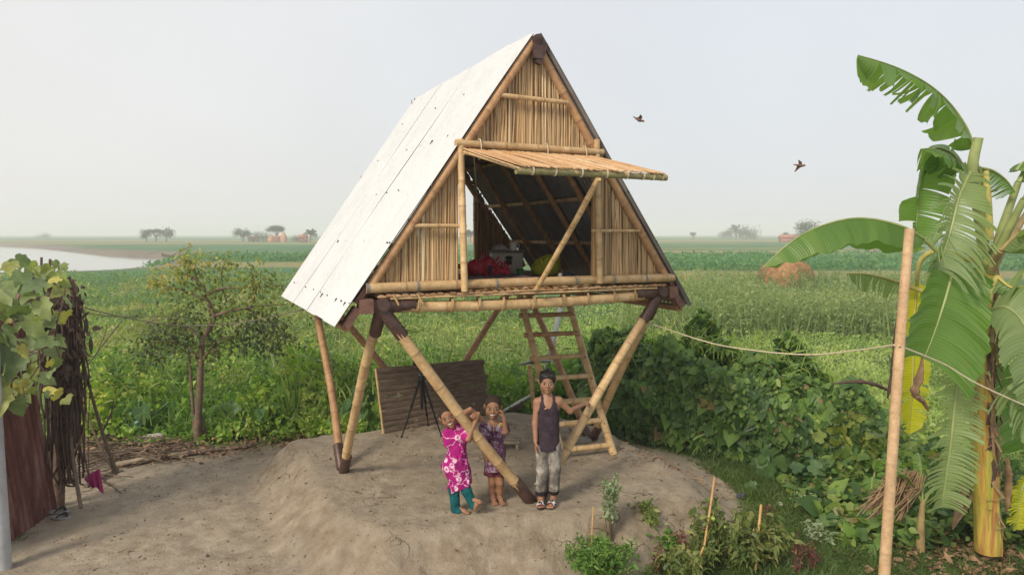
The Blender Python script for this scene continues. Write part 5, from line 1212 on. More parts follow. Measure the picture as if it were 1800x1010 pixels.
def add_hand(sd, wr, dr, pn, sz, curl=.5, spread=.25, thumb=1, r=.0068):
    dr = A(dr, float) / np.linalg.norm(dr); pn = A(pn, float); pn = pn - dr * (pn @ dr); pn /= np.linalg.norm(pn); sd_ = np.cross(dr, pn)
    c = wr + dr * sz * .28; sd.ell(c, A([sz * .30, sz * .21, sz * .095]), np.stack([dr, sd_, pn], 1), .012)
    for i, (o, L) in enumerate(((-.165, .40), (-.055, .47), (.055, .44), (.16, .34))):
        b = wr + dr * sz * .48 + sd_ * sz * o; d = dr + sd_ * spread * o * 2; d /= np.linalg.norm(d); p = [b]; a = curl * random.uniform(.75, 1.2)
        for j, fr in enumerate((.45, .32, .23)):
            ang = a * (j + .4); dd = d * math.cos(ang) + pn * math.sin(ang); p.append(p[-1] + dd * sz * L * fr)
        sd.chain(p, [r * 1.08, r, r * .93, r * .8], .004)
    b = wr + dr * sz * .14 + sd_ * sz * (-.18) * thumb; d1 = dr * .7 - sd_ * .6 * thumb + pn * .35; d2 = dr * .85 - sd_ * .2 * thumb + pn * .45
    sd.chain([b, b + d1 * sz * .22, b + d1 * sz * .22 + d2 * sz * .22], [r * 1.35, r * 1.15, r * .9], .006)
def add_foot(sd, ank, toe, r, w_=1.):
    ank, toe = A(ank, float), A(toe, float); d = toe - ank; dxy = A([d[0], d[1], 0]); dxy /= np.linalg.norm(dxy); sd_ = np.cross(dxy, ZV); heel = ank - dxy * r * .9; heel[2] = toe[2] + r * .1 if abs(d[2]) < .12 else heel[2]
    ball = heel + (toe - heel) * .72; sd.chain([ank, ank * .5 + ball * .5 + A([0, 0, r * .2]), ball], [r, r * .88, r * .7], .012); sd.chain([heel, ball], [r * .85, r * .75], .012)
    for i, o in enumerate((-1, -.5, 0, .5, 1)):
        b = ball + sd_ * o * r * .85 * w_; e = toe + sd_ * o * r * .95 * w_ - dxy * abs(o - .4) * r * .35 + A([0, 0, -r * .12]); sd.cap(b, e, r * .36, r * .30, .006)

SKIN1, SKIN2 = (.285, .142, .08), (.32, .165, .098)
HB = .0045
# ---- the tallest boy, in a dark vest and washed jeans
Y3 = 6.76
q = lambda u, v, dy=0.: at(u, v, Y=Y3 + dy)
gz = lambda p: zg(p[0], p[1])
b3 = q(960, 890); b3[2] = gz(b3)
boy = thing('person', b3, 'tallest boy in a dark vest and washed grey jeans, holding the right-hand pole', 'person')
hf = head_frame(q(962, 670.5, -.01), .222, A([-.03, -1, -.05]), A([-.01, -.05, 1]))
lo = q(925, 900) - A([0, .35, .25]); hi = q(1060, 640) + A([0, .55, .08]); sd = SDF(lo, hi, HB)
add_head(sd, hf, False)
nb = q(963, 700, .02); sh = {-1: q(945, 706, .02), 1: q(982, 704, .02)}
sd.cap(q(962, 684, .03), nb, .039, .043, .03)
sd.ell(q(963, 718, .015), (.118, .078, .12), None, .04); sd.ell(q(963, 748, .01), (.095, .068, .12), None, .04); sd.ell(q(963, 775, .01), (.105, .075, .08), None, .04)
for g_ in (-1, 1): sd.cap(nb + A([g_ * .025, 0, .0]), sh[g_], .038, .04, .03)
rs, re, rw = sh[-1], q(940.5, 744, -.01), q(941.5, 775, -.06)
sd.chain([rs, re, rw], [.041, .030, .0215], .02); add_hand(sd, rw, A([.02, -.06, -1]), A([1, .1, 0]), .135, .35, .15, thumb=-1)
ls, le, lw = sh[1], q(1002, 722, .06), q(1026, 710.5, .30)
sd.chain([ls, le, lw], [.041, .029, .021], .02); add_hand(sd, lw, at(1042, 702, Y=7.19) - lw, A([.25, .8, -.55]), .13, .7, .2, thumb=1)
fr, fl = q(951, 878, .0), q(973, 868, .02)
kr, kl = q(954, 826, -.03), q(975, 823, -.01)
sd.chain([q(954, 780, .01), kr, fr], [.07, .048, .033], .02); sd.chain([q(974, 780, .01), kl, fl], [.07, .048, .033], .02)
tr3, tl3 = q(950, 894, -.13), q(966, 882, -.12)
for f_, t_ in ((fr, tr3), (fl, tl3)):
    t_[2] = gz(t_) + .032; f_2 = f_.copy(); f_2[2] = gz(f_) + .06; sd.cap(f_, f_2, .033, .03, .01); add_foot(sd, f_2, t_, .032)
V, F = sd.mesh(); o = npmesh('body', V, F, M['skin'], boy); paint(o, hf, SKIN2, False, V)
hair(hf, boy, M['hair_black'], .03, .27, .10, (hf[0] - .2, hf[0] + .2), .004, .10, )
sd = SDF(lo, hi, HB)
sd.ell(q(963, 718, .015), (.128, .090, .12), None, .04)
for v_, a_ in ((738, .112), (752, .111), (766, .114), (780, .119), (794, .124)): sd.ell(q(963.5, v_, .008), (a_, a_ * .79, .085), None, .05)
for g_ in (-1, 1):
    sd.chain([nb + A([g_ * .066, -.040, -.115]), nb + A([g_ * .060, -.054, -.06]), nb + A([g_ * .057, -.038, .010]), nb + A([g_ * .057, .002, .033]), nb + A([g_ * .058, .045, .008]), nb + A([g_ * .066, .06, -.10])], [.026, .016, .0135, .0135, .016, .026], .008)
sd.ell(nb + A([0, -.06, -.015]), (.042, .07, .075), None, .008, 'sub'); sd.cap(nb, nb + ZV * .15, .042, .042, .008, 'sub')
for g_ in (-1, 1): sd.ell(sh[g_] + A([g_ * .024, 0, -.03]), (.046, .12, .072), None, .010, 'sub')
sd.cut(q(964, 788.5), A([.08, 0, -1]))
s = NT('dark vest'); c_ = s.mix(s.ramp(s.noise(14., 4), [(.35, 0.), (.65, 1.)]), (.028, .018, .026), (.05, .034, .045)); M['vest'] = s.bsdf(c_, .85, nrm=s.bump(s.noise(9., 4), .5, .03), spec=.2)
body_part('vest', sd, M['vest'], boy)
mb = MB(); mb.tube([q(957, 719, -.085), q(959, 717.5, -.086), q(961, 717, -.086)], [.004, .006, .003], 6); mb.build('tag', plain('tan patch', (.6, .35, .2), .7), boy)
sd = SDF(lo, hi, HB)
sd.ell(q(963.5, 781, .01), (.112, .084, .085), None, .03)
for hp, kn, an, bt in ((q(953.5, 784, .01), kr, fr, q(951, 866)), (q(974, 784, .01), kl, fl, q(973.5, 861, .01))):
    sd.chain([hp, kn, bt], [.078, .062, .057], .02)
    for i in range(7): p = hp + (bt - hp) * random.uniform(.3, .98) + A([random.choice((-1, 1)) * .03, -.05, 0]); sd.cap(p, p + A([random.uniform(-.05, .05), -.005, random.uniform(-.02, .02)]), .012, .008, .02)
sd.cut(q(962, 868), A([0, 0, -1])); 
s = NT('washed jeans'); co = s.coord(); a = s.noise(1., 4, .6, s.mapping((9, 9, 5), co)); bnz = s.noise(34., 5, .7, co); sz_ = s.n('ShaderNodeSeparateXYZ'); s.l(co, sz_.inputs[0])
c_ = s.ramp(a, [(.33, (.075, .065, .06)), (.5, (.20, .18, .155)), (.68, (.44, .41, .36))]); c_ = s.mix(s.ramp(bnz, [(.52, 0.), (.68, .6)]), c_, (.06, .045, .04))
cuff = s.ramp(sz_.outputs[2], [(0.155, 1.), (.165, 0.)], 'LINEAR'); c_ = s.mix(cuff, c_, (.018, .015, .016)); M['jeans'] = s.bsdf(c_, .9, nrm=s.bump(bnz, .4, .006), spec=.2)
body_part('jeans', sd, M['jeans'], boy)
M['sole'] = plain('dark sandal sole', (.035, .02, .022), .6); 
s = NT('sandal strap'); v_ = s.noise(45., 3); c_ = s.ramp(v_, [(.50, (.02, .02, .025)), (.53, (.75, .73, .72))], 'CONSTANT'); M['strap'] = s.bsdf(c_, .5)
for f_, t_ in ((fr, tr3), (fl, tl3)):
    d = t_ - f_; d[2] = 0; d /= np.linalg.norm(d); sdv = np.cross(d, ZV); c0 = f_.copy(); c0[2] = gz(f_)
    mb = MB(); ol = []
    for a in np.linspace(0, 2 * math.pi, 25)[:-1]:
        x = .085 * math.cos(a) + .055; y = (.038 + .006 * math.cos(a)) * math.sin(a); ol.append((x, y))
    V = []
    for z in (.004, .022): V += [c0 + d * x + sdv * y + ZV * (z + .5 * (gz(c0 + d * x) - c0[2])) for x, y in ol]
    k = len(ol); mb.add(V, [tuple(range(k))[::-1], tuple(range(k, 2 * k))] + [(i, (i + 1) % k, (i + 1) % k + k, i + k) for i in range(k)]); so = mb.build('sandal', M['sole'], boy)
    mb = MB(); G = [[c0 + d * (.072 + .05 * r) + sdv * (.047 - .006 * r) * math.cos(a) + ZV * (.012 + (.062 - .012 * r) * math.sin(a)) for a in np.linspace(0, math.pi, 13)] for r in np.linspace(0, 1, 5)]
    mb.grid(G); mb.build('strap', M['strap'], so)
    mb = MB(); G = [[c0 + d * (.124 + .012 * r) + sdv * .042 * math.cos(a) + ZV * (.012 + .049 * math.sin(a)) for a in np.linspace(0, math.pi, 13)] for r in np.linspace(0, 1, 3)]
    mb.grid(G); mb.build('strap', plain('red strap edge', (.45, .04, .06), .5), so)

# ---- the middle boy, hand at his cheek
Y2 = 6.86
q = lambda u, v, dy=0.: at(u, v, Y=Y2 + dy)
b2 = q(872, 884); b2[2] = gz(b2)
kid = thing('person', b2, 'smiling barefoot boy in a purple shirt and patchwork shorts, one hand at his cheek', 'person')
hf = head_frame(q(866.5, 714.5, -.01), .232, A([.02, -1, -.12]), A([.06, -.06, 1]))
lo = q(830, 895) - A([0, .35, .16]); hi = q(905, 685) + A([0, .3, .08]); sd = SDF(lo, hi, HB)
add_head(sd, hf, True)
nb = q(868, 743, .02); sh = {-1: q(851, 750, .02), 1: q(886, 749, .02)}
sd.cap(q(867, 728, .03), nb, .036, .04, .03); sd.ell(q(869, 763, .01), (.10, .07, .10), None, .04); sd.ell(q(869, 792, .01), (.092, .07, .10), None, .04); sd.ell(q(870, 814, .01), (.098, .07, .06), None, .04)
for g_ in (-1, 1): sd.cap(nb + A([g_ * .02, 0, 0]), sh[g_], .034, .036, .03)
le, lw = q(888.5, 758, -.11), q(886, 735, -.14)
sd.chain([sh[1], le, lw], [.034, .0275, .020], .015); add_hand(sd, lw, q(882.5, 719, -.11) - lw, A([-.9, .4, 0]), .112, .55, .15, thumb=-1, r=.0062)
re, rw = q(847, 778, -.02), q(852, 800, -.06)
sd.chain([sh[-1], re, rw], [.034, .027, .019], .015); add_hand(sd, rw, A([.25, -.1, -1]), A([1, .2, 0]), .11, .5, .15, thumb=-1, r=.0062)
kr, kl, ar, al = q(865, 847, -.02), q(879.5, 848, -.03), q(866.5, 873), q(878.5, 876)
sd.chain([q(863, 818), kr, q(865, 860, .01), ar], [.055, .037, .035, .024], .02); sd.chain([q(877, 818), kl, q(879, 862, .0), al], [.055, .037, .035, .024], .02)
for f_, t_ in ((ar, q(871, 887, -.12)), (al, q(885, 890, -.13))):
    t_[2] = gz(t_) + .014; f2 = f_.copy(); f2[2] = gz(f_) + .04; sd.cap(f_, f2, .025, .026, .01); add_foot(sd, f2, t_, .027)
V, F = sd.mesh(); o = npmesh('body', V, F, M['skin'], kid); paint(o, hf, SKIN1, True, V)
hair(hf, kid, M['hair_crop'], .004, .335, .10, (hf[0] - .2, hf[0] + .2), .004)
sd = SDF(lo, hi, HB)
sd.ell(q(869, 764, .01), (.118, .088, .11), None, .04); sd.ell(q(869, 793, .008), (.118, .090, .115), None, .04); sd.chain([q(869, 790), q(870, 822, 0)], [.10, .112], .04)
for g_ in (-1, 1): sd.cap(nb + A([g_ * .02, .01, -.015]), sh[g_], .04, .046, .03)
sd.chain([sh[1], sh[1] * .25 + le * .75], [.05, .05], .02); sd.chain([sh[-1], re], [.05, .05], .02)
sd.cap(nb + A([0, -.05, .06]), nb + A([0, -.075, -.06]), .034, .012, .006, 'sub'); sd.cap(nb + ZV * .0, nb + ZV * .12, .044, .05, .006, 'sub')
sd.cut(q(870, 824), A([.1, 0, -1]))
s = NT('purple shirt'); co = s.coord(); a = s.noise(16., 5, .7, co, 1.); bb = s.noise(7., 3, .6, co)
c_ = s.ramp(a, [(.36, (.045, .015, .035)), (.46, (.10, .04, .075)), (.54, (.22, .13, .19)), (.66, (.40, .32, .38))]); c_ = s.mix(s.ramp(bb, [(.5, 0.), (.6, .6)]), c_, (.05, .015, .035)); M['shirt'] = s.bsdf(c_, .85, nrm=s.bump(s.noise(11., 3), .5, .03), spec=.2)
shirt = body_part('shirt', sd, M['shirt'], kid)
mb = MB()
for g_ in (-1, 1):
    a, b_, c_ = nb + A([g_ * .045, .03, .022]), nb + A([g_ * .046, -.05, .005]), nb + A([g_ * .016, -.082, -.05])
    mb.grid([[a, a + A([g_ * .022, .0, -.028])], [b_, b_ + A([g_ * .024, -.014, -.028])], [c_, c_ + A([g_ * .02, -.004, -.012])]]); mb.grid([[a + A([g_ * .022, .0, -.028]), a + A([0, .004, 0])], [b_ + A([g_ * .024, -.014, -.028]), b_ + A([0, .006, 0])], [c_ + A([g_ * .02, -.004, -.012]), c_ + A([0, .006, 0])]])
mb.build('collar', plain('lilac collar', (.30, .24, .29), .85), shirt)
mb = MB()
for i in range(4): mb.ball(q(869.5 + i * .4, 766 + 10 * i, -.083 - .004 * i), .0055, 8, 5)
mb.build('button', plain('pale button', (.6, .55, .5), .4), shirt)
mb = MB(); c0 = q(880.5, 746, -.072); [mb.ball(c0 + A([.012 * math.cos(k), -.006, .016 * math.sin(k)]), .008, 7, 5) for k in range(5)]; mb.build('badge', plain('yellow motif', (.55, .45, .06), .6), shirt)
sd = SDF(lo, hi, HB); sd.ell(q(870, 816, .005), (.108, .082, .06), None, .03)
sd.chain([q(862.5, 816), q(862, 835, -.01)], [.064, .070], .02); sd.chain([q(879, 816), q(880, 834, -.01)], [.064, .068], .02); sd.cut(q(870, 833), A([-.03, 0, -1]))
s = NT('patchwork shorts'); v_ = s.n('ShaderNodeTexVoronoi'); v_.inputs['Scale'].default_value = 17.; s.l(s.coord(), v_.inputs[0]); sp = s.n('ShaderNodeSeparateColor'); s.l(v_.outputs['Color'], sp.inputs[0])
c_ = s.ramp(sp.outputs[0], [(0, (.10, .012, .03)), (.3, (.02, .015, .025)), (.52, (.38, .30, .20)), (.75, (.16, .02, .045))], 'CONSTANT'); M['shorts'] = s.bsdf(c_, .85, nrm=s.bump(s.noise(12., 3), .4, .02))
body_part('shorts', sd, M['shorts'], kid)

# ---- the smallest child, hugging the front pole
Y1 = 6.60
q = lambda u, v, dy=0.: at(u, v, Y=Y1 + dy)
b1 = q(815, 896); b1[2] = gz(b1)
chd = thing('person', b1, 'small grinning child in a magenta tunic and teal trousers hugging the front bamboo pole', 'person')
hf = head_frame(q(787.5, 731, .02), .226, A([.12, -1, -.14]), A([-.40, -.05, .92]))
lo = q(770, 912) - A([0, .35, .12]); hi = q(850, 703) + A([.03, .4, .06]); sd = SDF(lo, hi, HB)
add_head(sd, hf, True)
nb = q(799, 752, .05); sh = {-1: q(787, 763, .04), 1: q(815, 757, .05)}
sd.cap(q(793, 742, .05), nb, .034, .038, .03); sd.ell(q(802, 772, .05), (.088, .066, .095), None, .04); sd.ell(q(804, 802, .04), (.084, .066, .09), None, .04); sd.ell(q(806, 826, .03), (.09, .07, .06), None, .04)
for g_ in (-1, 1): sd.cap(nb, sh[g_], .034, .034, .03)
pole_at = lambda f: CFL + (FTF - CFL) * f
pu = (FTF - CFL) / np.linalg.norm(FTF - CFL); ph = pole_at(.535); pfront = np.cross(pu, A([1, 0, 0])); pfront = A([.25, -1, .2]); pfront -= pu * (pfront @ pu); pfront /= np.linalg.norm(pfront); pside = np.cross(pu, pfront)
if pside[0] < 0: pside = -pside
le, lw = q(823, 771, -.10), ph + pside * .085 + pu * .03 + pfront * .055
sd.chain([sh[1], le, lw], [.034, .027, .0195], .015); add_hand(sd, lw, -pside * .8 + pfront * .35 - pu * .35, -pfront - pside * .25, .112, .75, .15, thumb=1, r=.0062)
re, rw = ph + A([.125, .075, -.055]), ph + pside * .05 + pfront * .075 - pu * .075
mid_ = ph - pfront * .12 + pu * .05 - pside * .02
sd.chain([sh[-1], mid_, re], [.034, .029, .027], .015); sd.chain([re, rw], [.027, .0195], .015); add_hand(sd, rw, -pside - pu * .2, -pfront - pside * .2, .112, .75, .15, thumb=-1, r=.0062)
kr, kl = q(798, 862, -.01), q(820, 862, -.05)
ar, al = q(800, 890, .0), q(834, 889, -.07)
sd.chain([q(800, 828, .03), kr, ar], [.056, .037, .025], .02); sd.chain([q(811, 828, .03), kl, al], [.056, .037, .025], .02)
tr_ = q(826, 899, -.06); tr_[2] = gz(tr_) + .014; a2 = ar.copy(); a2[2] = gz(ar) + .035; sd.cap(ar, a2, .025, .025, .01); add_foot(sd, a2, tr_, .026)
tl_ = q(847, 882, -.13); h2 = al + A([.0, -.01, -.02]); add_foot(sd, h2, tl_, .026)
V, F = sd.mesh(); o = npmesh('body', V, F, M['skin'], chd); paint(o, hf, (.315, .158, .09), True, V)
hair(hf, chd, M['hair_crop'], .002, .345, .10, (hf[0] - .2, hf[0] + .2), .004)
sd = SDF(lo, hi, HB)
sd.ell(q(802, 773, .05), (.106, .084, .11), None, .04); sd.chain([q(803, 790, .04), q(807, 830, .03), q(812, 856, .02)], [.094, .112, .110], .04); sd.chain([q(800, 800, .02), q(786, 818, .02), q(795, 835, .01)], [.06, .05, .04], .05)
for g_ in (-1, 1): sd.cap(nb + A([0, .01, -.01]), sh[g_], .04, .046, .03)
sd.chain([sh[1], sh[1] * .25 + le * .75], [.05, .056], .02); sd.chain([sh[-1], sh[-1] * .5 + mid_ * .5], [.05, .05], .02); sd.cap(sh[-1], q(787, 780, .0), .05, .04, .03)
sd.cap(nb + A([-.02, 0, .0]), q(793, 738, .03), .040, .05, .006, 'sub')
sd.cap(pole_at(.3), pole_at(.9), .062, .062, .004, 'sub')
for i in range(16): p = q(random.uniform(790, 824), random.uniform(785, 856), -.07); sd.cap(p, p + A([random.uniform(-.03, .03), 0, -.10]), .012, .009, .02)
sd.cut(q(808, 857), A([.42, 0, -1]))
s = NT('magenta tunic'); co = s.coord(); v_ = s.n('ShaderNodeTexVoronoi'); v_.inputs['Scale'].default_value = 9.5; v_.inputs['Randomness'].default_value = .75; s.l(co, v_.inputs[0])
nzv = s.noise(30., 4, .7, co); dd = s.math('ADD', v_.outputs['Distance'], s.math('MULTIPLY', s.math('SUBTRACT', nzv, .5), .28))
spot = s.ramp(dd, [(0., .0), (.10, 0.), (.13, 1.), (.27, 1.), (.31, 0.)]); spot = s.math('MULTIPLY', spot, s.ramp(s.noise(60., 3, .6, co), [(.40, .15), (.52, 1.)]))
ve = s.n('ShaderNodeTexVoronoi', feature='DISTANCE_TO_EDGE'); ve.inputs['Scale'].default_value = 7.; wvv = s.n('ShaderNodeVectorMath', operation='ADD'); wnn = s.n('ShaderNodeTexNoise'); wnn.inputs['Scale'].default_value = 14.; s.l(co, wnn.inputs[0]); wsc = s.n('ShaderNodeVectorMath', operation='SCALE'); wsc.inputs['Scale'].default_value = .16; s.l(wnn.outputs[1], wsc.inputs[0]); s.l(co, wvv.inputs[0]); s.l(wsc.outputs[0], wvv.inputs[1]); s.l(wvv.outputs[0], ve.inputs['Vector'])
ln_ = s.math('MULTIPLY', s.ramp(ve.outputs[0], [(0., .9), (.02, .7), (.035, 0.)]), .75)
base_ = s.ramp(s.noise(6., 4, .6, co), [(.35, (.17, .004, .085)), (.6, (.36, .01, .17))]); c_ = s.mix(s.math('MAXIMUM', spot, ln_), base_, (.78, .55, .66)); M['tunic'] = s.bsdf(c_, .8, nrm=s.bump(s.noise(10., 3), .5, .03), spec=.2)
body_part('tunic', sd, M['tunic'], chd)
sd = SDF(lo, hi, HB); sd.chain([q(800, 832, .03), q(798, 862, 0), q(801, 893, 0), q(806, 899, -.02)], [.062, .052, .046, .05], .02); sd.chain([q(811, 832, .03), q(820, 862, -.04), q(834, 890, -.065)], [.062, .050, .042], .02)
for i in range(16): p = q(random.uniform(795, 806), random.uniform(862, 892), -.045); sd.cap(p, p + A([random.uniform(-.02, .02), 0, -.05]), .009, .006, .012)
gnd = b1.copy(); sd.cut(gnd + ZV * .008, A([0, 0, -1])); sd.cut(al + A([.012, -.02, -.015]), A([.75, -.3, -.75]))
M['teal'] = plain('teal trousers', (.005, .085, .095), .85, 0, .3, 9, .3, spec=.2); body_part('trousers', sd, M['teal'], chd)
# ------------------------------------------------------------------ things about the place
def mesh_thing(mb, name, m, label, cat, group=None, smooth=True): return tag(mb.build(name, m, smooth=smooth), label, cat, group)
# dark woven board leaning at the back of the mound
c4 = [at(676, 763, z=.0), at(862, 726, z=.0)]; tl_, tr2 = at(662, 647, Y=c4[0][1] + .14), at(852, 631, Y=c4[1][1] + .14)
ex = c4[1] - c4[0]; Lb = np.linalg.norm(ex); nrm_ = np.cross(ex, tl_ - c4[0]); nrm_ /= np.linalg.norm(nrm_)
if nrm_[1] > 0: nrm_ = -nrm_
s = NT('weathered matting'); co = s.coord(); a = s.noise(1., 6, .7, s.mapping((5, 5, 40), co)); g = s.noise(26., 5, .7, co); h_ = s.noise(9., 4, .6, co)
c_ = s.ramp(a, [(.3, (.085, .062, .045)), (.5, (.165, .122, .09)), (.72, (.25, .19, .14))]); c_ = s.mix(s.ramp(g, [(.60, 0.), (.72, .7)]), c_, (.3, .25, .2)); c_ = s.mix(s.ramp(h_, [(.64, 0.), (.7, .8)]), c_, (.36, .32, .27)); M['mat'] = s.bsdf(c_, .95, nrm=s.bump(a, .7, .02), spec=.1)
bd = thing('woven_board', (c4[0] + c4[1]) / 2, 'dark weathered board of split cane slats standing under the hut', 'board')
P4 = lambda x, y: (c4[0] * (1 - x) + c4[1] * x) * (1 - y) + (tl_ * (1 - x) + tr2 * x) * y
mb = MB(); ns = 11
for i in range(ns):
    y0, y1 = i / ns + .004, (i + 1) / ns + random.uniform(-.004, .012); x0, x1 = random.uniform(-.004, .01), 1 + random.uniform(-.02, .018); off = random.uniform(-.006, .006)
    G = []
    for yf in np.linspace(0, 1, 6):
        row = []
        for xf in np.linspace(0, 1, 40):
            x = x0 + (x1 - x0) * xf; y = y0 + (y1 - y0) * yf + .004 * math.sin(9 * x + i * 2)
            row.append(P4(x, y) + nrm_ * (.014 * math.sin(math.pi * yf) + off + .004 * math.sin(25 * x + i) - .012 * yf))
        G.append(row)
    mb.grid(G, t=random.random()); mb.grid([[p - nrm_ * .008 for p in r][::-1] for r in G], t=random.random())
mb.build('slat_panel', M['mat'], bd)
mb = MB()
for x in (.0, .49, .985): mb.tube([P4(x, -.0) - nrm_ * .03, P4(x, .5) - nrm_ * .03, P4(x, 1.0) - nrm_ * .03], .017, 8, t=.7)
for y in (.18, .82): mb.tube([P4(0, y) - nrm_ * .045, P4(1, y) - nrm_ * .045], .014, 8, t=.6)
mb.build('bamboo_frame', M['bamboo'], bd)
# tripod with a camera on it
M['black'] = plain('black anodised', (.012, .012, .014), .4, 0, .2); M['rubber'] = plain('rubber', (.02, .02, .02), .8)
f1, f2, f3 = at(706, 770, z=.0), at(776, 768, z=.0), at(753, 749, z=.0); hub = at(741, 664, Y=9.05)
tp = thing('tripod', (f1 + f2 + f3) / 3, 'black camera tripod standing in front of the woven board', 'tripod')
for f in (f1, f2, f3):
    d = f - hub; st = hub + d * .04 + A([d[0], d[1], 0]) * .06; mb = MB()
    mb.tube([st, st + (f - st) * .45], .017, 8); mb.tube([st + (f - st) * .40, st + (f - st) * .74], .013, 8); mb.tube([st + (f - st) * .7, f + ZV * .02], .0095, 8); mb.tube([st + (f - st) * .42, st + (f - st) * .46], .022, 8); mb.tube([st + (f - st) * .72, st + (f - st) * .76], .018, 8)
    lg = mb.build('leg', M['black'], tp); mb = MB(); mb.tube([f + ZV * .035, f], [.014, .017], 8); mb.build('rubber_foot', M['rubber'], lg)
mb = MB(); mb.tube([hub - ZV * .42, hub - ZV * .40, hub + ZV * .0], [.012, .02, .02], 10); mb.tube([hub, hub + ZV * .12], .015, 10); mb.build('centre_column', M['black'], tp)
mb = MB(); mb.tube([hub - ZV * .03, hub + ZV * .04], [.045, .04], 12); mb.build('shoulder', M['black'], tp)
mb = MB(); mb.ball(hub + ZV * .135, .03, 12, 8); mb.box(hub + ZV * .17, (.06, .06, .014)); mb.tube([hub + ZV * .13, hub + ZV * .13 + A([.07, -.03, -.02])], .008, 6); mb.build('tripod_head', M['black'], tp)
cc = hub + A([-.035, -.02, .225]); cam_t = thing('photo_camera', cc - ZV * .05, 'small black camera mounted on the tripod', 'camera'); Rm = rotz(.5)
mb = MB(); mb.box(cc, (.135, .06, .085), Rm); mb.box(cc + ZV * .052, (.06, .05, .03), Rm); mb.tube([cc + Rm @ A([.045, 0, .042]), cc + Rm @ A([.045, 0, .058])], .012, 8); mb.build('camera_body', M['black'], cam_t, smooth=False)
mb = MB(); mb.tube([cc + Rm @ A([0, .03, 0]) * -1, cc + Rm @ A([0, -.09, 0]), cc + Rm @ A([0, -.115, 0])], [.034, .036, .040], 16); mb.build('lens', M['black'], cam_t)
# small wooden stool
sc_ = at(897, 775, z=.1); ax_ = A([.92, .05, 0]); st = thing('wooden_stool', A([sc_[0] - .06, sc_[1], 0]), 'low pale wooden stool on the mud mound behind the boy in shorts', 'stool'); M['oldwood'] = plain('old wood', (.30, .24, .165), .85, 0, .3, 11, .3); M['darkwood'] = plain('dark wood', (.15, .11, .08), .85, 0, .35, 9, .3)
o_ = A([sc_[0] - .05, sc_[1], 0]); Rm = rotz(-.12)
for i in (-1, 1): mb = MB(); mb.box(o_ + Rm @ A([0, i * .06, .112]), (.36, .115, .026), Rm); mb.build('seat_board', M['oldwood'], st, smooth=False)
for i in (-1, 1): mb = MB(); mb.box(o_ + Rm @ A([i * .15, 0, .049]), (.03, .21, .098), Rm); mb.build('leg', M['oldwood'], st, smooth=False)
# pale sheets lying beyond the ladder
def slab(P, th, label, m='whiteboard'):
    mb = MB(); P = [A(p) for p in P]; n_ = np.cross(P[1] - P[0], P[3] - P[0]); n_ /= np.linalg.norm(n_)
    if n_[2] < 0: n_ = -n_
    V = P + [p - n_ * th for p in P]; mb.add(V, [(0, 1, 2, 3), (7, 6, 5, 4), (0, 4, 5, 1), (1, 5, 6, 2), (2, 6, 7, 3), (3, 7, 4, 0)]); return mesh_thing(mb, 'pale_sheet', M[m], label, 'sheet', smooth=False)
M['whiteboard'] = plain('pale sheet', (.42, .42, .41), .6, 0, .12, 3)
slab([at(906, 641, Y=11.4), at(932, 633, Y=11.6), at(972, 632, Y=12.2), at(945, 637, Y=12.3)], .02, 'flat pale sheet lying among the grass behind the upper ladder rungs')
q4 = [at(884, 724, Y=10.9), at(930, 697, Y=11.1), at(944, 704, Y=11.5), at(912, 724, Y=11.0)]
sh_ = thing('tilted_sheet', (q4[0] + q4[2]) / 2, 'tilted dark sheet with a white upper edge lying behind the vest boy', 'sheet')
n_ = np.cross(q4[1] - q4[0], q4[3] - q4[0]); n_ /= np.linalg.norm(n_); mb = MB(); V = q4 + [x_ - n_ * .012 for x_ in q4]; mb.add(V, [(0, 1, 2, 3), (7, 6, 5, 4), (0, 4, 5, 1), (1, 5, 6, 2), (2, 6, 7, 3), (3, 7, 4, 0)]); mb.build('dark_face', M['darkwood'], sh_, smooth=False)
mb = MB(); d_ = (q4[1] - q4[0]) / np.linalg.norm(q4[1] - q4[0]); mb.box((q4[0] + q4[1]) / 2 + ZV * .015, (np.linalg.norm(q4[1] - q4[0]) + .06, .03, .035), basis(x=d_)); mb.build('white_edge', plain('white edge', (.7, .7, .68), .6, 0, .1), sh_, smooth=False)
mb = MB(); a, b_ = at(968, 590, Y=12.6), at(974, 536, Y=12.8); a[2] -= .9; mb.box((a + b_) / 2, (.09, .03, np.linalg.norm(b_ - a)), roty(.22)); mesh_thing(mb, 'white_plank', M['whiteboard'], 'white plank standing upright in the weeds beyond the ladder', 'plank', smooth=False)
mb = MB(); bamboo(mb, at(938, 716, Y=10.2), at(931, 640, Y=10.2), .035, .4); mesh_thing(mb, 'bamboo_stub', M['bamboo'], 'short upright bamboo post in the grass behind the ladder', 'post')
# mossy bricks at the foot of the right-hand legs
for k, (u, v, lab) in enumerate(((1020, 774, 'flat grey block beneath the ladder, nearer the legs'), (1003, 768, 'small grey block lying behind the ladder foot'))):
    mb = MB(); p = at(u, v, z=.03); mb.box(p, (.26 - .08 * k, .14, .06), rotz(.3 - .5 * k)); mesh_thing(mb, 'stone_block', plain('grey block', (.24, .22, .19), .9, 0, .3, 9, .3), lab, 'block', smooth=False)

# goods on the hut floor
def hp(u, k, z): s_ = None; return None
ZI = ZF + .048
def onfloor(u, Y, dz=0.): p = at(u, 470, Y=Y); return A([p[0], p[1], ZI + dz])
mb = MB(); mb.box(H(.05, 1.1, ZF + .022), (2.3, 1.85, .046), np.stack([WV, DV, ZV], 1)); o = mesh_thing(mb, 'sleeping_mat', plain('woven palm mat', (.20, .13, .075), .9, 0, .35, 9, .3), 'brown woven sleeping mat covering the hut floor under the bags', 'mat', smooth=False); md = o.modifiers.new('b', 'BEVEL'); md.width = .015; md.segments = 2
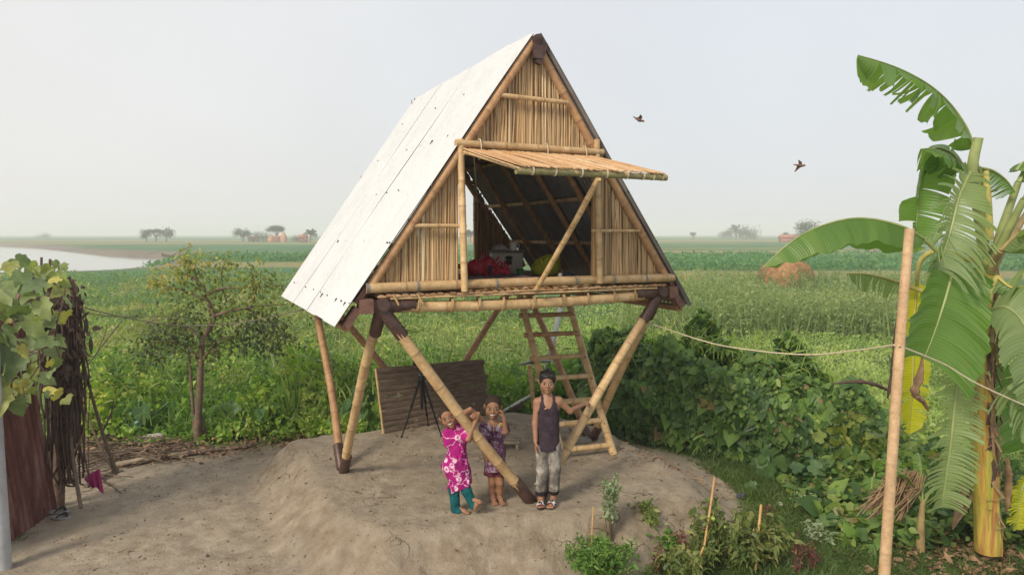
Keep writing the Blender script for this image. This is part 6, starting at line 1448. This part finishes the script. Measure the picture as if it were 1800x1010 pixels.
# red duffel bag
M['red'] = plain('red nylon', (.42, .012, .03), .55, 0, .35, 7, .6); M['navy'] = plain('navy webbing', (.015, .02, .05), .7); M['white'] = plain('white enamel', (.6, .57, .53), .4, 0, .1)
c = onfloor(862, 7.95); bag = thing('duffel_bag', c, 'slumped red duffel bag with dark straps on the hut floor', 'bag')
sd = SDF(c + A([-.36, -.25, -.02]), c + A([.36, .3, .4]), .006)
sd.cap(c + A([-.19, 0, .085]), c + A([.17, .03, .06]), .085, .06, .03); sd.ell(c + A([-.19, -.02, .10]), (.10, .11, .10), None, .03); sd.ell(c + A([-.04, .0, .13]), (.11, .10, .11), None, .04); sd.cap(c + A([-.05, .02, .2]), c + A([-.09, .06, .26]), .04, .02, .04)
for i in range(26): p = c + A([random.uniform(-.25, .24), random.uniform(-.1, -.05), random.uniform(.04, .2)]); sd.cap(p, p + A([random.uniform(-.07, .07), 0, random.uniform(-.05, .05)]), .016, .008, .02)
sd.cut(c + ZV * .004, A([0, 0, -1])); body_part('bag_body', sd, M['red'], bag)
for x in (-.155, .0, ): mb = MB(); G = [[c + A([x + w2, .01 + .125 * math.cos(a), .095 + .118 * math.sin(a)]) for w2 in (-.022, .022)] for a in np.linspace(math.pi * .02 + 2.7, 5.4 - 6.28 + 6.28 * 0 + 4.5, 14)]; mb.grid(G); mb.build('strap', M['navy'], bag)
# cooler box with a cap and a mug on its lid
c = onfloor(890, 8.4); Rm = rotz(.25); bx = thing('cool_box', c, 'grey-beige cool box with dark lid and latch at the back of the hut', 'box'); M['beige'] = plain('beige plastic', (.32, .29, .24), .5, 0, .12, 5)
mb = MB()
for z0, z1, w0, w1 in ((0, .27, .34, .38),):
    V = [c + Rm @ A([sx * w_ / 2, sy * .12, z]) for z, w_ in ((z0, w0), (z1, w1)) for sx, sy in ((-1, -1), (1, -1), (1, 1), (-1, 1))]; mb.add(V, [(0, 3, 2, 1), (4, 5, 6, 7)] + [(i, (i + 1) % 4, (i + 1) % 4 + 4, i + 4) for i in range(4)])
o = mb.build('box_body', M['beige'], bx, smooth=False); md = o.modifiers.new('b', 'BEVEL'); md.width = .012; md.segments = 2
mb = MB(); mb.box(c + A([0, 0, .284]), (.40, .27, .03), Rm); o = mb.build('lid', M['darkwood'], bx, smooth=False); md = o.modifiers.new('b', 'BEVEL'); md.width = .008; md.segments = 2
mb = MB(); mb.box(c + Rm @ A([-.0, -.127, .17]), (.07, .012, .09), Rm); mb.tube([c + Rm @ A([-.05, -.135, .21]), c + Rm @ A([0, -.15, .23]), c + Rm @ A([.05, -.135, .21])], .008, 6); mb.build('latch', M['black'], bx, smooth=False)
lt = c + ZV * .299
mb = MB(); a = lt + A([-.08, -.01, 0]); sdc = SDF(a + A([-.14, -.14, -.01]), a + A([.14, .14, .14]), .005); sdc.ell(a + ZV * .012, (.095, .085, .06), None, .01); sdc.ell(a + A([.07, -.05, .01]), (.06, .055, .012), None, .015); sdc.cut(a + ZV * .002, A([0, 0, -1])); V, F = sdc.mesh(); tag(npmesh('folded_cap', V, F, plain('grey cloth', (.36, .33, .33), .85, 0, .2, 14, .4)), 'soft grey cap lying on the lid of the cool box', 'cap')
mg = lt + A([.085, .0, 0]); mug = thing('enamel_mug', mg, 'pale enamel mug standing on the cool box lid', 'mug'); mb = MB(); prof_ = [(.043, 0), (.045, .004), (.045, .095), (.047, .098), (.042, .096), (.041, .01), (.0, .008)]
ringv = [[mg + A([r * math.cos(a), r * math.sin(a), z]) for a in np.linspace(0, 6.2832, 21)] for r, z in prof_]; mb.grid([r[::-1] for r in ringv]); mb.build('cup', M['white'], mug)
mb = MB(); mb.tube([mg + A([.042, -.01, .075]), mg + A([.07, -.015, .07]), mg + A([.072, -.015, .035]), mg + A([.043, -.01, .025])], .006, 6); mb.build('handle', M['white'], mug)
c = onfloor(914, 8.05); mb = MB(); mb.grid([[c + A([r * math.cos(a), r * math.sin(a), z]) for a in np.linspace(6.2832, 0, 19)] for r, z in ((.0, .002), (.032, .002), (.045, .09), (.042, .09), (.03, .008), (0, .008))]); mesh_thing(mb, 'green_cup', plain('green plastic', (.02, .16, .05), .4), 'green plastic cup beside the red bag in the hut', 'cup')
c = onfloor(961, 8.2); sd = SDF(c + A([-.24, -.2, -.02]), c + A([.24, .22, .32]), .006); sd.ell(c + A([0, 0, .10]), (.17, .14, .13), None, .02); sd.ell(c + A([.03, .02, .19]), (.08, .07, .06), None, .05); sd.ell(c + A([-.1, 0, .07]), (.09, .1, .08), None, .04)
for i in range(14): a = random.uniform(3.3, 6.1); p = c + A([.13 * math.cos(a), .12 * math.sin(a), random.uniform(.04, .18)]); sd.cap(p, p + A([random.uniform(-.03, .03), 0, .07]), .02, .01, .02)
sd.cut(c + ZV * .003, A([0, 0, -1])); V, F = sd.mesh(); tag(npmesh('rice_sack', V, F, plain('yellow green cloth', (.34, .36, .01), .6, 0, .2, 8, .4)), 'bright yellow-green stuffed sack on the hut floor beside the prop', 'sack')
# rumpled patterned blanket
s = NT('patterned blanket'); co = s.coord(); a = s.noise(9., 5, .65, co, 1.); c_ = s.ramp(a, [(.36, (.05, .03, .05)), (.48, (.16, .11, .13)), (.56, (.10, .055, .07)), (.68, (.34, .29, .28))]); M['blanket'] = s.bsdf(c_, .9)
G = []; n1, n2 = 46, 34
for i in range(n1):
    row = []
    for j in range(n2):
        s_ = -.95 + 1.35 * i / (n1 - 1); k = .22 + 1.0 * j / (n2 - 1) + .06 * math.sin(5 * s_); hgt = .016 + .09 * max(0, fbm(A([s_ * 1. + 5]), A([k + 3.]), 5.5, 3)[0] - .32)
        e = min(i, n1 - 1 - i, j, n2 - 1 - j) / 3; row.append(H(s_, k, ZI + hgt * min(1, .15 + e)))
    G.append(row)
mb = MB(); mb.grid([r[::-1] for r in G]); mesh_thing(mb, 'patterned_blanket', M['blanket'], 'rumpled grey and purple blanket spread on the hut floor by the window sill', 'blanket')
for (u, Y, m, lab) in ((1000, 7.75, 'navy', 'small dark bundle on the floor right of the awning prop'), (985, 7.7, 'white', 'small white packet on the floor right of the awning prop')):
    c = onfloor(u, Y); mb = MB(); mb.ball(c + ZV * .03, (.06 if m == 'navy' else .03, .05, .032), 14, 8); mesh_thing(mb, 'cloth_bundle', M[m], lab, 'bundle')

# flip-flops, cloth, logs, sack
for k, (u, v, a, lab) in enumerate(((104, 899, .15, 'black-strapped grey flip-flop, the one farther from the camera'), (108, 909, -.12, 'black-strapped grey flip-flop, the one nearer the camera'))):
    p = at(u, v, z=-.44); p[2] = zg(p[0], p[1]) + .012; ff_ = thing('flip_flop', p, lab, 'sandal', 'pair of flip-flops by the tin fence'); Rm = rotz(a); mb = MB(); ol = [(.125 * math.cos(q), (.046 - .008 * math.cos(q)) * math.sin(q)) for q in np.linspace(0, 6.2832, 29)[:-1]]
    V = [p + Rm @ A([x, y, z]) for z in (0, .02) for x, y in ol]; kk = len(ol); mb.add(V, [tuple(range(kk))[::-1], tuple(range(kk, 2 * kk))] + [(i, (i + 1) % kk, (i + 1) % kk + kk, i + kk) for i in range(kk)]); mb.build('sole', plain('worn grey footbed', (.26, .25, .24), .8, 0, .2, 15), ff_)
    mb = MB()
    for sg in (-1, 1): mb.tube(list(spline([p + Rm @ A([-.085 if 0 else .07, 0, .02]), p + Rm @ A([.045, sg * .02, .055]), p + Rm @ A([.0, sg * .038, .045]), p + Rm @ A([-.03, sg * .042, .018])], 12)), .013, 6, flat=.6)
    mb.build('strap', M['rubber'], ff_)
G = []
for i in range(22):
    fx = i / 21; row = []
    for j in range(14):
        fy = j / 13; tu, tv = 148 + 27 * fx, 842 - 19 * fx ** .7; bu, bv = 156 + 26 * fx, 851 + 14 * fx + 2.5 * math.sin(9 * fx)
        row.append(at(tu + (bu - tu) * fy, tv + (bv - tv) * fy, Y=8.0 - .10 * fy + .05 * fx + .030 * math.cos(17 * fx + 2 * fy) * (.2 + fy)))
    G.append(row)
mb = MB(); mb.grid(G); mb.grid([[p + A([0, .006, -.004]) for p in r][::-1] for r in G]); mesh_thing(mb, 'magenta_cloth', plain('magenta cloth', (.30, .012, .11), .85, 0, .2, 12, .3), 'crumpled magenta cloth hung over sticks beside the fence', 'cloth')
for k, (u0, v0, u1, v1, r, lab) in enumerate(((150, 848, 205, 822, .035, 'short dark log under the magenta cloth'), (195, 818, 330, 796, .05, 'long pale log lying along the back of the yard on the left'), (300, 800, 452, 782, .045, 'long grey plank lying along the back of the yard behind the small tree'), (232, 800, 335, 782, .04, 'pale split log lying behind the long log'))):
    a, b_ = at(u0, v0, z=-.42), at(u1, v1, z=-.42); 
    for p in (a, b_): p[2] = zg(p[0], p[1]) + r * .8
    mb = MB(); P = spline([a, (a * .6 + b_ * .4) + A([0, .03, .01]), b_], 16); mb.tube(list(P), [r * random.uniform(.9, 1.08) for _ in P], 9, t=.5, flat=.75); mesh_thing(mb, 'log', M['oldwood'] if k in (1, 3) else M['darkwood'], lab, 'log')
c = at(268, 781, z=-.5); c[2] = zg(c[0], c[1]) - .01; sd = SDF(c + A([-.32, -.2, -.02]), c + A([.32, .2, .3]), .008); sd.ell(c + A([-.02, 0, .07]), (.19, .11, .085), None, .03); sd.ell(c + A([.11, 0, .08]), (.09, .09, .09), None, .05); sd.ell(c + A([-.17, .02, .06]), (.07, .08, .05), None, .05)
for i in range(14): p = c + A([random.uniform(-.17, .17), -.1, random.uniform(.03, .13)]); sd.cap(p, p + A([random.uniform(-.05, .05), .02, random.uniform(-.04, .04)]), .018, .01, .02)
V, F = sd.mesh(); tag(npmesh('old_sack', V, F, plain('dirty white sacking', (.36, .33, .29), .9, 0, .25, 10, .5)), 'dirty white sack lying in front of the weeds left of the small tree', 'sack')
c = at(242, 765, z=-.4); c[2] = zg(c[0], c[1]); mb = MB(); P = [c + ZV * .0, c + A([.02, 0, .12]), c + A([-.01, 0, .25]), c + A([.02, 0, .33])]; mb.tube(list(spline(P, 12)), [.02, .05, .075, .08, .075, .07, .08, .06, .05, .06, .045, .01], 12, flat=.5); mesh_thing(mb, 'plastic_bag', plain('pale teal plastic', (.22, .38, .36), .3, 0, .3, 14, .5), 'crumpled pale teal plastic bag standing behind the dirty white sack', 'bag')

# ------------------------------------------------------------------ the little vegetable patch at the bottom right
M['herb'] = leaf_mat('fresh herb', [(0, (.05, .11, .025)), (.5, (.09, .18, .04)), (1, (.16, .25, .06))]); M['sage'] = leaf_mat('grey green leaves', [(0, (.10, .15, .09)), (.5, (.17, .22, .14)), (1, (.3, .34, .25))])
M['tomleaf'] = leaf_mat('tomato leaves', [(0, (.05, .09, .025)), (.5, (.11, .15, .045)), (1, (.22, .22, .09))]); M['red_leaf'] = leaf_mat('red amaranth', [(0, (.06, .018, .022)), (.5, (.12, .03, .035)), (1, (.16, .085, .05))], transl=.2); M['cane'] = plain('garden cane', (.5, .30, .12), .6, 0, .25, 8)
def plant(name, base, stems, hgt, spread, nleaf, size, mat, label, cat, shape='oval', stemm='twig', group=None, droop=.2, wr=.5, fz=(.15, 1.), lean=None):
    b0_ = A(base, float); b0_[2] = zg(b0_[0], b0_[1]) - .01; th = thing(name, b0_, label, cat, group); mb = MB(); b = LB_()
    for i in range(stems):
        a = random.uniform(0, 6.28); r = spread * random.random() ** .6; h = hgt * random.uniform(.65, 1.05); e = b0_ + A([r * math.cos(a), r * math.sin(a), h * (1 - .25 * (r / spread) ** 2)])
        if lean is not None: e = e + A(lean) * h
        P = spline([b0_ + A([.03 * math.cos(a), .03 * math.sin(a), 0]), (b0_ + e) / 2 + rng.normal(0, .02, 3) + A([0, 0, .03]), e], 24); mb.tube(list(P), list(np.linspace(.006, .002, 24)), 5)
        k = nleaf // stems; f = rng.uniform(fz[0], fz[1], k); p = P[(f * 23).astype(int)] + rng.normal(0, size * .45, (k, 3)); L_ = size * rng.uniform(.5, 1.3, k); b.leaves(p, rdir(k, .25), rdir(k, .8), L_, L_ * wr, shape, droop, np.clip(rng.normal(.5 if i % 3 else .75, .2, k), 0, 1))
    mb.build('stem', M[stemm], th); b.build('foliage', M[mat], th); return th
Pz = lambda u, v: at(u, v, z=-.42)
plant('herb_bush', Pz(1062, 1022), 46, .36, .36, 4200, .05, 'herb', 'bushy bright green herb at the foot of the mound in the foreground', 'herb', wr=.38)
plant('sage_plant', Pz(1072, 985), 9, .72, .15, 620, .042, 'sage', 'tall grey-green leafy weed rising out of the bright herb bush', 'plant', wr=.7, fz=(.35, 1.), lean=(.0, 0, 0))
tomfruit = []
def tomato(u, v, label, fruits, h=.5, sp=.34, n=620, stems=14):
    t = plant('tomato_plant', Pz(u, v), stems, h, sp, n, .075, 'tomleaf', label, 'tomato plant', shape='lobed', group='tomato plants in the foreground', droop=.5, wr=.42)
    for fu, fv, r, m in fruits:
        c = at(fu, fv, Y=t.location[1] - .06); mb = MB(); mb.ball(c, (r, r, r * .9), 16, 10); mb.tube([c + ZV * r * .85, c + ZV * (r + .03) + A([.01, .02, 0])], .003, 5); mb.build('tomato', M[m], t)
    return t
M['gtom'] = plain('green tomato', (.28, .36, .07), .3, 0, .15, 5); M['ptom'] = plain('pale tomato', (.5, .48, .24), .3, 0, .12, 5); M['otom'] = plain('orange tomato', (.55, .2, .03), .3, 0, .15, 5)
tomato(1262, 1000, 'tomato plant with pale green fruit tied to the left cane', ((1253, 911, .024, 'gtom'), (1274, 925, .02, 'gtom'), (1280, 998, .022, 'ptom')), h=.62)
tomato(1310, 1010, 'middle tomato plant with drooping yellowish leaves between the canes', ((1324, 938, .014, 'ptom'), (1327, 959, .016, 'otom')), h=.5)
tomato(1350, 1000, 'tomato plant with two round green tomatoes at the right cane', ((1352, 954, .021, 'gtom'), (1350, 966, .026, 'gtom')), h=.5, n=600, stems=10)
tomato(1215, 1020, 'low straggling tomato plant at the bottom edge of the picture', (), h=.3, n=700)
def cane(P, r, lab): mb = MB(); P = pxs(P); bamboo(mb, P[0], P[1], r, .6, step=.16, bend=.01, seg=8); mesh_thing(mb, 'garden_cane', M['cane'], lab, 'cane', 'canes in the vegetable patch')
cane([(1229, 1012, 6.1), (1256, 838, 6.25)], .011, 'tallest orange cane standing in the vegetable patch, left of the tomatoes'); cane([(1328, 1000, 6.05), (1338, 886, 6.15)], .013, 'thick short orange cane among the green tomatoes'); cane([(1040, 960, 6.3), (1043, 890, 6.35)], .007, 'thin yellow-green cane left of the grey-green weed'); cane([(1215, 1012, 5.95), (1237, 960, 6.)], .009, 'short slanting cane at the bottom of the tomato patch')
for u, v, h, lab in ((1200, 1000, .48, 'dark red amaranth left of the tallest cane'), (1348, 985, .58, 'tall dark red amaranth behind the short cane'), (1400, 1015, .42, 'reddish amaranth at the bottom edge right of the tomatoes'), (1424, 1012, .3, 'small reddish amaranth rightmost in the patch'), (1150, 1015, .28, 'small red-stemmed amaranth beside the herb bush')):
    plant('amaranth', Pz(u, v), 5, h, .085, 150, .042, 'red_leaf', lab, 'amaranth', group='red amaranths in the vegetable patch', wr=.4, stemm='redstem' if 'redstem' in M else 'twig')
for u, v, h, m, lab in ((1290, 985, .22, 'herb', 'low leafy weed between the tomato plants'), (1180, 985, .16, 'herb', 'low green weed at the foot of the mound'), (1140, 965, .14, 'tomleaf', 'small straggly weed beside the herb bush'), (1420, 905, .14, 'sage', 'small pale rosette weed in the grass on the right'), (1440, 960, .16, 'sage', 'pale broad-leaved weed in the grass right of the tomatoes')):
    plant('weed_plant', Pz(u, v), 9, h, .2, 260, .06, m, lab, 'weed', wr=.5)
mb = MB(); p = Pz(1371, 901); p[2] = zg(p[0], p[1]) + .03; mb.ball(p, (.035, .03, .03), 9, 6, rot=rotz(.4)); mesh_thing(mb, 'crumpled_paper', M['white'], 'crumpled white paper scrap lying in the grass on the right', 'paper')
mb = MB(); p = Pz(1303, 888); p[2] = zg(p[0], p[1]) + .03; mb.ball(p, (.07, .045, .035), 10, 6, rot=rotz(.4)); mesh_thing(mb, 'dark_rag', plain('dark blue rag', (.05, .05, .09), .9, 0, .3, 12, .4), 'dark bluish rag on the ground beyond the tallest cane', 'rag')
# clumps that stand out of the weeds at the back of the yard
def blade_clump(u, v, Yd, n, h, label, mat='grass', name='reed_clump'):
    p = at(u, v, Y=Yd); p[2] = zg(p[0], p[1]) - .02; b = LB_(); ax = rdir(n, 1.8); ax[:, :2] *= .55; L_ = h * rng.uniform(.5, 1.05, n)
    b.leaves(p + rng.normal(0, .07, (n, 3)) * A([1, 1, 0]), ax, rng.normal(0, .5, (n, 3)) + A([0, -1, .3]), L_, .035, 'blade', rng.uniform(.05, .4, n)); tag(b.build(name, M[mat]), label, 'reeds', 'reed clumps at the back of the yard')
blade_clump(518, 750, 10.8, 46, 1.7, 'tall dark reed clump rising beside the left hut legs'); blade_clump(470, 745, 10.6, 26, 1.2, 'shorter reed clump left of the hut with slanting blades'); blade_clump(415, 745, 10.7, 22, 1.1, 'thin reed clump between the small tree and the hut'); blade_clump(690, 700, 11.5, 26, 1.7, 'slender reed clump seen behind the woven board'); blade_clump(760, 690, 11.8, 22, 1.9, 'tallest slender reeds seen between the front legs')
def taro(u, v, Yd, n, size, h, label):
    p = at(u, v, Y=Yd); p[2] = zg(p[0], p[1]) - .02; th = thing('taro_plant', p, label, 'taro', 'broad-leaved taro plants in the weeds'); mb = MB(); b = LB_(); c = p + np.stack([rng.normal(0, .22, n), rng.normal(0, .15, n), h * rng.uniform(.5, 1.1, n)], 1)
    for q in c: mb.tube([p, (p + q) / 2 + ZV * .1, q], .008, 5)
    L_ = size * rng.uniform(.7, 1.2, n); b.leaves(c, rng.normal(0, .5, (n, 3)) + A([0, -.4, -.8]), rng.normal(0, .3, (n, 3)) + A([0, -.7, .8]), L_, L_ * .7, 'heart', .1, rng.uniform(.2, .8, n)); mb.build('stem', M['rib'], th); b.build('foliage', M['taro'], th)
M['taro'] = leaf_mat('taro leaves', [(0, (.035, .075, .035)), (.5, (.065, .13, .05)), (1, (.12, .19, .07))])
M['bush'] = leaf_mat('bush leaves', [(0, (.03, .065, .02)), (.45, (.07, .135, .032)), (.8, (.14, .21, .05)), (1, (.26, .27, .08))])
def bush(u, v, Yd, h, wd_, n, size, label, t0=.5):
    p = at(u, v, Y=Yd); p[2] = zg(p[0], p[1]) - .03; th = thing('wild_bush', p, label, 'bush', 'wild bushes in the weeds'); mb = MB(); b = LB_()
    for i in range(11):
        a = random.uniform(0, 6.28); r = wd_ * random.random() ** .5; e = p + A([r * math.cos(a), .8 * r * math.sin(a), h * random.uniform(.35, 1.0) * (1 - .35 * (r / wd_) ** 2)]); mb.tube(list(spline([p + A([.1 * r * math.cos(a), 0, 0]), (p + e) / 2 + A([0, 0, .06]), e], 8)), [.014, .012, .011, .01, .008, .007, .006, .004], 5)
        k = n // 11; c = e + rng.normal(0, 1, (k, 3)) * A([.16, .16, .14]) * (.6 + .5 * h); L_ = size * rng.uniform(.5, 1.35, k); b.leaves(c, rdir(k, -.15), rdir(k, 1.), L_, L_ * rng.uniform(.4, .7, k), 'oval', .2, np.clip(rng.normal(t0 + .12 * (i % 3 - 1), .18, k), 0, 1))
    mb.build('stem', M['twig'], th); b.build('foliage', M['bush'], th)
for a in ((178, 690, 11.6, 1.25, .55, 1500, .075, 'leafy bush just right of the dead-vine post'), (235, 660, 12.6, 1.35, .7, 1700, .07, 'bushy weed rising behind the blue-green taro clump', .62), (425, 660, 12.2, 1.15, .6, 1500, .07, 'pale leafy bush behind the weeds between small tree and hut', .7), (300, 640, 14.5, 1.2, .8, 1500, .08, 'broad low bush seen under the small tree crown', .4),
        (540, 660, 12.6, 1.3, .6, 1500, .075, 'dark bush just left of the outer hut leg', .35), (628, 690, 11.9, 1.05, .5, 1300, .07, 'bright leafy bush seen between the left hut legs', .75), (700, 610, 14.5, 1.2, .7, 1400, .08, 'bush rising behind the woven board', .6), (490, 610, 16, 1.3, .9, 1500, .09, 'far bush under the corner of the roof', .5), (870, 640, 13.5, .8, .6, 1100, .07, 'low bright bush left of the ladder', .75), (140, 620, 14.5, 1.3, .7, 1400, .08, 'bush partly hidden behind the dead-vine post', .65)): bush(*a)
for u, v, Yd, n, sz, h, lab in ((250, 735, 10.9, 16, .34, .6, 'blue-green taro clump left of the small tree trunk'), (205, 745, 11.0, 14, .3, .55, 'taro clump behind the brushwood on the left'), (395, 745, 10.8, 12, .26, .5, 'taro clump just right of the small tree trunk'), (460, 748, 10.7, 12, .28, .5, 'taro clump by the dry leaves left of the hut'), (640, 745, 10.9, 12, .26, .5, 'taro clump left of the woven board'), (600, 690, 11.5, 12, .25, .6, 'taro clump seen between the left hut legs')): taro(u, v, Yd, n, sz, h, lab)

# ------------------------------------------------------------------ birds
M['bird'] = plain('brown plumage', (.16, .085, .06), .85, 0, .4, 60)
def bird(u, v, wing, roll, label):
    c = at(u, v, Y=11.0); bd_ = thing('sparrow', c, label, 'bird', 'two small birds in the sky'); Rm = roty(roll)
    sd = SDF(c - .16, c + .16, .004); W = lambda x, y, z: c + Rm @ A([x, y, z])
    sd.chain([W(-.05, 0, 0), W(.0, 0, -.004), W(.045, 0, .004)], [.017, .024, .016], .015); sd.ell(W(.06, 0, .01), (.018, .016, .016), None, .01); sd.cap(W(.075, 0, .01), W(.09, 0, .006), .006, .002, .004); sd.chain([W(-.05, 0, 0), W(-.105, 0, .006)], [.012, .009], .01)
    body_part('body', sd, M['bird'], bd_)
    for sg, (dx, dy, dz) in zip((-1, 1), wing):
        mb = MB(); r = W(.02, sg * .012, .012); e = W(dx, dy, dz); ch = Rm @ A([-.055, 0, .0]); m_ = (r + e) / 2 + Rm @ A([.02, 0, .01])
        up = A([0, 0, .002]); mb.grid([[r, r + ch], [m_, m_ + ch * .95], [e, e + ch * .25]]); mb.grid([[r + ch - up, r - up], [m_ + ch * .95 - up, m_ - up], [e + ch * .25 - up, e - up]]); mb.build('wing', M['bird'], bd_)
bird(1124, 211, ((-.02, -.1, .06), (-.06, .09, .05)), .42, 'small brown bird with swept wings flying above the awning')
bird(1407, 291, ((-.06, -.06, .075), (-.05, .05, -.10)), .1, 'small brown bird flapping in the sky left of the banana leaf')
